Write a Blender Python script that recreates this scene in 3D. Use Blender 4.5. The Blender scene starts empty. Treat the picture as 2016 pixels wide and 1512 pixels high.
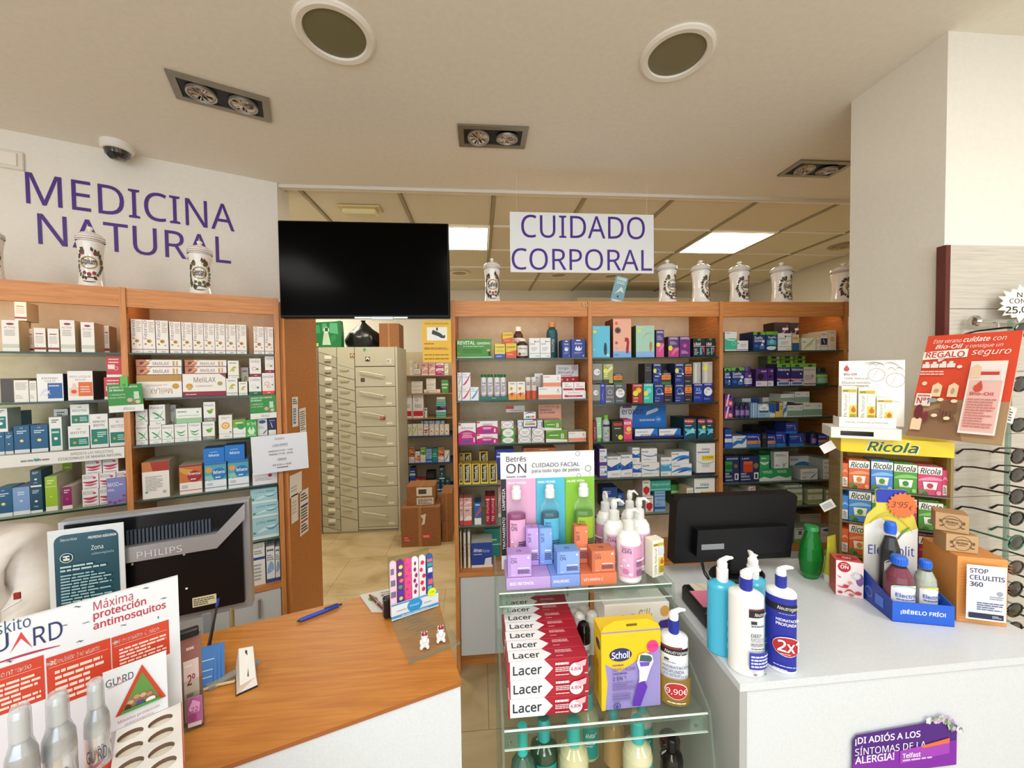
import bpy, bmesh, math, random
from mathutils import Vector as V, Matrix as MX
from mathutils.geometry import tessellate_polygon
random.seed(7)
scn = bpy.context.scene
COL = scn.collection
PI = math.pi
# ---------------------------------------------------------------- camera
FPX, CH = 760.0, 1.65
_y, _p, _r = math.radians(4.8), math.radians(1.58), math.radians(.73)
_fh = V((math.sin(_y), math.cos(_y), 0)); _rh = V((math.cos(_y), -math.sin(_y), 0)); _up = V((0, 0, 1))
CF = _fh * math.cos(_p) - _up * math.sin(_p)
_u0 = _up * math.cos(_p) + _fh * math.sin(_p)
CR = _rh * math.cos(_r) - _u0 * math.sin(_r)
CU = _u0 * math.cos(_r) + _rh * math.sin(_r)
EYE = V((0, 0, CH))
cd = bpy.data.cameras.new('camera'); cam = bpy.data.objects.new('camera', cd); COL.objects.link(cam)
cd.sensor_width = 36.0; cd.lens = 36.0 * FPX / 2016.0; cd.clip_start = .02; cd.clip_end = 60
_m = MX((CR, CU, -CF)).transposed().to_4x4(); _m.translation = EYE
cam.matrix_world = _m
scn.camera = cam
# ---------------------------------------------------------------- light and exposure
scn.view_settings.view_transform = 'Standard'
scn.view_settings.look = 'None'
scn.view_settings.gamma = 1.0
scn.view_settings.use_curve_mapping = False
scn.view_settings.exposure = 0.2
scn.cycles.max_bounces = 9
scn.cycles.diffuse_bounces = 5
scn.cycles.transparent_max_bounces = 24
scn.cycles.caustics_reflective = False
scn.cycles.caustics_refractive = False
W = bpy.data.worlds.new('world'); scn.world = W; W.use_nodes = True
W.node_tree.nodes['Background'].inputs[0].default_value = (.80, .88, 1, 1)
W.node_tree.nodes['Background'].inputs[1].default_value = 1.0
def area(name, loc, rot, sx, sy, power, col):
    l = bpy.data.lights.new(name, 'AREA'); l.shape = 'RECTANGLE'; l.size = sx; l.size_y = sy; l.energy = power; l.color = col
    o = bpy.data.objects.new(name, l); COL.objects.link(o); o.location = loc; o.rotation_euler = rot; return o
# daylight through the shop front behind the camera, and unseen ceiling fill added for the counter tops
area('shopfront_daylight', (-.3, -2.95, 1.45), (PI / 2, 0, 0), 6.4, 2.5, 74, (.86, .93, 1.0))
for _x in (-2.0, 0.0, 2.0): area('added_ceiling_fill', (_x, -.5, 2.78), (0, 0, 0), .6, 1.2, 25, (1.0, .975, .94))
PANEL_STRENGTH = 17.0
LIGHT_STRIP = 5.0
# ---------------------------------------------------------------- unprojection of measured points onto real planes
def ray(x, y): return CR * ((x - 1008) / FPX) - CU * ((y - 756) / FPX) + CF
def onz(x, y, z):
    d = ray(x, y); return EYE + d * ((z - CH) / d.z)
def ony(x, y, Y):
    d = ray(x, y); return EYE + d * (Y / d.y)
class Frame:
    """a vertical plane: origin o, direction u to the right, b to the back"""
    def __init__(s, o, ang):
        s.o = V(o); s.u = V((math.cos(ang), math.sin(ang), 0)); s.b = V((-math.sin(ang), math.cos(ang), 0)); s.ang = ang
    def at(s, a, d, z): 
        p = s.o + s.u * a + s.b * d; return V((p.x, p.y, z))
    def un(s, x, y, d):
        r = ray(x, y); q = s.o + s.b * d; P = EYE + r * ((q - EYE).dot(s.b) / r.dot(s.b))
        return (P - s.o).dot(s.u), P.z
# ---------------------------------------------------------------- materials
_mats = {}
def lin(h):
    h = h.lstrip('#')
    if len(h) == 3: h = ''.join(c * 2 for c in h)
    o = []
    for i in (0, 2, 4):
        c = int(h[i:i + 2], 16) / 255
        o.append(c / 12.92 if c <= .04045 else ((c + .055) / 1.055) ** 2.4)
    return (*o, 1)
def M(h, rough=.5, metal=0, coat=0, emit=0, noise=0, spec=.5):
    if not isinstance(h, str): return h
    k = (h, rough, metal, coat, emit, noise, spec)
    if k in _mats: return _mats[k]
    m = bpy.data.materials.new('paint_' + h); m.use_nodes = True; nt = m.node_tree; b = nt.nodes['Principled BSDF']
    b.inputs['Base Color'].default_value = lin(h); b.inputs['Roughness'].default_value = rough; b.inputs['Metallic'].default_value = metal
    b.inputs['Coat Weight'].default_value = coat; b.inputs['Specular IOR Level'].default_value = spec
    if emit:
        b.inputs['Emission Color'].default_value = lin(h); b.inputs['Emission Strength'].default_value = emit
    if noise:
        t = nt.nodes.new('ShaderNodeTexCoord'); n = nt.nodes.new('ShaderNodeTexNoise'); n.inputs['Scale'].default_value = noise
        bp = nt.nodes.new('ShaderNodeBump'); bp.inputs['Strength'].default_value = .12; bp.inputs['Distance'].default_value = .003
        nt.links.new(t.outputs['Object'], n.inputs['Vector']); nt.links.new(n.outputs['Fac'], bp.inputs['Height']); nt.links.new(bp.outputs['Normal'], b.inputs['Normal'])
    _mats[k] = m; return m
def ramp_mat(name, stops, scale, stretch=(1, 1, 1), rough=.5, detail=4, dist=0, wave=False, bump=0, coat=0, rot=(0, 0, 0)):
    m = bpy.data.materials.new(name); m.use_nodes = True; nt = m.node_tree; b = nt.nodes['Principled BSDF']; L = nt.links.new
    t = nt.nodes.new('ShaderNodeTexCoord'); mp = nt.nodes.new('ShaderNodeMapping'); mp.inputs['Scale'].default_value = stretch; mp.inputs['Rotation'].default_value = rot
    L(t.outputs['Object'], mp.inputs['Vector'])
    n = nt.nodes.new('ShaderNodeTexNoise'); n.inputs['Scale'].default_value = scale; n.inputs['Detail'].default_value = detail; n.inputs['Distortion'].default_value = dist
    L(mp.outputs['Vector'], n.inputs['Vector'])
    cr = nt.nodes.new('ShaderNodeValToRGB'); el = cr.color_ramp.elements
    while len(el) < len(stops): el.new(.5)
    for e, (p, c) in zip(el, stops): e.position = p; e.color = lin(c)
    L(n.outputs['Fac'], cr.inputs['Fac']); L(cr.outputs['Color'], b.inputs['Base Color'])
    b.inputs['Roughness'].default_value = rough; b.inputs['Coat Weight'].default_value = coat
    if bump:
        bp = nt.nodes.new('ShaderNodeBump'); bp.inputs['Strength'].default_value = bump; bp.inputs['Distance'].default_value = .002
        L(n.outputs['Fac'], bp.inputs['Height']); L(bp.outputs['Normal'], b.inputs['Normal'])
    return m
def clear(name, tint, alpha, rough=.05, fres=.28):
    """clear plastic or glass: mostly passes light, with a glossy film"""
    m = bpy.data.materials.new(name); m.use_nodes = True; nt = m.node_tree; nt.nodes.remove(nt.nodes['Principled BSDF'])
    out = nt.nodes['Material Output']; tr = nt.nodes.new('ShaderNodeBsdfTransparent'); tr.inputs[0].default_value = lin(tint)
    b = nt.nodes.new('ShaderNodeBsdfPrincipled'); b.inputs['Base Color'].default_value = lin(tint); b.inputs['Roughness'].default_value = rough
    fr = nt.nodes.new('ShaderNodeLayerWeight'); fr.inputs[0].default_value = .25
    ad = nt.nodes.new('ShaderNodeMath'); ad.operation = 'MULTIPLY_ADD'; ad.inputs[1].default_value = fres; ad.inputs[2].default_value = alpha; ad.use_clamp = True
    mx = nt.nodes.new('ShaderNodeMixShader'); L = nt.links.new
    L(fr.outputs['Fresnel'], ad.inputs[0]); L(ad.outputs[0], mx.inputs[0]); L(tr.outputs[0], mx.inputs[1]); L(b.outputs[0], mx.inputs[2]); L(mx.outputs[0], out.inputs[0])
    return m
WOODS = [(0.25, 'BC7436'), (.5, 'CC8546'), (.75, 'D99656')]
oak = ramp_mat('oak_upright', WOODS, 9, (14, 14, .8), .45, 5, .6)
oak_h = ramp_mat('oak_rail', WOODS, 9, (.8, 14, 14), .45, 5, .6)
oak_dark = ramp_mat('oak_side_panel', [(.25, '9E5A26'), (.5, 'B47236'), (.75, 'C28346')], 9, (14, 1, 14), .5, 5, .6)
counter_wood = ramp_mat('counter_wood', [(.3, 'AC6A2C'), (.5, 'BA7832'), (.7, 'C4853C')], 5, (1.2, 16, 10), .42, 6, .8, rot=(0, 0, math.radians(-19)))
plaster = ramp_mat('painted_plaster', [(.3, 'E8E4D9'), (.7, 'ECE8DD')], 60, rough=.85, bump=.06)
ceil_m = ramp_mat('ceiling_paint', [(.3, 'EAE6DA'), (.7, 'EFEBE0')], 45, rough=.9, bump=.06)
tile_m = ramp_mat('mineral_tile', [(.3, 'DED6BE'), (.7, 'E6DEC8')], 160, rough=.95, bump=.15)
stone = ramp_mat('floor_stone', [(.30, 'A58F64'), (.45, 'B8A37A'), (.6, 'C4B08A'), (.75, 'CDBB98')], 2.6, (1, 1.6, 1), .4, 10, 1.2)
cream = ramp_mat('cream_backboard', [(.3, 'DCC9A8'), (.7, 'E4D3B4')], 30, rough=.6)
laminate = ramp_mat('white_laminate', [(.3, 'CDD2D6'), (.7, 'D4D9DD')], 220, rough=.38, bump=.04)
cardb = ramp_mat('corrugated_card', [(.3, '8A5A34'), (.7, '9A6840')], 24, (1, 1, 6), .8)
cardb2 = ramp_mat('kraft_card', [(.3, 'B08654'), (.7, 'BE9461')], 24, (1, 1, 6), .8)
greypanel = ramp_mat('slatwall_grain', [(.3, 'BCB4A7'), (.5, 'C8C0B3'), (.7, 'D0C9BC')], 7, (1, 1, 22), .6, 6, .5)
glass = clear('shelf_glass', 'EEF8F3', .05)
acrylic = clear('clear_acrylic', 'F2F6F2', .0, .1, .09)
acrylic_edge = clear('acrylic_edge', 'CFDCD4', .16, .1, .25)
pet = clear('clear_bottle', 'F8FAFA', .03)
# ---------------------------------------------------------------- mesh building
_txt = {}
_font = None
try:
    import os
    _font = bpy.data.fonts.load(os.path.join(bpy.utils.system_resource("DATAFILES"), "fonts", "NotoSansHebrew-Regular.woff2"))
except Exception: pass
def text_tris(s, fl=''):
    k = (s, 'b' in fl, 'i' in fl)
    if k not in _txt:
        c = bpy.data.curves.new('lettering', 'FONT'); c.body = s; c.font = _font or c.font; c.resolution_u = 2 if len(s) > 3 else 4
        if 'b' in fl and not any(q in s for q in '9M'): c.offset = .016
        if 'i' in fl: c.shear = .28
        o = bpy.data.objects.new('lettering', c); me = o.to_mesh()
        vs = [(v.co.x, v.co.y) for v in me.vertices]; fs = [tuple(p.vertices) for p in me.polygons]
        o.to_mesh_clear(); bpy.data.objects.remove(o); bpy.data.curves.remove(c)
        if vs:
            x0 = min(v[0] for v in vs); x1 = max(v[0] for v in vs); y0 = min(v[1] for v in vs); y1 = max(v[1] for v in vs)
            vs = [((a - x0) / max(x1 - x0, 1e-6), (b - y0) / max(y1 - y0, 1e-6)) for a, b in vs]
        _txt[k] = (vs, fs)
    return _txt[k]
class MB:
    def __init__(s): s.v = []; s.f = []; s.fm = []; s.mats = []; s.T = None
    def mi(s, m):
        m = M(m)
        if m not in s.mats: s.mats.append(m)
        return s.mats.index(m)
    def add(s, vs, fs, m, T=None):
        n = len(s.v); T = T or s.T
        s.v += [tuple(T @ V(p)) for p in vs] if T else [tuple(p) for p in vs]
        i = s.mi(m)
        for f in fs: s.f.append(tuple(n + k for k in f)); s.fm.append(i)
        return s
    def quad(s, a, b, c, d, m): return s.add([a, b, c, d], [(0, 1, 2, 3)], m)
    def box(s, x0, x1, y0, y1, z0, z1, m, ch=0):
        if not ch:
            vs = [(x, y, z) for x in (x0, x1) for y in (y0, y1) for z in (z0, z1)]
            return s.add(vs, [(0, 1, 3, 2), (4, 6, 7, 5), (0, 4, 5, 1), (2, 3, 7, 6), (0, 2, 6, 4), (1, 5, 7, 3)], m)
        ch = min(ch, (x1 - x0) * .3, (y1 - y0) * .3, (z1 - z0) * .3)
        vs = []; idx = {}
        for i in (0, 1):
            for j in (0, 1):
                for k in (0, 1):
                    c = ((x0, x1)[i], (y0, y1)[j], (z0, z1)[k]); q = [ch if t == 0 else -ch for t in (i, j, k)]
                    for a in range(3):
                        p = [c[t] + (0 if t == a else q[t]) for t in range(3)]; idx[(i, j, k, a)] = len(vs); vs.append(tuple(p))
        fs = []
        for a in range(3):
            b, c = (a + 1) % 3, (a + 2) % 3
            for sd in (0, 1):
                q = []
                for (tb, tc) in ((0, 0), (1, 0), (1, 1), (0, 1)):
                    t = [0, 0, 0]; t[a] = sd; t[b] = tb; t[c] = tc; q.append(idx[(*t, a)])
                fs.append(tuple(q if sd else q[::-1]))
            for tb in (0, 1):
                for tc in (0, 1):
                    t0 = [0, 0, 0]; t0[b] = tb; t0[c] = tc; t1 = list(t0); t1[a] = 1
                    q = (idx[(*t0, b)], idx[(*t1, b)], idx[(*t1, c)], idx[(*t0, c)])
                    fs.append(q if tb != tc else q[::-1])
        for i in (0, 1):
            for j in (0, 1):
                for k in (0, 1):
                    q = (idx[(i, j, k, 0)], idx[(i, j, k, 1)], idx[(i, j, k, 2)]); fs.append(q if (i + j + k) % 2 else q[::-1])
        return s.add(vs, fs, m)
    def prism(s, pts, y0, y1, m, T=None):
        """outline in x,z pushed from y0 (front) to y1"""
        n = len(pts); vs = [(x, y0, z) for x, z in pts] + [(x, y1, z) for x, z in pts]
        fs = [tuple(range(n)), tuple(range(2 * n - 1, n - 1, -1))] + [(i, i + n, (i + 1) % n + n, (i + 1) % n) for i in range(n)]
        return s.add(vs, fs, m, T)
    def slab(s, pts, z0, z1, m, top=None):
        n = len(pts); vs = [(x, y, z0) for x, y in pts] + [(x, y, z1) for x, y in pts]
        s.add(vs, [tuple(range(n - 1, -1, -1))] + [(i, (i + 1) % n, (i + 1) % n + n, i + n) for i in range(n)], m)
        return s.add(vs[n:], [tuple(range(n))], top or m)
    def lathe(s, prof, m, n=20, c=(0, 0, 0), sx=1, sy=1, T=None):
        """prof: (r, z) or (r, z, material for the band that starts here)"""
        cm = m
        for (a, b) in zip(prof, prof[1:]):
            if len(a) > 2: cm = a[2]
            vs = []; 
            for (r, z) in (a[:2], b[:2]):
                for i in range(n):
                    t = 2 * PI * i / n; vs.append((c[0] + r * sx * math.cos(t), c[1] + r * sy * math.sin(t), c[2] + z))
            s.add(vs, [(i, (i + 1) % n, n + (i + 1) % n, n + i) for i in range(n)], cm, T)
        return s
    def tube(s, pts, r, m, n=8, close=False):
        pts = [V(p) for p in pts]; k = len(pts); vs = []; rr = r if isinstance(r, (list, tuple)) else [r] * k
        for i, p in enumerate(pts):
            d = (pts[min(i + 1, k - 1)] - pts[max(i - 1, 0)]).normalized()
            a = d.cross(V((0, 0, 1)))
            if a.length < .05: a = d.cross(V((1, 0, 0)))
            a.normalize(); b = d.cross(a)
            vs += [p + (a * math.cos(2 * PI * j / n) + b * math.sin(2 * PI * j / n)) * rr[i] for j in range(n)]
        fs = [(i * n + j, i * n + (j + 1) % n, (i + 1) * n + (j + 1) % n, (i + 1) * n + j) for i in range(k - 1) for j in range(n)]
        fs += [tuple(range(n)), tuple(range(k * n - 1, (k - 1) * n - 1, -1))]
        return s.add(vs, fs, m)
    def build(s, name, parent=None, smooth=None, loc=None, rot=None, weld=False):
        me = bpy.data.meshes.new(name); me.from_pydata(s.v, [], s.f); 
        for m in s.mats: me.materials.append(m)
        me.polygons.foreach_set('material_index', s.fm)
        if weld:
            import bmesh
            bm = bmesh.new(); bm.from_mesh(me); bmesh.ops.remove_doubles(bm, verts=bm.verts, dist=1e-5); bmesh.ops.recalc_face_normals(bm, faces=bm.faces); bm.to_mesh(me); bm.free()
        if smooth:
            me.polygons.foreach_set('use_smooth', [True] * len(me.polygons)); me.set_sharp_from_angle(angle=math.radians(smooth))
        me.update()
        o = bpy.data.objects.new(name, me); COL.objects.link(o)
        if loc is not None: o.location = loc
        if rot is not None: o.rotation_euler = (0, 0, rot) if not isinstance(rot, (tuple, list)) else rot
        if parent: o.parent = parent
        return o
def tag(o, label, cat, group=None, kind=None):
    o['label'] = label; o['category'] = cat
    if group: o['group'] = group
    if kind: o['kind'] = kind
    return o
def thing(name, label, cat, loc=(0, 0, 0), rot=0, group=None):
    o = bpy.data.objects.new(name, None); COL.objects.link(o); o.empty_display_size = .05; o.location = loc
    o.rotation_euler = (0, 0, rot) if not isinstance(rot, (tuple, list)) else rot
    return tag(o, label, cat, group)
def struct(o): o['kind'] = 'structure'; return o
def clone(root, name=None):
    c = root.copy(); COL.objects.link(c)
    if name: c.name = name
    for ch in list(root.children):
        d = clone(ch); d.parent = c
    return c
# flat print: a small language of shapes in 0..1 across and up
def flat(w, h, e=.0004): return lambda x, z, k: (x * w, -e * (k + 1), z * h)
def curved(rx, ry, z0, h, a0, a1, e=.0006):
    """wraps the print round an upright (elliptic) cylinder; angles measured from the front (-y), to the right"""
    def f(x, z, k):
        t = a0 + (a1 - a0) * x; q = e * (k + 1); return ((rx + q) * math.sin(t), -(ry + q) * math.cos(t), z0 + z * h)
    return f
def draw(mb, ops, mp, w, h, n=1):
    k = 0
    for op in ops.split(';'):
        op = op.strip()
        if not op: continue
        head, _, rest = op.partition(' ')
        c = head[0]; fl = head[1:]
        a = rest.split(',')
        if c == 't':
            s = a[0].replace('_', ' ').replace('^', ','); x0, z0, x1, z1 = map(float, a[1:5]); vs, fs = text_tris(s, fl)
            if not vs: continue
            if 'v' in fl: q = [(x0 + (1 - b) * (x1 - x0), z0 + t * (z1 - z0)) for t, b in vs]
            elif 'u' in fl: q = [(x1 - t * (x1 - x0), z1 - b * (z1 - z0)) for t, b in vs]
            else: q = [(x0 + t * (x1 - x0), z0 + b * (z1 - z0)) for t, b in vs]
            mb.add([mp(x, z, k + (2.5 if n > 1 else 0)) for x, z in q], fs, a[5])
        elif c == 'r':
            x0, z0, x1, z1 = map(float, a[:4]); m = max(1, round(n * (x1 - x0)))
            vs = [mp(x0 + (x1 - x0) * i / m, z, k) for i in range(m + 1) for z in (z0, z1)]
            mb.add(vs, [(2 * i, 2 * i + 2, 2 * i + 3, 2 * i + 1) for i in range(m)], a[4])
        elif c in 'co':
            cx, cz, r = map(float, a[:3]); g = 18; ratio = w / h; rz = r * ratio if c == 'c' else float(a[3]); col = a[-1]
            if 0 < cz < 1 and 0 < cx < 1: rz = min(rz, cz, 1 - cz) if rz < 1 else rz; r = min(r, cx, 1 - cx)
            rings = [1] if n == 1 else [1, .66, .33]
            vs = [mp(cx, cz, k)] + [mp(cx + r * q * math.cos(2 * PI * i / g), cz + rz * q * math.sin(2 * PI * i / g), k) for q in rings[::-1] for i in range(g)]
            fs = [(0, 1 + i, 1 + (i + 1) % g) for i in range(g)]
            for j in range(len(rings) - 1): fs += [(1 + j * g + i, 1 + j * g + g + i, 1 + j * g + g + (i + 1) % g, 1 + j * g + (i + 1) % g) for i in range(g)]
            mb.add(vs, fs, col)
        elif c == 'g':   # ring: cx,cz,r,thickness
            cx, cz, r, t = map(float, a[:4]); g = 20; ratio = w / h
            vs = [mp(cx + q * math.cos(2 * PI * i / g), cz + q * ratio * math.sin(2 * PI * i / g), k) for q in (r, r - t) for i in range(g)]
            mb.add(vs, [(i, (i + 1) % g, g + (i + 1) % g, g + i) for i in range(g)], a[4])
        elif c == 'p':
            p = list(map(float, a[:-1])); pts = [(p[i], p[i + 1]) for i in range(0, len(p), 2)]
            vs = [mp(x, z, k) for x, z in pts]
            tr = tessellate_polygon([[V((x, z, 0)) for x, z in pts]])
            mb.add(vs, [t if True else t for t in tr], a[-1])
        elif c == 'w':   # swoosh band: x0,x1,z at start, middle, end, thickness
            x0, x1, za, zm, zb, t = map(float, a[:6]); g = 10; vs = []
            for i in range(g + 1):
                q = i / g; x = x0 + (x1 - x0) * q; z = za * (1 - q) ** 2 + 2 * zm * q * (1 - q) + zb * q * q; th = t * (.35 + 1.3 * q * (1 - q) * 2)
                vs += [mp(x, z - th / 2, k), mp(x, z + th / 2, k)]
            mb.add(vs, [(2 * i, 2 * i + 2, 2 * i + 3, 2 * i + 1) for i in range(g)], a[6])
        elif c == 'l':   # small print: x0,z0,x1,z1,lines
            x0, z0, x1, z1 = map(float, a[:4]); m = int(a[4]); rs = random.Random(m + int(x0 * 99)); vs = []; fs = []
            for i in range(m):
                zz = z1 - (z1 - z0) * (i + .5) / m; t = (z1 - z0) / m * .26; e = x1 - (x1 - x0) * rs.choice((0, .05, .1, .35)); x = x0
                while x < e - 1e-4:
                    xe = min(e, x + (x1 - x0) * rs.uniform(.08, .25)); b = len(vs)
                    vs += [mp(x, zz - t, k), mp(xe, zz - t, k), mp(xe, zz + t, k), mp(x, zz + t, k)]; fs.append((b, b + 1, b + 2, b + 3)); x = xe + (x1 - x0) * .025
            mb.add(vs, fs, a[5])
        k += 1
    return mb
# ================================================================ the setting
H = 2.80
WB = onz(545, 360, H); LANG = math.radians(24.4)
LW = Frame((WB.x, WB.y, 0), LANG)                       # plane of the angled left wall
LF = Frame(LW.o - LW.b * .35, LANG)                     # front plane of the shelves on it
CFR = Frame((0, 2.1, 0), 0)                             # front plane of the middle shelves
def poly_slab(name, pts, z0, z1, m, top=None): return struct(MB().slab(pts, z0, z1, m, top).build(name))
# floor with stone tiles
fl = struct(MB().box(-5, 3.9, -3.2, 5.8, -.06, -.004, 'B7A784').build('floor'))
for i in range(-3, 5):
    for j in range(1, 9):
        x0 = .02 + .6 * i - (.3 if j % 2 else 0); y0 = .55 + .6 * j
        MB().box(x0 + .0015, x0 + .5985, y0 + .0015, y0 + .5985, -.004, 0, stone).build('tile', fl)
for (a, b, c, d) in ((-5, 3.9, -3.2, 1.15), (-5, -2.09, 1.15, 5.8), (2.73, 3.9, 1.15, 5.8)):
    MB().box(a, b, c, d, -.004, 0, stone).build('tile', fl)
# lower ceiling of the shop and the tiled one behind it
ce = poly_slab('ceiling', [(-5, -3.2), (3.9, -3.2), (3.9, 2.45), (-5, 2.45)], H, H + .12, ceil_m)
struct(MB().box(-1.183, 3.9, 2.45, 2.475, H - .018, H + .06, 'DED8CC').build('trim_1'))
struct(MB().box(-1.183, 3.9, 2.475, 2.500, H - .012, H + .03, 'FBF9F2').build('trim_2'))
ct = struct(MB().box(-2.6, 3.9, 2.45, 5.8, H + .03, H + .10, 'BFB59A').build('ceiling'))
XG = [.11 + .6 * k for k in range(-5, 7)]; YG = [2.492, 3.05, 3.63, 4.21, 4.79, 5.37]
def lightpanel(i, j): return (i, j) in ((4, 1), (8, 1), (1, 3), (2, 1))
for i in range(len(XG) - 1):
    for j in range(len(YG) - 1):
        if lightpanel(i, j): continue
        MB().box(XG[i] + .012, XG[i + 1] - .012, YG[j] + .012, YG[j + 1] - .012, H + .004, H + .02, tile_m, .003).build('tile', ct)
for k, x in enumerate(XG[1:-1]): MB().box(x - .011, x + .011, 2.492, 5.4, H - .006, H + .03, 'A0967A').build('grid_bar', ct)  # bars running back coloured darker to stand for their shaded sides
for k, y in enumerate(YG[1:-1]): MB().box(-2.6, 3.7, y - .010, y + .010, H - .004, H + .03, 'FBF8EE').build('grid_bar', ct)  # cross bars coloured whiter, as if their fronts caught the light
# walls
x0, y0 = WB.x, WB.y; far = LW.at(-3.9, 0, 0)
poly_slab('wall_left', [(x0, y0), (x0, y0 + .14), (x0 - .25, y0 + .14), (far.x - .1, far.y + .2), (far.x, far.y)], 0, H, plaster)
struct(MB().box(far.x - .1, far.x, -3.2, far.y + .2, 0, H, plaster).build('wall_side'))
struct(MB().box(-2.7, -2.6, 2.2, 5.6, 0, H + .1, plaster).build('wall_back_left'))
bw = struct(MB().box(-2.7, 3.9, 5.37, 5.47, 0, H + .1, plaster).build('wall_back'))
struct(MB().box(3.75, 3.85, -3.2, 5.5, 0, H + .1, plaster).build('wall_right'))
colm = struct(MB().box(1.613, 3.75, 1.22, 1.565, 0, H, plaster).build('wall_column'))
# shop front behind the camera: piers, beam, sill
fr = struct(MB().box(-5, -3.5, -3.2, -3.05, 0, H, plaster).box(2.9, 3.9, -3.2, -3.05, 0, H, plaster).box(-3.5, 2.9, -3.2, -3.05, 2.7, H, plaster).box(-3.5, 2.9, -3.2, -3.05, 0, .2, plaster).build('wall_front'))
# a boxed pillar and a cornice seen over the shelves in the back room
struct(MB().box(1.28, 2.9, 4.93, 5.37, 0, 2.62, 'D9D0AE').build('wall_pillar'))
struct(MB().box(.02, 1.15, 5.33, 5.37, 2.55, 2.60, 'CFC49F').build('trim_3'))
# ---------------------------------------------------------------- ceiling fittings
def fitting_frame(mb, w, d, b, m):
    for (a, c, e, f) in ((-w, w, -d, -d + b), (-w, w, d - b, d), (-w, -w + b, -d + b, d - b), (w - b, w, -d + b, d - b)): mb.box(a, c, e, f, -.008, .0, m)
    return mb
brass = M('9A9484', .35, .8)
silver = M('B8B4AC', .3, .7)
def twin_spot(x, y, ang, w, d, label, tilt):
    t = thing('twin_spotlight', label, 'spotlight', (x, y, H), ang, 'twin ceiling spotlights')
    fitting_frame(MB(), w, d, .026, brass).build('frame', t)
    MB().box(-w + .026, w - .026, -d + .026, d - .026, -.003, -.0005, '0B0A09').build('recess', t)
    for s in (-1, 1):
        q = thing('lamp', '', '', (s * (w - .026) * .5, 0, -.004), (tilt * s, 0, 0)); q.parent = t
        for k in ('label', 'category'): del q[k]
        r = (d - .03) * .94
        MB().lathe([(r, -.001), (r, -.012), (r * .88, -.014), (r * .84, -.003)], silver, 28).build('ring', q, 40)
        mb = MB().lathe([(r * .84, -.006), (r * .6, -.004, 'D8CFC2'), (r * .25, -.0035, 'B9AEA0'), (.0005, -.003)], 'E9E2D8', 28)
        rs = random.Random(int(r * 1e4) + s)
        for i in range(26):   # facets of the reflector
            a = rs.uniform(0, 2 * PI); rr = rs.uniform(.25, .78) * r; v = V((math.cos(a), math.sin(a), 0)); u = V((-v.y, v.x, 0)); p = v * rr; z = -.0075
            mb.add([p - u * .004 + v * .012 + V((0, 0, z)), p + u * .004 + v * .012 + V((0, 0, z)), p + u * .002 - v * .01 + V((0, 0, z)), p - u * .002 - v * .01 + V((0, 0, z))], [(0, 1, 2, 3)], rs.choice([M('5A3A22', .2), M('FFFFFF', .1), M('2E2620', .3), M('C9B08A', .2)]))
        mb.build('reflector', q)
    return t
pa, pb, pc, pd = onz(320, 129, H), onz(341, 193, H), onz(535, 242, H), onz(537, 190, H)
c = (pa + pc) / 2
twin_spot(c.x, c.y, LANG, .165, .085, 'bronze twin spotlight over the purple left wall lettering, angled on the ceiling', 0)
a, b = onz(895, 240, H), onz(1037, 293, H); c = (a + b) / 2
twin_spot(c.x, c.y, 0, .165, .085, 'bronze twin spotlight set square in mid ceiling before the tiled part', .12)
a = onz(1565, 313, H); twin_spot(a.x + .2, a.y + .085, 0, .165, .085, 'bronze twin spotlight half hidden behind the white column', .12)
for (px, py), lab in (((660, 66), 'round recessed downlight nearer the left wall, white ring and dull olive diffuser'), ((1332, 107), 'round recessed downlight nearer the column, white ring and dull olive diffuser')):
    c = onz(px, py, H)
    t = thing('downlight', lab, 'ceiling light', (c.x, c.y, H), 0, 'round recessed downlights')
    MB().lathe([(.128, .0), (.128, -.006), (.118, -.012), (.101, -.010), (.097, .0)], 'EFEBE2', 40).build('ring', t, 40)
    MB().lathe([(.099, -.003), (.07, -.0045), (.0005, -.005)], M('7A7558', .35), 40).build('diffuser', t, 40)
# dome camera on the ceiling edge
c = onz(238, 288, H)
t = thing('dome_camera', 'white dome security camera on the ceiling above the purple lettering', 'camera', (c.x, c.y - .02, H), 0)
MB().lathe([(.062, 0), (.062, -.028), (.056, -.036), (.05, -.038)], 'E9E6DE', 28).build('housing', t, 40)
MB().lathe([(.05, -.038), (.046, -.058), (.03, -.074), (.0005, -.079)], M('2A2622', .08, coat=1), 24).build('dome', t, 40)
MB().tube([(0, -.01, -.06), (.004, -.04, -.074)], .016, '0A0908', 12).build('lens', t, 40)
# switch plate on the left wall
sa, za = LW.un(0, 332, 0); sb, zb = LW.un(48, 300, 0)
t = thing('switch_plate', 'white triple switch plate high on the left wall', 'switch', LW.at(sb - .14, 0, (za + zb) / 2), LANG)
MB().box(-.14, .14, -.012, 0, -.042, .042, 'E4DED0', .004).build('plate', t)
for k in (-1, 0, 1): MB().box(k * .085 - .036, k * .085 + .036, -.018, -.012, -.028, .03, 'EDE8DC', .003).build('rocker', t)
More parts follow.
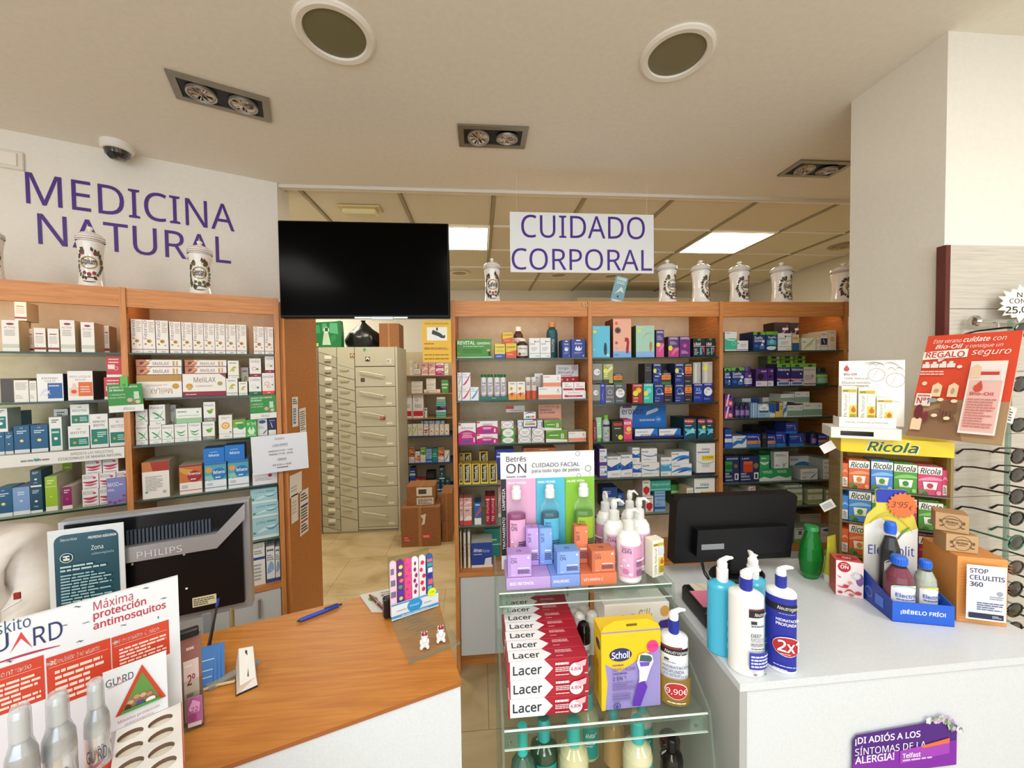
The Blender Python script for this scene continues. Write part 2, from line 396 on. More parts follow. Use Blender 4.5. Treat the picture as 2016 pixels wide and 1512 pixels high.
# light panels in the tiled ceiling
PL = {(4, 1): 'square fluorescent panel partly hidden by the black television', (8, 1): 'square bright light panel in the tiled ceiling near the column', (1, 3): 'square light panel far back over the drawer cabinet', (2, 1): 'square light panel hidden behind the television over the doorway'}
for (i, j), lab in PL.items():
    t = thing('light_panel', lab, 'ceiling light', ((XG[i] + XG[i + 1]) / 2, (YG[j] + YG[j + 1]) / 2, H), 0, 'light panels of the tiled ceiling')
    hw, hd = .288, (YG[j + 1] - YG[j]) / 2 - .012
    fitting_frame(MB(), hw, hd, .016, 'F4F1E6').build('frame', t)
    m = MB().box(-hw + .016, hw - .016, -hd + .016, hd - .016, -.004, 0, M('FFF6E4', .5, emit=PANEL_STRENGTH)).build('diffuser', t)
# emergency light
c = (onz(663, 400, H) + onz(752, 418, H)) / 2
t = thing('emergency_light', 'oblong emergency light on the tiled ceiling above the television', 'emergency light', (c.x, c.y, H), 0)
MB().box(-.14, .14, -.055, .055, -.012, 0, 'DCCB94', .004).build('base', t)
MB().box(-.115, .115, -.04, .04, -.05, -.012, M('E6D9A6', .15), .014).build('diffuser', t)
for i, (px, py) in enumerate(((905, 537), (1100, 541), (1205, 543))):
    c = onz(px, py, H)
    t = thing('ring_downlight', ['small ring downlight beside the television, far back in the tiled ceiling', 'small ring downlight under the middle of the white sign', 'small ring downlight behind the right part of the white sign'][i], 'ceiling light', (c.x, c.y, H), 0, 'ring downlights of the back room')
    MB().lathe([(.115, .0), (.115, -.008), (.085, -.01), (.08, .0)], 'E6DDC4', 28).build('ring', t, 40)
    MB().lathe([(.082, -.003), (.0005, -.004)], 'A8996F', 24).build('diffuser', t, 40)
c = onz(1662, 484, H)
t = thing('air_vent', 'round ceiling air vent next to the white column', 'vent', (c.x, c.y, H), 0)
for k, (r, z) in enumerate(((.12, -.006), (.085, -.014), (.05, -.02))):
    MB().lathe([(r, z + .006), (r, z), (r - .022, z + .004), (r - .022, z + .01)], 'B3A67E', 28).build('ring', t, 40)
# ---------------------------------------------------------------- lettering on the left wall
def wall_word(s, x0, ya, x1, yb, hgt):
    s0, z0 = LW.un(x0, ya, 0); s1, z1 = LW.un(x1, yb, 0)
    vs, fs = text_tris(s); mb = MB(); zb = (z0 + z1) / 2
    mb.add([(s0 + a * (s1 - s0), -.002, zb + b * hgt) for a, b in vs], fs, '4A2684')
    return mb
t = thing('wall_lettering', 'purple capital lettering spelling natural medicine on the left wall', 'lettering', LW.at(0, 0, 0), LANG)
wall_word('MEDICINA', 52, 401, 462, 457, .150).build('word', t); wall_word('NATURAL', 76, 481, 455, 520, .146).build('word', t)
# ---------------------------------------------------------------- hanging sign
SY = 2.22
a, b, c_, d = ony(1005, 414, SY), ony(1288, 425, SY), ony(1287, 540, SY), ony(1004, 534, SY)
sw = (b.x - a.x + c_.x - d.x) / 2; sh = ((a.z - d.z) + (b.z - c_.z)) / 2
t = thing('hanging_sign', 'white sign hung from the ceiling with two lines of purple capitals', 'sign', ((a.x + d.x) / 2, SY, (d.z + c_.z) / 2), 0)
MB().box(0, sw, 0, .012, 0, sh, 'EDF1F2', .002).build('board', t)
draw(MB(), 't CUIDADO,.075,.575,.935,.955,4A1E8E;t CORPORAL,.008,.04,.985,.40,4A1E8E', flat(sw, sh), sw, sh).build('lettering', t)
for x in (.04, sw - .04): MB().tube([(x, .006, sh), (x, .006, H - t.location.z)], .0006, 'E8E6E0', 5).build('thread', t)
# ---------------------------------------------------------------- television in the doorway
TY = 2.0
a, b, c_, d = ony(546, 431, TY), ony(884, 440, TY), ony(887, 626, TY), ony(549, 625, TY)
tw = b.x - a.x; th = (a.z + b.z - c_.z - d.z) / 2
t = thing('tv', 'large black flat television hung across the top of the doorway', 'television', ((a.x + d.x) / 2, TY, (c_.z + d.z) / 2), 0)
MB().box(0, tw, .006, .055, 0, th, M('050505', .35, spec=.2), .004).build('housing', t)
MB().box(.008, tw - .008, 0, .006, .014, th - .008, M('020202', .14, spec=.04)).build('screen', t)
MB().box(.36, .62, -.003, .006, -.004, .004, M('C9C9C9', .25, .8)).build('trim_strip', t)
MB().box(.44, .55, -.006, 0, -.012, .006, M('B9B9B9', .25, .8), .002).build('badge', t)
# the look of the goods: key | name:shape | category | description | front | side or lid | print on the front
open_styles = '''
fito|carton|box|slim white carton with gold flowers|F1EAE0|D8CAB6|tv FitoroD,.08,.42,.36,.97,6B3A33;l .5,.62,.92,.95,6,C4B4A4;c .52,.36,.19,C4902F;c .22,.27,.1,B9862C;c .74,.24,.07,8F8B3A;c .45,.36,.08,8A5A1C;r 0,.105,1,.12,97303A;t Aboca,.4,.03,.75,.075,77706A
actix|carton|box|tall white carton with pale green band|F0EBE2|CBB998|t ACTIXA,.12,.74,.8,.8,777777;o .5,.88,.24,.035,8E3038;l .15,.5,.8,.7,4,BBB3A8;r 0,.12,1,.24,C9CFB8
wred|carton|box|white carton with dark red foot|F0EAE1|CBB998|l .15,.72,.85,.8,1,8E3038;l .12,.35,.88,.68,5,C5BAAE;r 0,.1,1,.19,8E3038;c .25,.26,.05,A9A54A
wpl|carton|box|plain white carton with grey print|ECE7DE|CBB998|l .1,.55,.9,.9,5,B3AAA0;l .1,.15,.6,.35,3,C8BFB4
book|folder|folder|dark grey folder with pale top edge|4A443C|B9B2A6|
colit|carton|box|large white carton with blue square|EFECE6|3E4860|t ENTERO,.2,.80,.8,.87,5A5F70;t COLIT,.3,.70,.72,.77,A8574A;r .4,.1,.96,.66,2E62A4;w .1,.5,.2,.6,.25,.09,DAD4EA;w .12,.48,.35,.1,.4,.08,E4DFEF;l .45,.52,.9,.6,1,DDE6F2
reflu|carton|box|large white carton with orange torso picture|EFEAE3|4A4A4C|t REFLUSQUE,.08,.76,.92,.84,8A8480;t BEACID,.3,.68,.72,.73,8A8480;r .42,.14,.98,.62,DE6A34;p .06,.16,.42,.16,.42,.42,.32,.46,.3,.58,.2,.58,.18,.46,.06,.4,EBC8B2;c .24,.3,.11,E04A2A;l .5,.25,.9,.5,3,F3C9AE
redb|carton|box|red carton with white panel|C6303A|8E3A38|l .15,.8,.85,.9,1,F0D8D4;r .1,.38,.55,.6,EFD9D2;g .62,.42,.16,.04,F0C9C2;r 0,0,1,.12,F0E8E2;l .15,.65,.85,.76,1,F0D8D4
biot|carton|box|white carton with teal panel|EFEDE8|B9C4BE|t BIOTIC,.12,.66,.9,.76,55595C;t GE,.4,.84,.6,.9,3A4A44;r .06,.12,.96,.5,1C7E6C;r .5,.5,.96,.56,EFEDE8;c .3,.28,.09,C9A53A;l .5,.2,.9,.42,3,BFE0D6
immu|carton|box|white and teal carton with small figure|EFEDE8|B9C4BE|t GE,.4,.86,.6,.92,3A4A44;t IMMUNO,.15,.74,.88,.81,55595C;t BIOTIC,.2,.63,.85,.7,55595C;r .06,.1,.96,.55,1E8270;c .3,.22,.1,DDB27A;l .4,.3,.9,.48,3,CFE8E0
gblue|carton|box|deep blue carton with yellow flower|1B5C86|4A7EA0|r 0,0,1,.13,E8E9EA;t GE,.4,.9,.6,.94,DDE8EE;l .2,.7,.85,.84,2,CFE0EA;c .5,.45,.13,E3D27A;c .5,.45,.06,F2EDC8
gteal|carton|box|narrow white carton with teal window|ECEBE6|B9C4BE|l .2,.82,.8,.94,2,4A5A58;r .15,.14,.88,.66,1C7A70;c .5,.36,.16,F0F0EA;l .2,.5,.8,.6,1,CFE8E0
lblu|carton|box|sky blue carton|7FA3D2|5E7EAE|r 0,0,1,.14,E6E9EE;l .3,.7,.7,.85,2,DCE8F6;c .5,.5,.1,C8DAF2
dteal|carton|box|dark teal carton|1C4E63|2F5E70|r 0,0,1,.1,E6E9EE;l .2,.75,.8,.9,3,BFD5DD;c .5,.45,.13,DCE8EA;l .3,.2,.7,.3,1,8FB2BE
lime|carton|box|lime green carton|9CC32B|D9D5C2|r 0,0,1,.13,ECEBE2;l .2,.78,.8,.92,2,E6F0BA;r .05,.70,.95,.715,E6F0BA;c .5,.42,.09,D5E796
mag|carton|box|magenta carton with white foot|8C1F5C|E2D8CC|r 0,0,1,.16,ECE6E0;l .2,.7,.8,.9,2,E4C2D6;c .5,.45,.15,B64C88
bios|carton|box|small white carton with red swirls|EDE8E6|BFAFA4|t BIOSON,.06,.70,.7,.9,5A4A50;w .05,.95,.5,.35,.55,.16,B23A56;w .1,.9,.3,.2,.35,.12,C2506A;c .75,.75,.1,C2506A;l .1,.04,.9,.12,1,999999
maso|display_card|card|lilac card with berries in front of cartons|7F83C0|6A6EA8|tb MASO,.06,.68,.62,.84,F0F0F8;l .65,.70,.95,.78,1,E0E0F0;l .06,.5,.4,.6,2,D5D6EC;c .15,.1,.09,A03A72;c .4,.06,.09,8C3468;c .65,.12,.09,A03A72;c .88,.3,.08,8C3468;c .85,.14,.1,A84A7C
meli|carton|box|flat carton with gold swoosh|F0EAE2|CFC2B2|p 0,0,.2,0,.3,.5,.2,1,0,1,C07A5A;c .12,.5,.05,7A3020;w .1,.34,.1,.7,.95,.22,E3B070;t MeliLAX,.36,.25,.72,.72,A08468;r .8,.15,.84,.8,C8A050;r .88,.15,.91,.8,C8A050;r 0,0,1,.08,8E2236
melb|carton|box|wide white carton with honey pot|EFE9E0|CFC2B2|t MeliLAX,.25,.62,.76,.86,7A5A3A;r 0,0,1,.22,8E1F34;c .15,.46,.08,D09A3A;r .11,.3,.19,.44,D6A648;l .3,.42,.7,.5,2,C0B2A0;c .86,.56,.06,A8A04A;l .06,.06,.3,.14,1,E0C0C0;p .86,1,1,.82,1,1,8A3A58
melu|carton|box|wide white carton turned upside down|EFE9E0|CFC2B2|r 0,.72,1,1,B98E44;tu MeliLAX,.28,.16,.78,.42,B08A5A;c .86,.5,.08,C8983A;l .2,.5,.7,.6,2,C8BBA8
gflo|carton|box|small white carton with green sprig|EFECE2|CFC4AE|l .15,.8,.85,.92,1,999999;w .2,.8,.35,.7,.6,.14,B5B83A;c .5,.45,.14,C5C44A;r 0,.13,1,.16,6A9A3A;t Aboca,.4,.04,.75,.09,777777
leno|carton|box|white carton with brown coil and red foot|EFE9E4|CFC4AE|t LenoDiar,.12,.78,.9,.92,777070;g .4,.45,.2,.06,D9A79A;c .68,.42,.12,7A9A4A;r 0,0,1,.17,8E1F34;l .4,.05,.8,.11,1,E6D0D0
lenr|carton|box|white carton with coil and orange foot|EFE7E2|CFC4AE|t LenoDiar,.08,.78,.92,.9,777070;g .38,.5,.2,.06,E2A890;g .5,.35,.14,.05,E2A890;c .82,.45,.07,6E8E44;r 0,0,1,.16,E0452C;l .4,.05,.8,.11,1,F6D8D0
coli|carton|box|white carton with dark green foot|EFECE6|CFC4AE|t Colilen,.12,.78,.9,.92,666666;g .4,.48,.2,.05,D8D4CE;c .72,.4,.1,3E8A4E;r 0,0,1,.18,1E6A3E;l .4,.06,.8,.12,1,DDEADD
bian|carton|box|white carton with green stomach outline|EFEEE8|CFC8B8|t Bianacid,.06,.80,.86,.92,666B66;w .2,.85,.62,.55,.3,.1,3F9A5A;w .3,.9,.35,.25,.7,.08,6AB87A;c .88,.26,.05,333333;r 0,.2,1,.215,6AAA72;t Aboca,.38,.06,.72,.12,777777
colg|carton|box|white carton with green coiled line|EFEEE8|CFC8B8|t Coligas,.08,.80,.86,.94,666B66;w .15,.85,.6,.4,.62,.08,3F9A5A;w .2,.8,.5,.25,.4,.07,4FA868;r 0,.2,1,.215,6AAA72;t Aboca,.4,.06,.75,.12,777777
fino|carton|box|white carton with green leaves and grey foot|EDEDE4|BDB8A8|t Finocarbo,.06,.78,.86,.9,555B55;c .55,.5,.2,6CAA3A;c .72,.6,.12,8CC050;c .35,.55,.06,333333;r 0,0,1,.2,8A8A84;l .35,.08,.8,.13,1,E0E0E0
wdgr|carton|box|wide white carton with green lower half|EDEEE6|CFCAB8|r 0,.06,1,.36,9CC79A;l .06,.72,.4,.85,1,777777;r .06,.5,.9,.53,8FBF90;c .84,.74,.04,7A9A7A;r 0,.02,1,.05,5E9E66
sunf|carton|box|white carton with orange flower|EEEAE0|CFC4AE|l .2,.82,.85,.93,2,AAAAAA;c .5,.55,.32,E6A82E;c .5,.55,.18,EEEAE0;c .5,.55,.1,E6A82E;r 0,.2,1,.21,999999;t Aboca,.4,.07,.75,.12,777777;c .86,.27,.06,333333
gren|carton|box|white carton with bright green leaf|EFEEE8|CFC8B8|r 0,.55,1,1,6FAE2E;c .62,.62,.3,2E9A48;l .2,.75,.8,.88,1,F0F4E6;r 0,.2,1,.215,6AAA72
offer|promotion_tag|tag|green offer tag reading one plus one|3FAE3C|2F8E32|tb 1+1,.5,.66,.92,.86,F4F6F0;l .1,.68,.45,.84,2,E6F4E2;p .15,.35,.35,.6,.5,.35,.65,.6,.85,.35,.7,.15,.3,.15,D8EED0;l .1,.05,.9,.14,1,E6F4E2
moon|carton|box|night blue carton with crescent|22265A|9A9AA8|r 0,0,1,.3,EEEEEA;w .3,.55,.8,.6,.45,.12,E8E8F0;l .1,.82,.9,.92,1,B8B8D8
big|carton|box|big carton with white back and red lid band|EDE8E0|BFB29C|r 0,.74,1,1,A93022;p 0,.74,.4,.74,.3,1,0,1,C87838;l .12,.2,.75,.62,10,AAA49A;r .75,.12,.88,.2,BBB5AA;r .1,.16,.2,.2,4E9A5A
ener|carton|box|white carton with red disc and orange band|EEE8E0|BFB29C|r 0,.4,1,.95,C87032;w 0,.6,.9,.7,.8,.2,D99A4A;c .68,.6,.33,A3222C;tb Energia,.42,.62,.94,.74,F6ECE4;l .5,.46,.85,.54,1,F0D0C8;r 0,.95,1,1,8E2A24;l .1,.2,.5,.32,2,AAA49A;r 0,.12,1,.14,C23A2E
refu|carton|box|white carton with blue disc and green swirls|EBEDEC|9AB8C8|r 0,.38,1,.93,5AA6B4;c .2,.75,.16,DDA24A;w 0,.5,.5,.4,.55,.2,8CC6BE;c .66,.6,.34,1F7CBE;tb Refuerzo,.4,.6,.95,.72,F0F6FA;l .5,.42,.85,.52,1,CFE4F4;r 0,.93,1,1,1F74C0;l .1,.2,.5,.3,2,AAB0B4;r 0,.12,1,.14,2A7AC0
refb|carton|box|bright blue carton seen from its top|1F78CC|2A6CB0|tb Refuerzo,.25,.42,.75,.6,E4F0FA;r 0,0,1,.04,135A9E;l .3,.68,.7,.76,1,A8CFF0
wred2|carton|box|white carton with red crescent logo|EFEBEC|C8C0BC|c .7,.7,.08,B03A5A;l .1,.3,.8,.55,3,B5AEB0
eye|carton|box|pale blue carton with green cross|A9D3DC|8CC0CC|t Lynfase,.15,.66,.5,.84,3E7A8A;w .2,1,.3,.55,.5,.16,D8EEF0;c .08,.3,.05,3C9A6A;r .0,0,1,.14,DFEFEF;l .55,.7,.9,.85,1,6AA0AC;w .5,1,.5,.3,.6,.1,5E9EB4
gola|carton|box|narrow white carton with blue band|EDEDEA|C2C0B8|t Golamir,.1,.84,.9,.92,333333;l .15,.7,.8,.8,2,888888;r 0,.58,1,.64,2A4E9C;l .1,.1,.7,.5,5,AAAAAA
golb|carton|box|white carton with blue capsule picture|EAECEE|AEB4BC|l .1,.84,.9,.94,1,555555;l .1,.6,.9,.78,3,8A8A92;w .1,.9,.3,.5,.4,.3,8EB2D8;r 0,0,1,.1,2E4E94;c .6,.35,.1,C2D8EE
revi|carton|box|wide green ginseng carton|3F8E26|2E6E1E|tb REVITAL,.02,.72,.53,.9,F2F4EA;tb GINSENG,.58,.72,.97,.84,F2F4EA;l .18,.6,.82,.66,1,CFE6B8;l .18,.28,.75,.5,3,2E6A1C;r 0,.05,1,.09,DDE8C8;o .91,.42,.05,.06,E0B070;r .91,.15,.97,.36,2A3020;c .06,.25,.03,B08A3A
comp|vitamin_box|box|yellow carton with red lower half|E6C42E|C8A428|p 0,0,1,0,1,.55,0,.38,DE5A34;tb Complevit,.08,.68,.92,.82,2A2A2A;l .15,.2,.7,.32,2,F2C0A8
compb|vitamin_box|box|yellow carton with blue lower third|E8D24E|C8A428|r 0,0,1,.3,3A58B8;tb Complevit,.08,.7,.92,.84,2A2A2A;r .15,.44,.85,.6,D2C43A;l .15,.08,.7,.2,1,C0CEF0
nerv|pill_bottle:bottle|bottle|amber bottle with white cap and label|4A2A1C|EDEAE4|r 0,.1,1,.95,ECE9E2;ti Nerv-o,.25,.62,.78,.78,2A2A2A;c .28,.25,.1,9A2A2A;l .4,.2,.8,.35,2,8AA04A
care|carton|box|white carton with thin green rule|EDEEEA|C9C8BE|t Care,.08,.66,.55,.76,333333;c .55,.82,.07,555555;l .66,.78,.95,.86,1,999999;l .2,.35,.8,.55,3,BBBBBB;r .05,.22,.98,.24,4A9A6A;l .6,.07,.95,.12,1,777777
flask|drinking_bottle:bottle|bottle|dark teal metal bottle with bamboo lid|14505C|C08A55|tv INNOPEA,.40,.18,.58,.75,E4EEEE
bucx|carton|box|dark blue carton with white figures|273F93|2A3A70|r .35,.9,.65,.96,E8E8F0;tb Bucexa,.25,.72,.75,.82,DDE2F2;p .25,.45,.35,.65,.45,.5,.55,.65,.65,.48,.78,.62,.7,.4,.5,.36,.3,.4,E4E8F4;l .2,.22,.8,.3,2,A8B2DC;c .85,.1,.05,E8E8F0
sili|carton|box|white carton with silver swirl|E9E8E8|C4C0BC|l .1,.82,.5,.9,1,999999;t Arkovital,.08,.66,.9,.76,777777;w .2,.95,.2,.35,.9,.2,B4B4B8
pink|carton|box|white carton with pink wave|EDE8E8|C4C0BC|l .1,.82,.5,.9,1,999999;t Arkovital,.08,.66,.8,.76,8A7A80;w .1,1,.15,.3,.9,.2,C83A6A
bluw|carton|box|white carton with blue wave|E8EAEC|C4C0BC|l .1,.82,.5,.9,1,999999;t Arkovital,.08,.66,.8,.76,7A8290;w .1,1,.15,.3,.9,.2,3A92CC
gtube|tablet_tube:tube|tube|white tablet tube with green stopper|E2E4EA|1D6A38|tb Pae,.3,.66,.75,.74,3A4A66;l .25,.2,.75,.6,7,8A6A8A;r 0,.02,1,.1,C9A6BE
tray|display_tray|tray|teal cardboard display tray|17705C|125A4A|t Mega,.42,.35,.58,.65,EAF2EE
vits|vitamin_box|box|white and orange carton with ribbon|EEE9E0|C9B9A2|r 0,0,1,.32,E89A34;c .35,.62,.2,E3B23A;t 50,.25,.57,.45,.67,8A5A1C;w .1,.9,.35,.3,.4,.06,C8382C;p .25,.3,.45,.45,.55,.3,.45,.15,C8382C;l .2,.85,.8,.93,1,6A8AB8
clrt|tablet_tube:tube|tube|clear tube half full of red tablets|D9CFC8|E6E4E0|r 0,0,1,.46,C8553E;l .3,.75,.7,.9,2,555555
orw|carton|box|white carton with salmon lower half|EFEBE6|D2C8BE|r 0,.06,1,.36,EE8E6C;l .05,.8,.4,.88,1,777777;c .84,.76,.035,8A8A8A;l .8,.55,.92,.65,1,999999;r 0,0,1,.05,F0C2B0
stopc|display_card|card|white and red card about hangovers|EEEBEA|D8D2D0|ti Stop-,.08,.68,.6,.88,444444;ti Resaca,.08,.48,.78,.66,444444;l .2,.36,.75,.43,1,C82A3A;r 0,0,1,.32,C8202E;g .82,.82,.12,.02,777777;c .82,.82,.06,E09A9A;p .2,.1,.26,.22,.32,.1,F0E0DC;p .45,.08,.5,.22,.55,.08,F0E0DC;p .7,.12,.76,.24,.82,.12,F0E0DC
stop|carton|box|white carton with red swoosh|EFECEC|D2C8C6|ti Stop-,.2,.66,.55,.86,444444;ti Resaca,.2,.44,.8,.62,444444;r .06,.08,.94,.3,C82433
stopw|carton|box|wide white carton with red arrow|EFECEC|D2C8C6|ti Stop-Resaca,.22,.66,.76,.84,444444;r .14,.2,.86,.46,C82038;c .14,.36,.06,C82038;l .25,.28,.78,.4,1,EAA8B0
mult|vitamin_box|box|tall white and magenta vitamin carton|EEEAEA|C6BCBA|ti Multicentrum,.18,.72,.84,.84,333333;w 0,1,.5,.72,.5,.12,C8187C;r 0,0,1,.52,C8187C;tb ENERGIA_&,.26,.4,.76,.47,F6E0EE;tb VITALIDAD_50+,.2,.31,.82,.38,F6E0EE;r .2,.1,.75,.2,3E56B8;r .86,.1,.94,.32,E8D0E0;r 0,.9,.16,.98,D2383C
multw|vitamin_box|box|wide white and magenta vitamin carton|EEEAEA|C6BCBA|ti Multicentrum,.28,.68,.76,.84,333333;r 0,0,1,.5,C8187C;w 0,1,.48,.72,.48,.14,C8187C;l .3,.35,.7,.5,2,F6E0EE;r .3,.1,.7,.22,3E56B8;r .82,.12,.9,.42,E8D0E0;r 0,.86,.14,.98,D2383C
vitg|vitamin_box|box|white vitamin carton with round blank disc|4EAA3C|BDB8AC|o .5,.5,.44,.47,F0EEEA;ti Vitae,.3,.5,.7,.64,444444;l .3,.32,.7,.42,1,999999
vitb|vitamin_box|box|white vitamin carton with ringed disc|E9E6E6|BDB8AC|o .5,.5,.47,.49,4A4A78;o .5,.5,.43,.45,F2F0EE;ti Vitae,.25,.5,.75,.64,444444;l .3,.32,.7,.42,1,C05050
vity|vitamin_box|box|narrow white carton with figure outline|E6E6EA|BDB8AC|g .45,.5,.4,.06,3A5A9A;r .8,.1,.95,.8,3A6AB0
vitr|vitamin_box|box|white carton with rainbow band|EDEBEC|BDB8AC|r .1,.3,.9,.42,E0B030;r .1,.42,.5,.54,5AA84A;r .5,.42,.9,.54,3A6AC0;l .15,.65,.85,.8,1,5A5A9A;r .7,.85,1,1,D2383C;r 0,0,1,.14,4A4A9A
dome|display_card|card|rounded white card with rainbow dots|EEECEE|BDB8AC|w .05,.95,.7,1.1,.8,.12,3A3E78;c .25,.35,.09,5AA84A;c .42,.35,.09,3A8AC0;c .6,.35,.09,E0B030;c .78,.38,.09,D25A3C;r 0,0,1,.12,3A3E78
bigr|carton|box|green carton with white B|5E9E2E|B9B4A4|p 0,0,1,0,1,.18,0,.3,EDECE2;tb B,.7,.3,.84,.7,F2F4EC;r .87,.3,.92,.7,D2483C;l .15,.5,.62,.66,1,E6F0D0;p 0,.8,.5,1,0,1,8CBE4A
thro|carton|box|yellow carton with black name strip|E3C64A|B8963A|r .16,.1,.84,.97,14130F;tvbi Thrombactiv,.24,.16,.74,.9,E9E2C8;c .72,.9,.1,D8B23A
blck|carton|box|royal blue carton with white rules|3548B4|2A3A8A|r .05,.72,.9,.78,DDE0F2;l .1,.82,.6,.92,1,DDE0F2
orfl|carton|box|flat orange carton|D2703A|A65A30|l .1,.35,.3,.65,1,4A2A1C;l .5,.3,.9,.7,1,F0DCC8
pnk|soap_box|box|pale pink cosmetic carton|DDA0A0|B07A78|l .1,.75,.6,.9,1,8A4A50;w .1,.95,.3,.7,.5,.2,EFD8D4;r 0,0,1,.1,F0E6E2
pnkc|soap_box|box|clear pink cosmetic pack|D9B4B0|B08A88|l .2,.8,.7,.92,1,8A4A50;w .0,1,.2,.5,.4,.3,EFE2DE;r 0,0,1,.28,C8484A
ibu|carton|box|blue carton with red hand|2F62B4|2A4A80|r 0,0,1,.3,EDE9E6;p 0,.3,1,.6,1,.85,.3,.5,C8504A;l .15,.85,.85,.95,1,E8ECF4
wine|carton|box|narrow wine red carton|A51D36|7A1A2A|tv PURAS,.3,.4,.7,.92,E8B8C0;r .1,.86,.9,.9,E8B8C0;l .2,.1,.8,.3,3,E8B8C0
alm|carton|box|dark blue and white antacid carton|22429C|CFCBC4|tb Almax,.1,.62,.5,.78,F0F2F8;ti Forte,.52,.6,.86,.72,C8D2EC;l .1,.5,.5,.56,1,C8D2EC;r 0,0,1,.1,EDEBE6;p .6,.1,.95,.1,.95,.4,.66,.36,DDE2EC
tea|carton|box|teal carton with white rule|1E8E86|17706A|l .1,.55,.8,.65,1,CFE8E4;r 0,.42,1,.45,CFE8E4
leaf|leaflet|leaflet|thin upright printed leaflet|E6E2DA|CFC8BC|tv ALOE,.2,.3,.8,.7,555555
toyb|gift_box|box|sky blue box with dark wand picture|5FC2DE|2E4A60|c .14,.82,.1,E4E63A;o .74,.28,.09,.2,1C3A40;r .66,.12,.82,.2,1C3A40;l .06,.92,.4,.95,1,DDF2F8;c .88,.08,.07,C9E8F2;c .1,.26,.07,8FD2E8
toyp|gift_box|box|tall salmon pink box with red wand picture|F0B296|6A3A30|r 0,0,1,.16,7FB4EA;c .18,.88,.09,F06A2A;c .26,.70,.17,6A5A4A;c .26,.70,.1,2A2420;c .18,.38,.08,B04A8A;c .2,.24,.09,C8B0DA;p .72,.1,.84,.12,.88,.4,.84,.5,.66,.52,.64,.42,.76,.4,.7,.2,9A2434;l .06,.05,.3,.1,1,4A7AB0;l .08,.95,.4,.97,1,FAE0D4
toyg|gift_box|box|pale green box with gold wand picture|A9D2BC|3A5A34|r 0,0,1,.18,8CB8EC;c .18,.84,.1,DCE63A;p .8,.14,.88,.35,.86,.48,.78,.5,.72,.4,.74,.26,B8863A;l .06,.93,.4,.95,1,E4F2EA;w .3,.9,.5,.9,.7,.03,8CBCA4
ctlp|condom_box|box|tall purple box with pink lower half|4A3A72|3A2A50|r .02,0,.98,.52,D8508E;tb CONTROL,.08,.88,.92,.95,F0ECF4;l .15,.62,.85,.8,3,B8A8D8;c .28,.46,.26,E2E63A;w .3,1,.2,.4,.45,.16,EA7AA8
ctlq|condom_box|box|purple box with pink swirl|54306A|3A2438|r .02,0,.98,.45,C83A80;tb CONTROL,.1,.86,.92,.96,F0ECF4;l .15,.6,.85,.78,3,C0A4D0;c .2,.44,.24,E2E63A;w .3,1,.1,.4,.4,.2,E070A8
ctlr|condom_box|box|violet box with rose drop|6A2272|4A1A50|tb CONTROL,.08,.86,.92,.96,F0ECF4;c .5,.55,.22,B02A80;c .5,.55,.12,D85AA8;l .15,.15,.85,.32,3,D8A8D8
libi|carton|box|black carton with pink and blue figures|15161A|0C0C0E|c .5,.94,.16,2E8A50;tb Libid,.05,.62,.6,.78,F2F2F2;r .02,.55,.98,.58,C8C8C8;r .55,.12,.7,.5,3FB4C4;w .72,.95,.45,.6,.15,.14,E0506A;w .72,.95,.15,.4,.45,.1,E0506A;l .08,.1,.45,.46,4,B8B8B8
ctl11|condom_box|box|silver foil box with white disc|8C8E86|5A5C58|c .45,.58,.32,F0F0EE;t 11,.28,.53,.44,.63,333333;l .5,.52,.72,.64,2,555555;r 0,0,1,.18,4A4C4A
ctl12|condom_box|box|dark grey box with large white disc|54565C|3A3C40|tb CONTROL,.06,.9,.7,.97,DDDDDD;c .52,.55,.44,F0F0EE;t 12,.3,.46,.55,.58,333333;l .3,.62,.75,.74,2,555555;l .6,.46,.85,.56,2,666666;r .1,.12,.8,.17,9A9A9A
ctlgr|condom_box|box|grey box with metal ring|6A6C70|4A4C50|tb CONTROL,.06,.9,.9,.97,DDDDDD;g .5,.62,.26,.1,A8A6B0;l .1,.3,.85,.4,1,C8A890;r .05,.1,.6,.15,C8C8C8
ctlb|condom_box|box|navy box with pale ring|1B2A78|141E52|tb CONTROL,.1,.9,.9,.97,F0F0F4;g .5,.64,.3,.07,6E9AD8;c .85,.5,.1,E4E8F4;l .2,.44,.75,.5,1,DDE4F4;l .06,.2,.6,.32,2,6A8AD0;l .06,.08,.5,.13,1,DDE4F4
ctly|condom_box|box|navy box with ring and yellow dot|1B2A78|141E52|tb CONTROL,.1,.9,.9,.97,F0F0F4;g .55,.64,.3,.07,6E9AD8;c .2,.66,.27,E2E63A;c .85,.5,.1,E4E8F4;l .2,.36,.75,.44,1,DDE4F4;l .06,.16,.6,.28,2,6A8AD0
ctlo|condom_box|box|black box with orange offer label|2A2226|1A1618|tb CONTROL,.1,.9,.9,.97,E4E0E0;r .06,.52,.92,.86,F28A34;tb +6,.3,.7,.65,.82,8A3A10;tb GRATIS,.14,.56,.84,.66,8A3A10;r .05,.40,.9,.45,B04A4A;l .1,.1,.7,.2,1,8A8A8A
ctlo2|condom_box|box|low box with orange offer label|3A3428|1A1618|r .02,.42,.98,.8,F28A34;tb +3_GRATIS,.1,.52,.92,.7,8A3A10;r 0,0,1,.2,2A7A3A;tb CONTROL,.2,.84,.9,.95,E4E0E0
ctlye|condom_box|box|yellow green box with bright yellow dot|A9AC5A|5A5A34|tb CONTROL,.3,.88,.95,.96,F0F0E8;c .24,.64,.24,E4EC3A;r .0,0,.6,.2,3A3A24;l .1,.3,.6,.5,2,EDEDC8;w .3,1,.5,.8,.8,.2,E0E0B0
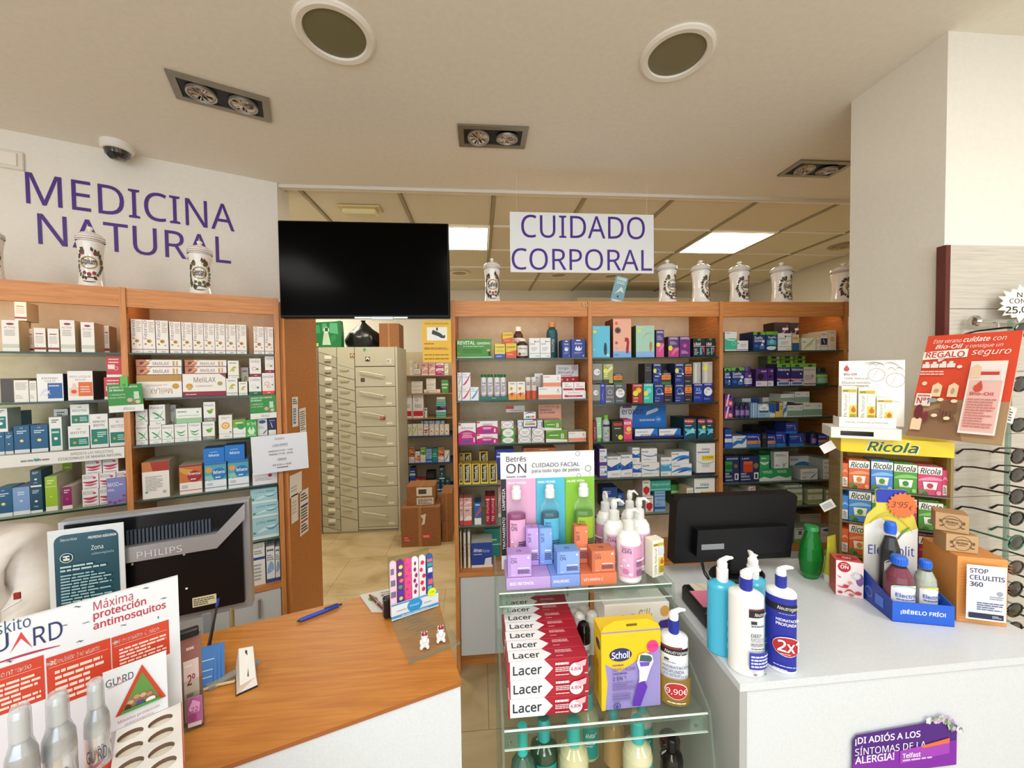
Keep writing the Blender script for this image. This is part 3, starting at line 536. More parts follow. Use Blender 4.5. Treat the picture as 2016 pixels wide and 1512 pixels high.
ctlnv|condom_box|box|narrow cobalt blue box|2638A8|1A2678|l .2,.85,.8,.95,1,C8D0F0;w .3,.7,.2,.4,.75,.1,8AA0E8;w .3,.7,.5,.4,.1,.08,8AA0E8
ctlre|condom_box|box|dark red box with flame and yellow dot|A82A26|6A1A16|tb CONTROL,.1,.88,.92,.96,F4E8E0;c .6,.68,.28,E89A3A;c .65,.66,.18,F2C84A;c .3,.52,.26,E2E63A;l .1,.2,.8,.32,2,F0C8B0;r .1,.08,.5,.13,F0C8B0
ctltu|condom_box|box|turquoise box with yellow dot|3FBFB2|2E9088|tb CONTROL,.1,.88,.92,.96,F4F8F4;c .55,.64,.26,7FE0D0;c .24,.5,.26,E2E63A;l .1,.2,.8,.32,2,D0F4EC
ctxl|condom_box|box|deep blue extra large box|1A2E92|141E62|tb CONTROL,.1,.9,.9,.97,F0F0F4;tb XL,.2,.58,.85,.78,8AC8E8;r .2,.47,.8,.51,DDE4F4;l .06,.2,.7,.3,2,7A96D8
ctxd|condom_box|box|deep blue box with white offer disc|1A2E92|141E62|tb CONTROL,.1,.9,.9,.97,F0F0F4;c .5,.56,.46,F2F2F0;t 10,.15,.46,.4,.58,333333;l .3,.62,.75,.74,2,555555;l .06,.12,.7,.22,2,7A96D8
slvr|condom_box|box|plain brushed silver box|B4B2AC|8A8882|r .2,.06,.5,.94,D2D0CA;c .2,.86,.04,5A5A5A;c .85,.15,.05,5A5A5A
slvy|condom_box|box|silver box with yellow dot|BCB4AA|8A8882|r .2,.06,.5,.94,D8D0C6;c .32,.72,.24,E2E63A;l .7,.88,.95,.93,1,6A6A6A
dark|carton|box|near black carton with faint print|2A2B30|1C1D22|l .15,.6,.85,.85,2,6A6C72;r .15,.1,.85,.14,55575C
redn|lip_care|box|slim wine red pack|8E2438|6A1C2C|tv LELO,.3,.15,.7,.6,E8C8C8;c .5,.68,.18,E8C8C8
gtub|gel_tube:squeeze|tube|pale green squeeze tube|9ED8A8|6AB87A|l .25,.6,.75,.8,2,F0F8F0;r .2,.1,.8,.14,F0F8F0
gbot|gel_bottle:bottle|bottle|silver gel bottle with lime cap|B9BDBE|6CBE2E|r .1,.82,.9,.95,2A3A50;c .6,.58,.14,7AC050;c .4,.4,.06,222222;l .3,.1,.7,.2,2,8A9090
blkd|condom_box|box|black durable pack with yellow dot|33362C|22241E|r .15,.78,.9,.92,C83A30;l .2,.6,.8,.7,1,B8B89A;c .75,.2,.22,E2E63A;c .4,.3,.06,B0B88A
durx|condom_box|box|pink box with lips and yellow dot|E0487E|A83058|r .08,.78,.85,.9,F4E4EC;tb DURA,.2,.8,.75,.88,B03068;c .62,.56,.28,E2E63A;w .1,.9,.42,.3,.42,.12,F0A03A;r 0,0,1,.1,C82A68
erox|carton|box|white and blue carton|EDEFF2|3A5A9A|p .6,0,1,0,1,1,.85,1,1F7AD0;t eroxon,.24,.02,.9,.42,1E2A4A;l .05,.6,.6,.75,1,999999
prim|carton|box|dark teal carton with ice crystals and red badge|154A5E|10323E|o .45,.88,.48,.11,C8302C;tb Prime,.1,.83,.75,.92,F4E8E4;w .05,.95,.5,.3,.45,.2,5AC0D8;w .1,.9,.2,.45,.3,.14,7AD8E8;c .7,.45,.14,9AE0EC;l .1,.62,.6,.7,1,BFE0E8
primy|carton|box|dark teal carton with red badge and yellow dot|154A5E|10323E|o .45,.88,.48,.11,C8302C;tb Prime,.1,.83,.75,.92,F4E8E4;w .05,.95,.5,.3,.45,.2,5AC0D8;c .7,.58,.2,E2E63A;w .1,.9,.2,.45,.3,.14,7AD8E8
bona|carton|box|white carton with dark blue wave and eye|EBECEE|BDBDBA|tb Banoftal,.03,.86,.75,.95,1C3A4A;p 0,.32,1,.38,1,.72,.6,.6,.3,.5,0,.62,2A4EA8;g .92,.52,.2,.06,3A9AD0;l .3,.12,.9,.22,2,B4B4B4;r 0,0,1,.03,9A9A9A
bonb|carton|box|wide white carton with dark blue eye wave|EBECEE|BDBDBA|tb Banoftal,.05,.76,.42,.9,1C3A4A;w 0,1,.3,.7,.6,.22,1F8ACC;w .3,1,.25,.5,.5,.2,2A5AC0;g .9,.5,.1,.03,3A9AD0;l .1,.08,.3,.14,1,999999
bonc|carton|box|wide white carton with thin blue arc|ECEDEE|BDBDBA|tb Banoftal,.05,.72,.42,.86,1C3A4A;w 0,1,.62,.3,.55,.08,2E86C0;g .92,.52,.08,.03,3A7AB0;l .1,.2,.6,.28,1,B4B4B4;r 0,.18,1,.2,C8C8C8
bonn|carton|box|narrow white carton with blue wave|EBECEE|BDBDBA|tb Banoftal,.08,.8,.92,.9,1C3A4A;p 0,.3,1,.3,1,.62,.5,.5,0,.62,2458B8;c .9,.48,.16,5AB0DC;l .1,.08,.8,.2,2,B4B4B4
bonl|carton|box|tall carton with light blue lower half|EBECEE|BDBDBA|tb Banoftal,.05,.8,.8,.88,1C3A4A;r 0,.25,1,.62,3F9ED4;w 0,1,.62,.5,.66,.1,7AC0E4;c .9,.48,.14,BFE0F0;l .1,.05,.9,.18,2,B4B4B4
bonp|carton|box|white carton with blue eye and violet base|E9E8EE|55459A|r 0,0,1,.22,5A44A0;tb Banoftal,.05,.82,.75,.94,2A2A5A;c .8,.5,.2,3A9AD0;l .1,.3,.6,.6,3,B4B0C0
bonr|carton|box|white carton with red stripe and blue eye|EBE8E8|B9B0AE|r 0,.3,1,.62,C8383A;c .8,.45,.18,3A7AC0;l .1,.7,.8,.9,2,AAAAAA
uni|carton|box|large white carton with yellow price label|EDEDEB|AEB8B0|tb Unica,.3,.76,.7,.85,2A3A4A;r .06,.68,.7,.72,5A7A9A;r .3,.42,.95,.58,EAD21E;t 2_x_8^60€,.34,.48,.9,.56,2A2A14;w 0,1,.42,.2,.4,.04,9AC0C8;l .3,.18,.75,.28,3,B4B4B4
nvbase|display_tray|tray|low dark violet display base|2A2048|1C1634|
hero|carton|box|white carton with red heart shield|EDE6E4|B8A49E|l .15,.8,.85,.9,1,555555;p .1,.5,.5,.64,.9,.5,.9,.28,.5,.05,.1,.28,C82A34;r .1,.05,.9,.08,C8A0A0
aqu|carton|box|teal carton with pale lettering|35A394|2A7E72|t Aquoral,.08,.45,.92,.8,BFEAE0;r 0,.1,1,.22,7FD0BE
aqub|carton|box|pale blue eye drop carton with blue bands|8FB8E0|5A86B4|tb Aquoral,.08,.86,.95,.95,1E4A8A;t Aquoral,.2,.48,.98,.66,1E5AA0;r 0,.12,1,.25,2A5AB0;l .1,.32,.8,.42,2,5A86C0;r 0,.74,1,.78,2A6AC0
grn|carton|box|plain green carton|4E9A4A|3A7A3A|r 0,.6,1,.7,C8E0B8;l .1,.3,.8,.5,1,DDEED4
bluc|carton|box|blue carton with rounded white panel|3058A8|24427E|r .1,.1,.9,.5,DDE4EE;l .1,.65,.8,.85,2,C0CCE8
mint|carton|box|white carton with mint green swirl|E9ECE8|A8B4AC|r 0,.08,1,.66,3FB894;g .75,.4,.18,.05,8ADCC2;l .06,.9,.4,.95,1,555555;w 0,1,.66,.5,.62,.06,E9ECE8
wvio|carton|box|low white carton with violet rule|E9E9EA|B0B0B4|r 0,.1,1,.16,8A5A9A;l .3,.4,.8,.7,2,AAAAAA;c .08,.75,.06,3A6A4A
slee|carton|box|navy carton with lime green top|1B3578|15264E|r 0,.84,1,1,6FB42E;c .45,.88,.16,1A2A2A;tb Sueño,.1,.6,.75,.76,EAEFF6;tb Dormir,.1,.46,.7,.58,EAEFF6;r .1,.18,.4,.34,2A6AB0;c .8,.5,.12,DDE4EE;c .72,.32,.1,F0F0E4;l .5,.1,.9,.3,2,8AA8D8
slec|carton|box|navy carton with teacup and lime top|1B3578|15264E|r 0,.84,1,1,6FB42E;c .8,.9,.2,5AA02A;tb Sueño,.2,.64,.9,.76,EAEFF6;r .1,.3,.9,.56,3AA8B4;o .45,.14,.4,.1,DDE4EE;c .75,.16,.12,E8E8A0;c .5,.48,.2,7AC8D0
pack|carton|box|dark plum carton leaning back|241A24|1A121A|w .1,.9,.7,.4,.9,.1,8A8A9A;l .55,.7,.95,.85,1,D0C8D0;c .85,.5,.1,D83A6A
pots|carton|box|small carton with amber and blue halves|E2C79A|8A7A62|r 0,0,1,.48,235A86;l .15,.7,.85,.85,2,8A5A2A
zen|carton|box|cream carton with green smoke swirl|EBEADC|C0BCA4|w .1,.95,.1,.5,.95,.2,A8C88A;w .05,.8,.1,.3,.6,.15,E0D07A;l .08,.6,.35,.75,2,6A6A4A
nigh|carton|box|white carton with dark moon window|E9E6DC|B9B29C|l .15,.82,.85,.92,1,888888;r .05,.3,.95,.66,2E2E5A;w .35,.6,.6,.5,.38,.1,E8E8F0;r 0,.2,1,.215,999999
suns|carton|box|cream carton with small gold sun|EAE3CE|BDB294|l .2,.85,.85,.93,1,AAAAAA;c .5,.56,.26,D8A83A;c .5,.56,.12,EAE3CE;r 0,.2,1,.21,999999
viob|pill_bottle:jar|bottle|round violet pill bottle|4A2A78|5A2A86|r 0,.1,1,.6,E4DEEC;l .2,.2,.8,.5,3,8A7AA8;c .5,.8,.1,C8A0DA
viol|carton|box|violet carton with dark jar window|5A2E82|3A1E54|c .4,.55,.28,1A1424;r 0,0,1,.3,E6E0EA;l .45,.8,.95,.92,1,D8C8E8;l .1,.1,.6,.22,2,8A6AA8
vale|carton|box|indigo valerian carton with lime top|2E2A72|1E1C4A|r 0,.84,1,1,6FB42E;r .35,.86,.68,.95,1A3A2A;tb Valeriana,.06,.68,.94,.8,F0EEF6;c .8,.54,.07,C8D2EC;w 0,1,.32,.2,.3,.12,E0A0B0;r 0,.02,1,.2,DDE0EA;r .1,.06,.9,.16,3A6AB0
valw|carton|box|grey white valerian carton with lime top|D6D2CE|A8A49A|r 0,.84,1,1,6FB42E;r .35,.86,.68,.95,1A3A2A;t Valeriana,.06,.68,.94,.78,B06A7A;c .7,.42,.12,C88A5A;r 0,.06,1,.1,9A4A5A;l .1,.25,.6,.5,3,AAAAAA
gstk|carton|box|lime green carton in a stack|86B83A|4A5A44|r .3,.3,.7,.85,1E3E22;c .8,.4,.1,E0C8A0;r 0,0,1,.15,5E8E28
gjar|pill_bottle:jar|jar|dark glass jar with green label|2E4A3E|1A1E1C|r 0,.05,1,.95,5A9E78;r 0,.7,1,.95,9AC84A;l .2,.15,.8,.6,4,C8E0CC
ppk|carton|box|violet and pink carton with crescent|6A3A9E|4A2A6A|p 0,0,1,0,1,.4,0,.65,D84A86;p .4,1,.6,1,.3,0,.1,0,E8E0F0;c .7,.8,.15,2A1A4A;c .7,.25,.2,F0C8A8
vbot|pill_bottle:bottle|bottle|small dark violet syrup bottle|2A2452|1A1E3A|r 0,.1,1,.8,5A3A86;l .2,.2,.8,.7,4,C8B8DC
lbw|carton|box|narrow pale blue carton|B8D2E4|7AA2C0|r .1,0,.3,1,5A9AC8;r .6,0,.75,1,5A9AC8
clou|carton|box|pale blue sleep carton with white cloud|A9C9E2|5A82A8|p .68,.4,1,.3,1,1,.62,1,2A5AA8;c .25,.68,.15,F0F4F6;c .4,.76,.17,F0F4F6;c .5,.66,.14,F0F4F6;l .2,.64,.5,.72,1,555555;r .1,.36,.62,.5,2A5A9A;r .7,0,1,.28,EDE6E0;l .1,.12,.6,.26,2,7A9ABA
fblu|carton|box|flat white carton with blue end|E6E8EC|9AA4B0|r .52,0,1,1,2A4A9A;l .05,.3,.4,.7,1,7A9AB8;c .7,.5,.05,DDE4F0
fred|carton|box|flat white carton with red stripe|E9E4DE|A8A49A|r .1,.1,.9,.3,A84A3A;l .1,.5,.8,.8,1,777777
ybl|carton|box|yellow and blue carton|E3C86A|B09A4A|r 0,.4,.5,1,2A3A7A;l .55,.5,.95,.8,2,8A7A3A
lacw|carton|box|wide white carton with sage green lower half|E4E8E2|AEB4AA|r 0,.06,1,.5,86A898;l .06,.75,.35,.85,1,777777;c .85,.75,.035,6A8A7A;r 0,.5,1,.53,6A9A86
dorm|carton|box|royal blue sleep carton with white moon|2A44B0|1E2E74|tb Dormidina,.05,.7,.62,.82,DDE6F6;w .72,.85,.8,.5,.3,.14,EEF2FA;l .1,.55,.5,.62,1,A8BCE8;r 0,0,1,.2,2A8AD0
dora|carton|box|royal blue carton with amber band|2A3AA0|1E2A6A|tb DormiSueno,.05,.72,.72,.86,DDE6F6;r 0,.24,1,.5,D8924A;c .8,.36,.1,C8782A;w .78,.9,.85,.65,.55,.12,E8ECF8;r 0,0,1,.2,3A7AC0
bwav|carton|box|white carton with blue zigzag wave|E2E8EE|8AA2BC|p 0,.05,.4,.35,.7,.3,1,.75,1,1,.6,.6,.3,.62,0,.4,2A7AC8;l .3,.7,.8,.82,1,5A6A7A
blup|carton|box|tall blue carton with paler foot|2A4AA4|1E3070|r 0,.3,1,.5,DDE6F0;l .1,.6,.9,.75,1,DDE6F0;r 0,0,1,.25,2A62C0
blak|carton|box|stacked black carton|17171C|101014|r .8,.2,.98,.6,3A4A9A
pkre|gift_pack|box|navy gift pack with green jar window|27305E|1A2040|r .02,.42,.5,.80,2E9A44;r .02,.5,.5,.68,1E6A30;tb PACK,.02,.3,.3,.37,E4E8F0;tb REGALO,.02,.2,.45,.27,E4E8F0;r .68,.1,.95,.34,E4E8F0;r .74,.14,.86,.3,2A2A2A;c .75,.62,.14,7A6A4A;l .05,.06,.6,.14,1,A8B2D0;l .1,.85,.9,.95,1,A8B2D0
pkro|gift_pack|box|navy gift pack with orange jar window|27305E|1A2040|r .18,.38,.68,.78,C8482A;r .2,.68,.66,.8,D8623A;tb PACK,.06,.28,.34,.35,E4E8F0;tb REGALO,.06,.18,.5,.25,E4E8F0;r .74,.1,.98,.36,E4E8F0;r .8,.14,.92,.3,2A2A2A;c .84,.62,.14,8A7A5A;l .05,.06,.6,.14,1,A8B2D0;tb Leni,.1,.88,.45,.95,C8D0E4
yovi|carton|box|wide green carton over white wave|2EA060|207A48|tb YOVIS,.1,.62,.4,.84,DDF0E4;tb YOVIS,.55,.62,.85,.84,DDF0E4;p 0,0,1,0,1,.35,.85,.22,.6,.4,.35,.2,.15,.36,0,.22,E6EAE4
yovs|carton|box|small green carton with pale wave|3AA868|247A48|w .05,.95,.5,.25,.5,.2,DDEEE2;l .15,.7,.7,.85,1,DDF0E4
melo|carton|box|white carton with turquoise daisy|E8EAE8|AAB2B0|l .08,.72,.9,.86,2,777777;p .6,.05,.66,.3,.72,.05,5AB0B8;p .5,.2,.75,.22,.95,.35,.75,.28,5AB0B8;p .55,.35,.68,.2,.85,.02,.7,.24,5AB0B8;l .08,.1,.4,.25,2,5A9AB0
lact|carton|box|white probiotic carton with blue ribbon|E6E8E6|A8AEA8|tb Lactoflora,.12,.6,.8,.74,555B5A;w .55,.95,.1,.3,.6,.14,3A86C0;l .12,.12,.35,.3,2,999999;r 0,.52,1,.54,B8C4C0
lacg|carton|box|white probiotic carton with green ribbon|E6E9E4|A8AEA4|tb Lactoflora,.1,.6,.9,.76,555B5A;w .55,.95,.1,.3,.6,.14,5AB88A;l .12,.12,.4,.35,2,999999
gcut|carton|box|white carton with olive green lower half|E4E6D8|A2A884|r 0,.05,1,.5,A2B46A;l .2,.72,.5,.82,1,777777
poch|carton|box|tan checked carton|C8C2AA|8A8462|t Poluar,.1,.5,.8,.75,444444;r 0,.1,1,.2,9A9472
wcap|carton|box|white carton with blue capsule mark|E4E4E0|B0A898|o .5,.82,.34,.1,2A5AA0;w .55,.95,.1,.2,.35,.08,2A2A3A;l .1,.4,.7,.6,3,AAAAAA
wgrn|carton|box|white carton with small green badge|E4E8E0|9AA88A|r .35,.55,.65,.8,2A8A6A;l .1,.85,.9,.95,1,777777;r 0,0,1,.3,7AB05A
ppl|carton|box|pink and white leafy carton|D8A8B4|A87A86|w .1,.9,.3,.6,.8,.2,B03A5A;w .2,.9,.6,.2,.3,.15,EFE0E2
'''
# ================================================================ shelving
BAYS = []
def bay(name, label, fr, s0, s1, top, shelves, base, dep, cutl=True, door=True, last=False):
    """a bay of fitted shelving: uprights, back, rails, glass shelves, cupboard"""
    BAYS.append((fr, s0 + .0265, s1 - .0055, sorted(list(shelves) + [base]), top - .026))
    t = thing(name, label, 'shelving', fr.at(s0, 0, 0), fr.ang, 'fitted oak shelving bays'); w = s1 - s0 - .0008; up = .022
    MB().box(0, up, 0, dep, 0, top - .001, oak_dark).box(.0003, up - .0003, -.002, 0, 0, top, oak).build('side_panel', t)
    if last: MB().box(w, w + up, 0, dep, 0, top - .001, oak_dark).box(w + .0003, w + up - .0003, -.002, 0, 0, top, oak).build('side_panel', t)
    MB().box(up, w, dep - .01, dep, base, top - .002, cream).build('back_panel', t)
    MB().box(up, w, .004, .024, top - .086, top - .002, oak_h).build('top_rail', t)
    MB().box(up, w, .024, dep - .01, top - .022, top - .002, oak_h).build('top_board', t)
    MB().box(up + .02, w - .02, .03, .055, top - .045, top - .023, M('FFF0D2', .5, emit=LIGHT_STRIP)).build('light_strip', t)
    for z in shelves:
        mb = MB().box(up + .002, w - .002, .006, dep - .012, z - .008, z, glass)
        mb.box(up + .002, w - .002, .004, .006, z - .008, z, M('1E3A34', .15))
        g = mb.build('glass_shelf', t)
        pins = MB()
        for x in (up, w):
            for y in (.05, dep - .07): pins.tube([(x + (.0002 if x < .1 else -.0045), y, z - .0125), (x + (.0045 if x < .1 else -.0002), y, z - .0125)], .004, silver, 6)
        pins.build('shelf_pin', t)['kind'] = 'stuff'
    MB().box(up, w, .002, dep - .01, base - .024, base, oak_h).build('bottom_board', t)
    MB().box(up, w, .06, dep, 0, .08, oak_h).build('plinth', t)
    MB().box(up, w, .03, dep, .08, base - .024, 'CFCDC6').build('cupboard', t)
    dr = MB().box(up + .003, w - .003, .010, .028, .09, base - .03, laminate, .002).build('door', t)
    MB().box(w * .82, w * .82 + .012, -.004, .010, base - .16, base - .06, silver, .002).build('handle', dr)
    return t
LS = [1.765, 1.556, 1.34, 1.085, .80]; C2 = [1.731, 1.47, 1.255, 1.046, .84]; C3 = [1.7625, 1.555, 1.372, 1.197, .993, .844]; CS = [1.733, 1.503, 1.261, 1.039, .811]
bay('shelving_bay', 'oak shelving bay at the far left edge, behind the white-coated person', LF, -1.57, -.607, 2.056, LS, .56, .33)
bay('shelving_bay', 'oak shelving bay just left of the doorway, under the purple lettering', LF, -.607, -.022, 2.056, LS, .56, .33, last=True)
CX = [-.148, .602, 1.366, 2.135, 2.92]
for i, lb in enumerate(('oak shelving bay just right of the doorway and television', 'oak shelving bay under the hanging white sign', 'oak shelving bay next to the white column', 'oak shelving bay almost wholly hidden behind the white column')):
    bay('shelving_bay', lb, CFR, CX[i], CX[i + 1], 2.045, (CS, C2, C3, C3)[i], .61 if i > 1 else .56, .33, last=i == 3)
# jamb panel at the doorway, with papers taped on
JX = ony(567, 900, 2.14).x
jp = thing('doorway_panel', 'oak end panel lining the left side of the doorway, notices taped on it', 'panel', (JX, 2.14, 0), PI / 2)
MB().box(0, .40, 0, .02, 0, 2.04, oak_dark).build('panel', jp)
MB().box(-.004, 0, -.001, .021, 0, 2.04, oak).build('edge_strip', jp)
JF = Frame((JX + .0005, 2.14, 0), -PI / 2 + PI)   # u runs to the back, seen from the doorway
def paper(name, label, cat, x0, y0, x1, y1, ops, lean=0, group=None):
    def un(px, py):
        r = ray(px, py); P = EYE + r * ((JX + .002) / r.x); return P.y - 2.14, P.z
    s0, z1 = un(x0, y0); s1, z0 = un(x1, y1); w, h = s1 - s0, z1 - z0
    T = thing(name, label, cat, (JX + .0022, 2.14 + s0, z0), (0, 0, PI / 2), group)
    p = MB().box(0, w, -.0006, 0, 0, h, 'E9E6DF').build('sheet', T)
    draw(MB(), ops, flat(w, h, .0003), w, h).build('print', T).location = (0, -.0008, 0)
    T.rotation_euler = (0, lean, PI / 2)
    return T
G = 'notices taped on the doorway panel'
paper('notice', 'narrow leaflet with a blue block, topmost on the doorway panel', 'notice', 574, 782, 587, 838, 'l .1,.75,.9,.95,3,555555;r .15,.1,.6,.62,3D7FB4;l .2,.15,.55,.6,5,DDE8F2', .02, G)
paper('notice', 'narrow typed notice beside the blue leaflet on the doorway panel', 'notice', 589, 805, 603, 850, 'l .1,.1,.9,.9,9,7A7A7A', -.02, G)
paper('notice', 'crumpled blank slip under the opening hours sheet on the doorway panel', 'notice', 569, 938, 594, 966, 'l .1,.2,.8,.5,2,BBBBBB', .05, G)
paper('notice', 'plain torn slip, lower left on the doorway panel', 'notice', 572, 978, 587, 1022, 'l .1,.3,.8,.8,4,C4C4C4', .04, G)
paper('notice', 'small form with blue and red lines, lowest on the doorway panel', 'notice', 588, 970, 607, 1042, 'l .1,.75,.9,.95,3,444444;r .1,.62,.9,.67,2C3E80;l .1,.35,.9,.6,4,444444;r .1,.28,.9,.32,B03030;l .1,.05,.9,.25,3,444444', .06, G)
# opening hours sheet hung on the shelf front
hs, hz0 = LF.un(498, 936, -.03); hs1, hz1 = LF.un(606, 850, -.03)
t = thing('opening_hours_sheet', 'white sheet of typed opening hours hung on the shelf edge by the doorway', 'notice', LF.at(hs, -.03, hz0), (0, math.radians(-1.5), LANG))
hw, hh = hs1 - hs, hz1 - hz0 - .006
MB().box(0, hw, 0, .0012, 0, hh, 'E4E7EC').build('sheet', t)
draw(MB(), 't HORARIO,.41,.86,.58,.915,333333;t LUNES-VIERNES,.36,.70,.64,.75,333333;r .36,.68,.64,.685,333333;t MAÑANAS_9:00_-_14:00,.29,.55,.72,.60,333333;t TARDES_17:30_-_20:30,.29,.46,.72,.51,333333;t SÁBADOS,.44,.32,.60,.38,333333;r .44,.30,.60,.305,333333;t DE_9:30_a_14:00,.35,.17,.68,.22,333333;l .42,.10,.62,.14,1,555555', flat(hw, hh), hw, hh).build('print', t)
# ---------------------------------------------------------------- goods on the shelves
S = {}
for ln in open_styles.strip().split('\n'):
    f = [q.strip() for q in ln.split('|')]
    if len(f) < 7: continue
    S[f[0]] = f[1:]
ORD = ['first', 'second', 'third', 'fourth', 'fifth', 'sixth', 'seventh', 'eighth', 'ninth', 'tenth', 'eleventh', 'twelfth', 'thirteenth', 'fourteenth']
def goods(name, shape, w, h, d, base, side, ops):
    """one article standing on its origin: x 0..w, y 0..d, z 0..h"""
    if shape == 'box':
        mb = MB().box(0, w, 0, d, 0, h, M(side or base, .45)); 
        if not ops: mb.quad((.0004, -.0002, .0004), (w - .0004, -.0002, .0004), (w - .0004, -.0002, h - .0004), (.0004, -.0002, h - .0004), M(base, .42))
        # closing flaps: seam round the top and a tuck line on the side
        mb.quad((0, d * .5 - .0004, h + .0002), (w, d * .5 - .0004, h + .0002), (w, d * .5 + .0004, h + .0002), (0, d * .5 + .0004, h + .0002), '8C8578')
        o = mb.build(name)
        if ops: 
            draw(MB().quad((.0003, -.0003, .0003), (w - .0003, -.0003, .0003), (w - .0003, -.0003, h - .0003), (.0003, -.0003, h - .0003), M(base, .42)), ops, lambda x, z, k: (.0003 + x * (w - .0006), -.0005 - .0003 * k, .0003 + z * (h - .0006)), w, h).build('print', o)
        return o
    t = bpy.data.objects.new(name, None); COL.objects.link(t); t.empty_display_size = .03
    r = w / 2; mbm = M(base, .3)
    if ops: ops = f'r 0,0,1,1,{base};' + ops
    def c(o): o.parent = t; o.location = (r, r, 0); return o
    if shape == 'jar':       # squat jar, screw lid, wrapped label
        c(MB().lathe([(.0005, 0), (r * .92, 0), (r, r * .12), (r, h * .66), (r * .86, h * .74), (r * .72, h * .78)], mbm, 20).build('body', smooth=40))
        c(MB().lathe([(r * .78, h * .78), (r * .82, h * .79), (r * .82, h * .97), (r * .76, h), (.0005, h)], M(side, .4), 20).build('lid', smooth=40))
        c(draw(MB(), ops, curved(r, r, h * .08, h * .56, -1.35, 1.35), w * 1.35, h * .56, 8).build('label'))
    elif shape == 'bottle':  # tall bottle with rounded shoulder and cap
        c(MB().lathe([(.0005, 0), (r * .94, 0), (r, r * .14), (r, h * .70), (r * .9, h * .77), (r * .6, h * .83), (r * .5, h * .86)], mbm, 20).build('body', smooth=40))
        c(MB().lathe([(r * .62, h * .86), (r * .64, h * .87), (r * .64, h * .98), (r * .58, h), (.0005, h)], M(side, .5), 20).build('cap', smooth=40))
        if ops: c(draw(MB(), ops, curved(r, r, h * .06, h * .62, -1.3, 1.3), w * 1.3, h * .62, 8).build('label'))
    elif shape == 'tube':    # effervescent tablet tube with stopper
        c(MB().lathe([(.0005, 0), (r * .9, 0), (r * .92, h * .86)], mbm, 16).build('body', smooth=40))
        c(MB().lathe([(r * .92, h * .86), (r, h * .865), (r, h * .97), (r * .9, h), (.0005, h)], M(side, .4), 16).build('stopper', smooth=40))
        if ops: c(draw(MB(), ops, curved(r * .92, r * .92, 0, h * .86, -1.3, 1.3), w * 1.2, h * .86, 8).build('label'))
    elif shape == 'squeeze': # squeeze tube standing on its cap
        n = 14; mb = MB()
        for k in range(6):
            q0, q1 = k / 6, (k + 1) / 6; vs = []
            for q in (q0, q1): vs += [(r * (.82 + .18 * q) * math.cos(2 * PI * i / n), r * .62 * (1 - .92 * q) * math.sin(2 * PI * i / n), h * (.14 + .86 * q)) for i in range(n)]
            mb.add(vs, [(i, (i + 1) % n, n + (i + 1) % n, n + i) for i in range(n)], mbm)
        c(mb.build('body', smooth=50))
        c(MB().lathe([(.0005, 0), (r * .8, 0), (r * .84, h * .02), (r * .84, h * .13), (r * .7, h * .14)], M(side, .4), 16, sy=.7).build('cap', smooth=40))
        if ops:
            mp = lambda x, z, k: ((x - .5) * w * .8, -r * .62 * (1 - .92 * z * .95) - .001 - .0004 * k, h * (.14 + .82 * z))
            c(draw(MB(), ops, mp, w * .8, h * .8, 4).build('label'))
    elif shape == 'ball':    # clear roll pack: cylinder with dome lid
        c(MB().lathe([(.0005, 0), (r * .9, 0), (r, h * .2), (r, h * .7), (r * .8, h * .85), (.0005, h * .9)], mbm, 18).build('body', smooth=60))
    return t
LABELS_USED = {}
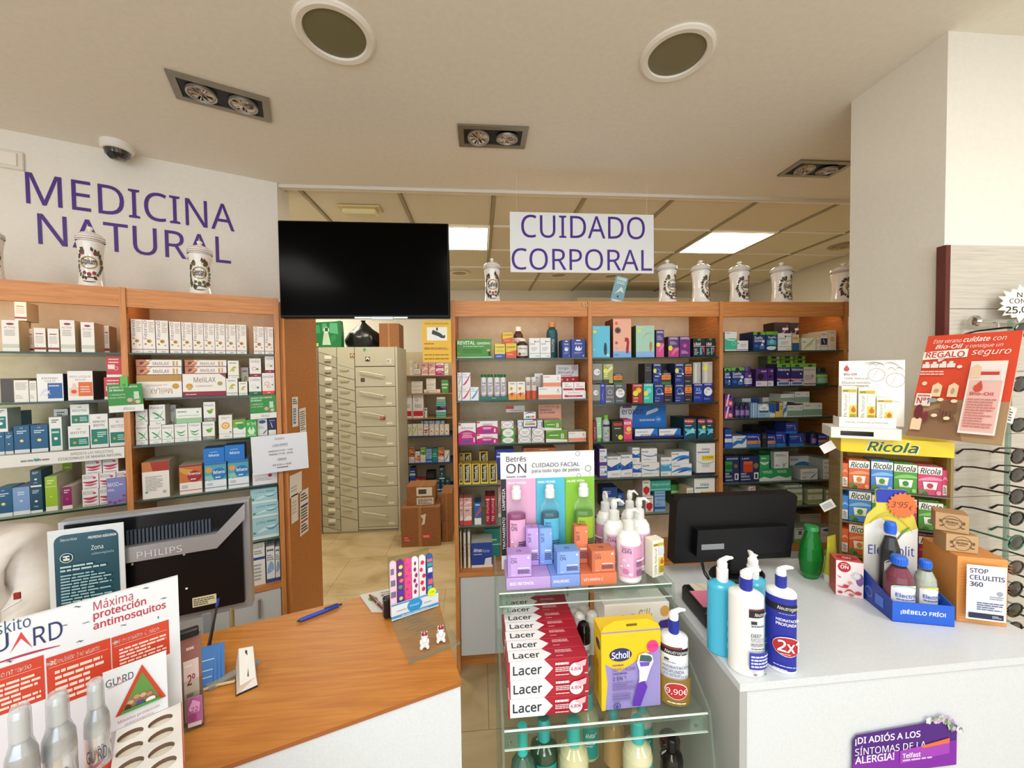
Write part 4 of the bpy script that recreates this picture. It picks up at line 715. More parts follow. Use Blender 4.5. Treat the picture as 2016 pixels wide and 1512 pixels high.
def row(fr, zs, phrase, items, zoom=None, d0=.03, defd=.09):
    """stand articles on a shelf. items: style, x0, x1, ytop [, flags]; ^ = on top of what is below, b = stands further back, dN = depth cm"""
    placed = []; recs = []
    ox, oy, sc = zoom or (0, 0, 1)
    for it in items:
        st, x0, x1, yt = it[:4]; fl = it[4] if len(it) > 4 else ''
        nm, cat, desc, base, side, ops = S[st]
        nm, _, shape = nm.partition(':'); shape = shape or 'box'
        d = d0 + (.10 if 'b' in fl else 0) + random.uniform(0, .004)
        X0, X1, YT = ox + x0 / sc, ox + x1 / sc, oy + yt / sc
        s0, _ = fr.un(X0, YT, d); s1, _ = fr.un(X1, YT, d); _, zt = fr.un((X0 + X1) / 2, YT, d)
        zb = zs; lvl = 0
        if '^' in fl:
            for p in placed:
                ov = min(s1, p[1]) - max(s0, p[0])
                if ov > .25 * min(s1 - s0, p[1] - p[0]) and p[3] < zt - .008 and p[3] >= zb and abs(p[4] - d) < .06: zb = p[3]; lvl = p[6] + 1
            zb += .0003
        h = max(zt - zb, .012); dep = defd
        for q in fl.split():
            if q[0] == 'd': dep = float(q[1:]) / 100
        if shape != 'box': dep = s1 - s0
        for p in placed:   # keep neighbours from cutting into each other
            if p[2] < zb + h - .001 and p[3] > zb + .001 and p[4] < d + dep and p[5] > d:
                if s0 < p[1] and s1 > p[0]:
                    if s0 >= p[0] and p[1] - s0 < .45 * (s1 - s0): s0 = p[1] + .0006
                    elif s1 <= p[1] and s1 - p[0] < .45 * (s1 - s0): s1 = p[0] - .0006
                    elif p[5] + dep < .31: d = p[5] + .002
        for (bf, ba, bb, bz, bt) in BAYS:
            if bf is fr and ba - .03 < (s0 + s1) / 2 < bb + .03:
                s0 = max(s0, ba + .0004); s1 = min(s1, bb - .0004)
                ceil_z = min([q - .0085 for q in bz if q > zs + .01] + [bt])
                h = min(h, ceil_z - zb - .0006)
        w = max(s1 - s0, .006)
        if shape != 'box': dep = w
        dep = min(dep, .31 - d)
        o = goods(nm, shape, w, h, dep, base, side or None, ops)
        o.location = fr.at(s0, d, zb + .0002); o.rotation_euler = (0, 0, fr.ang)
        placed.append((s0, s1, zb, zb + h, d, d + dep, lvl)); recs.append((o, st, lvl if lvl < 2 else 2, s0, desc, cat, 'b' in fl))
    groups = {}
    for r in recs: groups.setdefault(r[1], []).append(r)
    for st, rs in groups.items():
        for lv in (0, 1, 2):
            for bk in (False, True):
                q = sorted([r for r in rs if r[2] == lv and r[6] == bk], key=lambda r: r[3])
                lw = ('', 'upper ', 'topmost ')[lv] if len({r[2] for r in rs}) > 1 or lv else ''
                if bk: lw = 'rear ' + lw
                for i, r in enumerate(q):
                    o = f'{lw}{ORD[i]} from left' if len(q) > 1 else lw.strip()
                    L = r[4] + (', ' + o if o else '') + ', ' + phrase
                    if len(L.split()) > 16: L = L.replace(' from left', '')
                    if len(L.split()) > 16: L = L.replace(' doorway', '') if L.endswith('doorway') and False else L.replace('carton with ', '', 1)
                    tag(r[0], L, r[5], (r[4] + 's, ' + phrase) if len(rs) > 1 else None)
    return recs
# ================================================================ goods, shelf by shelf
ZA = (0, 540, 3.6); ZB = (0, 860, 3.2516); ZC = (880, 560, 5.815); ZD = (880, 780, 4.319); ZE = (1150, 560, 5.814); ZF = (1150, 780, 5.4); ZG = (1400, 580, 5.4); ZH = (1400, 820, 5.04)
F1 = 'far left bay'; F2 = 'bay left of doorway'; B1 = 'bay right of doorway'; B2 = 'middle bay'; B3 = 'bay beside column'
row(LF, 1.765, 'top shelf, ' + F1, [('wpl', 10, 130, 326, 'b'), ('wred', 100, 185, 195, '^ b'), ('actix', 8, 130, 325, 'd7'), ('wred', 180, 235, 385, 'b'), ('wred', 237, 320, 380, 'd16'), ('wred', 335, 415, 385, 'd14'), ('actix', 422, 527, 325, 'd18'), ('actix', 570, 665, 340, 'd20'), ('wred', 725, 770, 365, 'b')], ZA)
row(LF, 1.556, 'second shelf, ' + F1, [('book', 0, 92, 738, 'd20'), ('wpl', 96, 200, 750, 'd12'), ('wpl', 205, 256, 755, 'd12'), ('colit', 258, 445, 705, 'd20'), ('reflu', 475, 655, 685, 'd20'), ('redb', 735, 865, 730, 'd12'), ('redb', 750, 860, 580, '^ d12')], ZA)
row(LF, 1.34, 'third shelf, ' + F1, [('gblue', 70, 135, 972, 'b'), ('gblue', -60, 28, 1120), ('gteal', -50, 50, 952, '^'), ('gblue', 32, 90, 1115), ('gblue', 95, 205, 1075), ('gblue', 215, 335, 1070), ('gteal', 345, 435, 1012), ('biot', 480, 630, 1075), ('biot', 495, 630, 922, '^'), ('immu', 634, 762, 990), ('biot', 770, 890, 1018), ('gteal', 380, 480, 955, 'b')], ZA, d0=.06)
row(LF, 1.085, 'fourth shelf, ' + F1, [('gblue', -40, 75, 330), ('lblu', 78, 188, 322, 'd14'), ('dteal', 190, 268, 322), ('dteal', 190, 262, 212, '^'), ('lime', 285, 362, 255, 'd14'), ('lime', 365, 430, 180, 'b'), ('mag', 395, 460, 320, 'd20'), ('bios', 525, 630, 335), ('bios', 634, 740, 325), ('bios', 525, 630, 240, '^'), ('bios', 634, 740, 230, '^'), ('bios', 545, 650, 142, '^'), ('bios', 655, 755, 132, '^'), ('bios', 744, 830, 315), ('bios', 744, 830, 218, '^')], ZB, d0=.04)
row(LF, 1.085, 'fourth shelf, ' + F1 + ' by the upright', [('maso', 680, 818, 262, 'd0.4')], ZB, d0=.012)
row(LF, 1.765, 'top shelf, ' + F2, [('fito', a, b, t, 'd12') for a, b, t in ((915, 1004, 318), (1006, 1095, 323), (1101, 1188, 328), (1198, 1278, 337), (1283, 1358, 341), (1363, 1438, 345), (1441, 1517, 348), (1520, 1592, 352), (1596, 1668, 356), (1672, 1743, 358), (1795, 1869, 371), (1873, 1946, 375))], ZA)
row(LF, 1.556, 'second shelf, ' + F2, [('melu', 965, 1286, 715, 'd14'), ('melb', 1292, 1598, 705, 'd14'), ('meli', 965, 1286, 657, '^ d14'), ('meli', 1310, 1604, 655, '^ d14'), ('meli', 962, 1286, 606, '^ d14'), ('meli', 1308, 1604, 608, '^ d14'), ('gflo', 1602, 1682, 738), ('gflo', 1690, 1752, 762), ('gflo', 1612, 1690, 612, '^'), ('gflo', 1708, 1760, 660, 'b'), ('coli', 1762, 1850, 728), ('leno', 1766, 1848, 597, '^'), ('lenr', 1856, 1950, 700), ('leno', 1876, 1943, 580, '^')], ZA)
row(LF, 1.34, 'third shelf, ' + F2, [('bian', 925, 1044, 1070), ('bian', 1055, 1143, 1070), ('bian', 1146, 1230, 1068), ('bian', 930, 1044, 960, '^'), ('bian', 1055, 1168, 925, '^'), ('bian', 1170, 1245, 925, 'b'), ('colg', 1235, 1327, 1060), ('colg', 1331, 1423, 1054), ('wdgr', 1246, 1428, 950, '^'), ('fino', 1428, 1520, 1045), ('fino', 1440, 1524, 905, '^'), ('sunf', 1548, 1644, 998), ('gren', 1650, 1740, 1030), ('wcap', 1822, 1893, 1025), ('moon', 1900, 1962, 1020)], ZA, d0=.04)
row(LF, 1.34, 'third shelf, ' + F2, [('offer', 1742, 1818, 1030, 'd0.4')], ZA, d0=.03)
row(LF, 1.085, 'fourth shelf, ' + F2, [('big', 905, 1080, 160, 'd16'), ('ener', 1145, 1290, 180, 'd14'), ('refu', 1307, 1446, 165, 'd14'), ('refu', 1457, 1590, 150, 'd14'), ('refb', 1300, 1434, 72, '^'), ('refb', 1436, 1564, 52, '^'), ('wred2', 1615, 1785, 225, 'd14')], ZB)
row(LF, .80, 'fifth shelf, ' + F2, [('eye', 1612, 1795, 510, 'd14'), ('eye', 1612, 1790, 420, '^ d14'), ('eye', 1602, 1775, 330, '^ d14')], ZB)
row(LF, .56, 'lowest board, ' + F2, [('gola', 1612, 1692, 650), ('golb', 1702, 1756, 700), ('golb', 1760, 1806, 700), ('golb', 1742, 1806, 640, 'b')], ZB)
# bay right of the doorway
row(CFR, 1.733, 'top shelf, ' + B1, [('revi', 72, 508, 625, 'd10'), ('compb', 546, 664, 680), ('comp', 672, 793, 675), ('comp', 636, 752, 548, '^'), ('nerv', 765, 876, 480, 'b'), ('nerv', 803, 930, 618), ('care', 940, 1062, 614, 'd10'), ('care', 1066, 1185, 612, 'd10'), ('flask', 1135, 1275, 425, 'b'), ('bucx', 1288, 1413, 636, 'd10'), ('bucx', 1422, 1604, 626, 'd10')], ZC)
row(CFR, 1.503, 'second shelf, ' + B1, [('sili', 76, 165, 1178), ('pink', 171, 264, 1178), ('bluw', 268, 362, 1175), ('sili', 78, 167, 1010, '^'), ('pink', 172, 268, 1010, '^'), ('tray', 380, 695, 1280, 'd8'), ('gtube', 388, 450, 1030, '^'), ('gtube', 460, 526, 1030, '^'), ('gtube', 540, 605, 1030, '^'), ('gtube', 611, 675, 1030, '^'), ('vits', 700, 797, 1115), ('vits', 800, 893, 1113), ('clrt', 898, 962, 1062), ('clrt', 966, 1030, 1060), ('orw', 1048, 1312, 1175), ('orw', 1100, 1304, 1036, '^'), ('orw', 1000, 1098, 1020, 'b'), ('stopw', 1322, 1590, 1220, 'd12'), ('stop', 1320, 1449, 1120, '^ d12'), ('stop', 1453, 1580, 1118, '^ d12')], ZC)
row(CFR, 1.503, 'rear of second shelf, ' + B1, [('stopw', 1250, 1500, 1120, 'd8'), ('stopc', 1247, 1503, 920, '^ d0.5')], ZC, d0=.17)
row(CFR, 1.261, 'third shelf, ' + B1, [('mult', 62, 244, 230, 'd14'), ('multw', 252, 430, 322), ('multw', 253, 430, 212, '^'), ('vitg', 465, 574, 350), ('vitg', 466, 574, 275, '^'), ('vitb', 461, 565, 212, '^'), ('vitb', 606, 714, 345), ('vitb', 720, 826, 340), ('vitb', 606, 714, 270, '^'), ('vitb', 722, 826, 270, '^'), ('vity', 600, 648, 205, '^'), ('vitr', 652, 760, 200, '^'), ('vity', 768, 812, 205, '^'), ('dome', 652, 754, 134, '^ d0.6'), ('bigr', 842, 1024, 290), ('bigr', 818, 974, 207, '^'), ('orw', 1032, 1186, 302)], ZD)
row(CFR, 1.039, 'fourth shelf, ' + B1, [('thro', a, b, 575, 'd8') for a, b in ((64, 134), (138, 206), (212, 280), (285, 352), (358, 425))] + [('thro', 64, 134, 485, 'b d5'), ('thro', 138, 206, 482, 'b d5'), ('thro', 275, 345, 470, 'b d5'), ('blck', 412, 570, 450, 'b')], ZD)
row(CFR, 1.039, 'fourth shelf, ' + B1 + ' behind display', [('orw', 650, 900, 470, 'd10'), ('orfl', 650, 925, 440, '^')], ZD, d0=.1)
row(CFR, .811, 'fifth shelf, ' + B1, [('pnkc', 66, 136, 952), ('pnkc', 140, 210, 952), ('pnk', 66, 136, 868, '^'), ('pnk', 140, 210, 865, '^'), ('ibu', 232, 290, 905), ('wine', 325, 365, 850, 'd10'), ('wine', 369, 410, 848, 'd10'), ('pnk', 430, 460, 700, 'b')], ZD)
row(CFR, .56, 'bottom board, ' + B1, [('leaf', 100, 112, 1150), ('leaf', 140, 158, 1160), ('leaf', 175, 195, 1150), ('alm', 206, 386, 1245, 'd12'), ('tea', 318, 450, 1140, 'b')], ZD, d0=.05)
# middle bay
row(CFR, 1.731, 'top shelf, ' + B2, [('toyb', 92, 294, 475, 'd8'), ('toyp', 330, 538, 392, 'd14'), ('toyg', 592, 804, 470, 'd14'), ('ctlp', 822, 914, 520), ('ctlq', 962, 1084, 597, 'd12'), ('ctlr', 1092, 1214, 595), ('libi', 1248, 1387, 618, 'd10'), ('libi', 1392, 1530, 617, 'd10')], ZE)
row(CFR, 1.47, 'second shelf, ' + B2, [('ctl11', 92, 184, 1145), ('ctlnv', 187, 238, 1135), ('ctlgr', 242, 348, 1148), ('ctl12', 352, 468, 1145), ('ctl11', 95, 210, 908, '^'), ('ctlye', 218, 330, 910, '^'), ('ctlo2', 336, 438, 1022, '^'), ('ctlre', 552, 670, 1140), ('ctltu', 681, 790, 1135), ('ctlb', 802, 913, 1148), ('ctlo', 916, 1010, 1146), ('ctlb', 1040, 1145, 1145), ('ctlo', 1149, 1238, 1145), ('ctxl', 1252, 1363, 1135), ('ctxd', 1366, 1470, 1132), ('ctly', 776, 884, 907, '^'), ('dark', 692, 773, 905, '^'), ('ctlo2', 886, 994, 1010, '^'), ('dark', 888, 1030, 905, 'b'), ('ctly', 1040, 1145, 906, '^'), ('ctlo', 1149, 1238, 906, '^'), ('slvr', 1247, 1334, 892, '^'), ('slvy', 1352, 1468, 886, '^')], ZE)
row(CFR, 1.255, 'third shelf, ' + B2, [('redn', 95, 132, 268), ('gtub', 134, 195, 230), ('gbot', 202, 283, 205), ('blkd', 297, 414, 268), ('durx', 419, 509, 250), ('prim', 1060, 1192, 238, 'd16'), ('primy', 1207, 1300, 240, 'd16'), ('prim', 1303, 1376, 238, 'd12')], ZF)
row(CFR, 1.046, 'fourth shelf, ' + B2, [('bonr', 98, 157, 740, 'b'), ('bonr', 98, 157, 560, '^ b'), ('bonp', 166, 242, 740, 'd14'), ('bonp', 163, 240, 560, '^ d14'), ('bona', 246, 389, 642, 'd18'), ('bona', 391, 511, 624, 'd8'), ('bonn', 515, 608, 702), ('bonc', 612, 800, 706), ('bonn', 500, 590, 548, '^'), ('bonc', 593, 775, 557, '^'), ('bonl', 816, 927, 650), ('bonb', 931, 1143, 720), ('bonb', 902, 1115, 592, '^'), ('nvbase', 1160, 1405, 822, 'd22'), ('uni', 1192, 1404, 502, '^ d20')], ZF)
row(CFR, .84, 'fifth shelf, ' + B2, [('bluc', 192, 352, 970, 'b'), ('bluc', 355, 430, 1030, 'b'), ('hero', 652, 735, 1062, 'd14'), ('hero', 620, 702, 895, '^ d14'), ('aqub', 748, 862, 1010), ('grn', 708, 745, 1000), ('aqu', 702, 920, 897, '^'), ('grn', 925, 1030, 940, 'b'), ('wpl', 1090, 1160, 975), ('uni', 1170, 1402, 872, 'd20')], ZF)
# bay beside the column
row(CFR, 1.7625, 'top shelf, ' + B3, [('mint', 146, 274, 396), ('wvio', 277, 394, 490), ('dark', 290, 385, 408, 'd4'), ('slee', 448, 578, 395, 'd12'), ('slec', 582, 704, 393, 'd12'), ('care', 712, 855, 412), ('pack', 670, 830, 296, 'b'), ('pots', 862, 935, 425), ('pack', 835, 935, 300, 'b'), ('zen', 962, 1113, 460), ('wpl', 1120, 1160, 462), ('nigh', 1164, 1240, 398, 'd14'), ('suns', 1244, 1330, 380, 'd14')], ZG)
row(CFR, 1.555, 'second shelf, ' + B3, [('slee', 140, 212, 780), ('slee', 217, 354, 775), ('viob', 358, 460, 768), ('viol', 476, 600, 790), ('viol', 605, 664, 785), ('vale', 700, 840, 735), ('vale', 846, 979, 734), ('valw', 985, 1115, 733)] + [('gstk', 605, 735, 740, 'b d8'), ('gstk', 742, 880, 740, 'b d8'), ('gstk', 886, 1003, 740, 'b d8'), ('gstk', 600, 735, 695, '^ b d8'), ('gstk', 742, 880, 694, '^ b d8'), ('gstk', 886, 1003, 692, '^ b d8'), ('gstk', 600, 735, 652, '^ b d8'), ('gstk', 742, 880, 650, '^ b d8'), ('gstk', 886, 1003, 648, '^ b d8'), ('gjar', 1140, 1276, 775)], ZG)
row(CFR, 1.372, 'third shelf, ' + B3, [('ppk', 140, 230, 1190), ('ppk', 146, 230, 1060, '^'), ('vbot', 262, 312, 1150), ('vbot', 314, 364, 1150), ('vbot', 367, 418, 1150), ('lbw', 424, 486, 1152), ('clou', 492, 678, 1160), ('ybl', 684, 764, 1150), ('bwav', 768, 808, 1140), ('lacw', 812, 974, 1176), ('lacw', 980, 1180, 1152), ('fblu', 328, 508, 1102, 'b'), ('fred', 547, 640, 1092, 'b'), ('lacw', 742, 884, 1057, '^'), ('lacw', 890, 1046, 1032, '^')], ZG)
row(CFR, 1.197, 'fourth shelf, ' + B3, [('blup', 135, 208, 125), ('bwav', 212, 353, 192), ('dora', 357, 490, 172, 'd10'), ('dora', 560, 640, 178), ('dorm', 644, 742, 150), ('dorm', 776, 918, 168), ('dorm', 728, 854, 62, '^'), ('blak', 400, 560, 92, 'b d8'), ('blak', 565, 700, 60, 'b d8'), ('dark', 505, 555, 165), ('vbot', 1005, 1058, 148), ('dora', 1064, 1168, 178)], ZH)
row(CFR, .993, 'fifth shelf, ' + B3, [('pkre', 138, 278, 392, 'd5'), ('pkro', 286, 473, 392, 'd5'), ('yovi', 478, 796, 515), ('yovs', 482, 578, 385, '^'), ('melo', 626, 768, 350, '^ d3'), ('bonb', 780, 968, 392, 'b'), ('lact', 886, 1058, 518, 'd9'), ('lacg', 1080, 1222, 530, 'd16'), ('lacg', 1080, 1222, 425, '^ d16'), ('grn', 475, 618, 335, 'b')], ZH)
row(CFR, .61, 'bottom board, ' + B3, [('ppl', 760, 806, 1100), ('wgrn', 828, 936, 1105, 'd12'), ('wgrn', 944, 1058, 1102), ('wcap', 1086, 1222, 1100, 'd6'), ('poch', 880, 1104, 1010, 'b d15'), ('poch', 884, 1100, 965, '^ b d15')], ZH)
row(CFR, .844, 'sixth shelf, ' + B3, [('lacw', 300, 440, 740, 'd12'), ('bios', 372, 440, 692, '^'), ('gcut', 605, 720, 730, 'd14'), ('gcut', 732, 905, 785, 'd10'), ('gcut', 728, 905, 725, '^ d10'), ('lacw', 732, 900, 680, '^ d10'), ('gcut', 960, 1105, 778, 'd14'), ('gcut', 960, 1105, 720, '^ d14'), ('gcut', 1140, 1222, 782, 'd12'), ('gcut', 1140, 1222, 728, '^ d12')], ZH)
# ================================================================ albarelo jars on top of the shelving
glaze = M('EFEAE2', .18, coat=.6)
def jar(fr, zb, px, py_top, x0, x1, text, turn, label, d=.075, flower='6A4A2A', leafc='4A5A2A'):
    s0, _ = fr.un(x0, py_top + 60, d); s1, _ = fr.un(x1, py_top + 60, d); _, zt = fr.un(px, py_top, d)
    r = (s1 - s0) / 2; h = zt - zb; t = thing('apothecary_jar', label, 'jar', fr.at((s0 + s1) / 2, d, zb + .0003), fr.ang + turn, 'white apothecary jars on top of the shelving')
    b = h * .74
    MB().lathe([(.0005, 0), (r * 1.0, 0), (r * 1.02, b * .03), (r * .93, b * .16), (r * .86, b * .45), (r * .88, b * .7), (r * .98, b * .90), (r * 1.03, b * .96), (r * .98, b)], glaze, 28).build('body', t, 50)
    l = MB().lathe([(r * 1.08, b, glaze), (r * 1.1, b * 1.02, M('7A4A44', .3)), (r * 1.1, b * 1.035, glaze), (r * 1.08, b * 1.07, M('6A5A52', .3)), (r * 1.08, b * 1.08, glaze), (r * 1.06, b * 1.11), (r * .75, b * 1.18), (r * .3, b * 1.22), (r * .14, b * 1.235)], glaze, 28).build('lid', t, 50)
    MB().lathe([(r * .13, b * 1.23), (r * .12, b * 1.25), (r * .24, b * 1.285), (r * .26, b * 1.31), (r * .16, b * 1.335, M('5A5660', .25)), (.0005, h)], glaze, 16).build('knob', l, 50)
    # painted wreath, flowers and name on the waist
    ops = []; rs = random.Random(int(px))
    for sd in (-1, 1):
        for i in range(11):
            q = i / 10; a = -1.2 + 2.4 * q; cx = .5 + sd * .38 * math.cos(a); cz = .52 + .34 * math.sin(a); ln = rs.uniform(.12, .21); an = a + sd * rs.uniform(.3, .9)
            dx, dz = math.cos(an) * ln * sd, math.sin(an) * ln
            ops.append('p %.3f,%.3f,%.3f,%.3f,%.3f,%.3f,%.3f,%.3f,%s' % (cx, cz, cx + dx * .5 - dz * .35, cz + dz * .5 + dx * .35, cx + dx, cz + dz, cx + dx * .5 + dz * .35, cz + dz * .5 - dx * .35, rs.choice([leafc, '5A3A1E', '3E3018'])))
        ops.append('o %.3f,.80,.07,.05,%s' % (.5 + sd * .22, flower)); ops.append('o %.3f,.28,.06,.05,%s' % (.5 + sd * .16, flower))
    ops += ['g .5,.55,.30,.045,A8863A', 'o .5,.24,.07,.055,%s' % flower, 'w .25,.75,.13,.2,.13,.03,3A2E1E', 'w .3,.7,.06,.02,.06,.025,3A2E1E', 'tb %s,.24,.46,.76,.66,2A1E18' % text]
    mp = lambda x, z, k: ((lambda rr, tt: (rr * math.sin(tt), -rr * math.cos(tt), b * (.06 + .82 * z)))(r * (.875 + .55 * (z * .82 - .45) ** 2) + .0012 + .0001 * k, (x - .5) * 2.3))
    draw(MB(), ';'.join(ops), mp, r * 2.1, b * .82, 8).build('painted_label', t)
    return t
jar(LF, 2.056, 180, 446, 152, 206, 'Opium', .12, 'white apothecary jar with red roses, second from the far left', flower='8E2A3A')
jar(LF, 2.056, 395, 474, 371, 418, 'Genciana', .05, 'white apothecary jar with gentian wreath, in front of the last purple letters', flower='5A5A28')
jar(LF, 2.056, -22, 440, -48, 8, 'Belladona', 0, 'white apothecary jar cut by the left edge of the picture')
jar(CFR, 2.045, 968, 508, 953, 985, 'Salvia', .05, 'white apothecary jar between the television and the hanging sign', flower='9A4A3A')
jar(CFR, 2.045, 1313, 511, 1297, 1330, 'Rusco', .25, 'white apothecary jar just right of the hanging sign')
jar(CFR, 2.045, 1379, 512, 1363, 1395, 'Opio', .7, 'white apothecary jar with its painting turned away to the right')
jar(CFR, 2.045, 1455, 515, 1438, 1472, 'Salvia', .25, 'white apothecary jar with plum leaves, third right of the sign', flower='5A2430', leafc='4A2430')
jar(CFR, 2.045, 1538, 516, 1521, 1555, 'Valeria', .22, 'white apothecary jar with green brown flowers, fourth right of the sign')
jar(CFR, 2.045, 1660, 517, 1641, 1680, 'Artemis', .05, 'white apothecary jar half hidden by the white column')
# ---------------------------------------------------------------- loose cards on and under the shelves
def card(fr, d, x0, y0, x1, y1, name, label, cat, base, ops, lean=0, thick=.001, group=None):
    s0, z1 = fr.un(x0, y0, d); s1, z0 = fr.un(x1, y1, d); w, h = s1 - s0, z1 - z0
    t = thing(name, label, cat, fr.at(s0, d, z0), (0, lean, fr.ang), group)
    MB().box(0, w, 0, thick, 0, h, base).build('sheet', t); draw(MB(), f'r .01,.01,.99,.99,{base};' + ops, flat(w, h, .0003), w, h).build('print', t)
    return t
gift = 'r 0,.0,1,.24,E6E8E2;t Aboca,.4,.06,.72,.18,777777;tb JUEGO_DE_CARTAS,.06,.86,.86,.93,F2F6F0;tb DE_REGALO,.06,.76,.46,.83,F2F6F0;t 1_PRODUCTO,.06,.6,.5,.66,E6F2E4;t PARA_NIÑOS,.06,.5,.5,.56,E6F2E4;p .7,.3,.95,.3,.95,.55,.7,.6,5A9A5A;c .62,.42,.08,D8A89A;c .72,.3,.07,8A6A4A;r .75,.45,.9,.72,BFD8C0;c .85,.34,.07,C8C890'
g = card(LF, -.006, 213, 758, 284, 810, 'promotion_card', 'green gift offer card clipped on the upright between the two left bays', 'card', '2E8E34', gift, -.04, group='green gift offer cards')
s0, z0 = LF.un(238, 756, -.006)
card(LF, -.006, 492, 780, 545, 823, 'promotion_card', 'green gift offer card by the doorway, over the third left shelf', 'card', '2E8E34', gift, -.03, group='green gift offer cards')
card(LF, -.012, 236, 741, 252, 762, 'card_clip', 'small green plastic clip above the gift offer card', 'clip', '5AB84A', 'r .3,.1,.7,.3,3E8E34')
b0, b1 = LF.un(-60, 900, -.004)[0], LF.un(245, 890, -.004)[0]
t = thing('shelf_banner', 'long white paper banner along the third shelf, far left bay', 'banner', LF.at(b0, -.004, 1.294), LANG)
MB().box(0, b1 - b0, 0, .001, 0, .050, 'E9E8E4').build('sheet', t)
draw(MB(), 'r .01,.02,.99,.98,E9E8E4;t AFRONTA_LAS_MOLESTIAS,.62,.58,.92,.82,4A4A4A;t ESTACIONALES_DE_MANERA_NATURAL,.54,.22,.98,.46,4A4A4A;l .3,.3,.5,.55,1,888888;p .38,.5,.4,.3,.42,.5,.41,.6,.4,.52,.39,.6,3E9A8A', flat(b1 - b0, .05, .0003), b1 - b0, .05).build('print', t)
card(CFR, .10, 996, 799, 1033, 811, 'shelf_label', 'small grey vitamin label hanging under the second shelf, bay right of doorway', 'label', 'C9C2BE', 'r 0,.5,.42,.98,C83A40;ti Multicentrum,.25,.12,.98,.4,333333')
card(CFR, .14, 1060, 797, 1105, 828, 'display_card', 'salmon card about vitamin C behind the green cartons', 'card', 'DFA088', 'tb LA_VITAMINA_QUE,.06,.80,.72,.92,5A2A20;tb NECESITAS_ES,.06,.62,.58,.74,5A2A20;tb LA_C_DE_CONSEJO,.06,.44,.72,.56,5A2A20;g .84,.84,.06,.02,8A5A48;l .2,.08,.95,.18,1,B87A66')
# pharmacy mark stuck on the top rail
t = thing('rail_hook', 'little white hooks stuck on the rail under the left end of the sign', 'hook', (ony(1148, 602, 2.1).x, 2.1, ony(1148, 602, 2.1).z), 0)
for k in (0, .018): MB().tube([(k, 0, .012), (k, -.006, .012), (k, -.009, .004), (k + .004, -.009, -.004), (k + .008, -.006, 0)], .0018, 'E8E2D6', 6).build('hook', t)
# eroxon style counter display on the middle bay's third shelf
a0, z1 = CFR.un(1226, 799, .10); a1, z0 = CFR.un(1318, 838, .10)
s0, _ = CFR.un(1247, 858, .05); s1, _ = CFR.un(1344, 866, .05)
t = thing('shelf_display', 'blue cardboard display with tall rounded header on the third shelf, middle bay', 'display', (s0, 2.14, 1.2613), 0)
w = s1 - s0
MB().box(0, w, 0, .12, 0, .004, '16205E').box(0, w, 0, .003, 0, .018, '1C2A78').box(0, .003, 0, .12, 0, .03, '1C2A78').box(w - .003, w, 0, .12, 0, .03, '1C2A78').build('tray', t)
hw, hh = a1 - a0, z1 - 1.266
rx = a0 - s0
pts = [(rx, .004), (rx + hw, .004), (rx + hw, hh - .012), (rx + hw - .012, hh), (rx + .012, hh), (rx, hh - .012)]
MB().prism(pts, .105, .108, 'E4E8EE').build('header', t)
draw(MB(), 'p .25,0,1,0,1,.98,.38,.98,.27,.75,1F72C8;r .05,.91,.25,.99,7A3A6A;t eroxon,.04,.70,.5,.86,27304A;p .56,.66,.8,.78,.84,.84,.8,.9,.58,.78,D8DDE2;c .83,.52,.07,3A8AD8;tb 10,.79,.49,.87,.55,F0F4FA;l .42,.47,.75,.54,2,DDE8F6', flat(hw, hh), hw, hh).build('print', t).location = (rx, .1046, .004)
ex = []
for i, (x0, x1) in enumerate(((1249, 1294), (1296, 1339))):
    sa, _ = CFR.un(x0, 843, .055); sb, zt = CFR.un(x1, 843, .055)
    nm, cat, desc, base, side, ops = S['erox']
    for k in range(2):
        o = goods('carton', 'box', sb - sa - .001, zt - 1.2665, .024, base, side, ops); o.location = (sa, 2.146 + .0255 * k, 1.266)
        tag(o, desc + [' lying at the left', ' lying at the right'][i] + [' front', ' rear'][k] + ' of the blue shelf display', 'box', 'white and blue cartons in the blue shelf display')
# fourth bay sliver beside the column
row(CFR, 1.7625, 'top shelf, bay behind the column', [('gflo', 1670, 1690, 650), ('gren', 1692, 1715, 648)])
row(CFR, 1.555, 'second shelf, bay behind the column', [('gren', 1669, 1690, 745), ('gflo', 1692, 1715, 742)])
# tall leaflet leaning behind the shelving top, and the yellow notice by the television
card(CFR, .2, 1201, 540, 1226, 592, 'leaflet', 'slim blue leaflet propped on the shelving right of the sign middle', 'leaflet', '7FB0BE', 'r .1,.02,.9,.1,E8EEF0;r .1,.85,.9,.97,CFE2E8;p .2,.3,.6,.62,.75,.55,.9,.4,.6,.45,E0E8EA;p .4,.2,.5,.3,.6,.18,2A4A5A;l .15,.7,.85,.82,2,E0EEF2', math.radians(14))
yf = Frame((0, 2.03, 0), 0)
t = card(yf, 0, 831, 631, 889, 713, 'camera_notice', 'yellow notice about video surveillance hanging below the television corner', 'notice', 'E3B52A', 't ZONA_VIDEOVIGILADA,.08,.90,.92,.95,4A3410;r .16,.52,.86,.84,E8E6DA;p .32,.68,.36,.78,.62,.70,.72,.64,.68,.57,.56,.62,2A2C26;p .66,.6,.78,.66,.8,.6,.74,.57,2A2C26;r .48,.76,.54,.83,2A2C26;l .06,.42,.4,.47,1,B0602A;l .06,.3,.9,.36,2,9A5A2A;l .06,.16,.9,.2,1,9A5A2A;l .06,.06,.9,.11,1,9A5A2A')
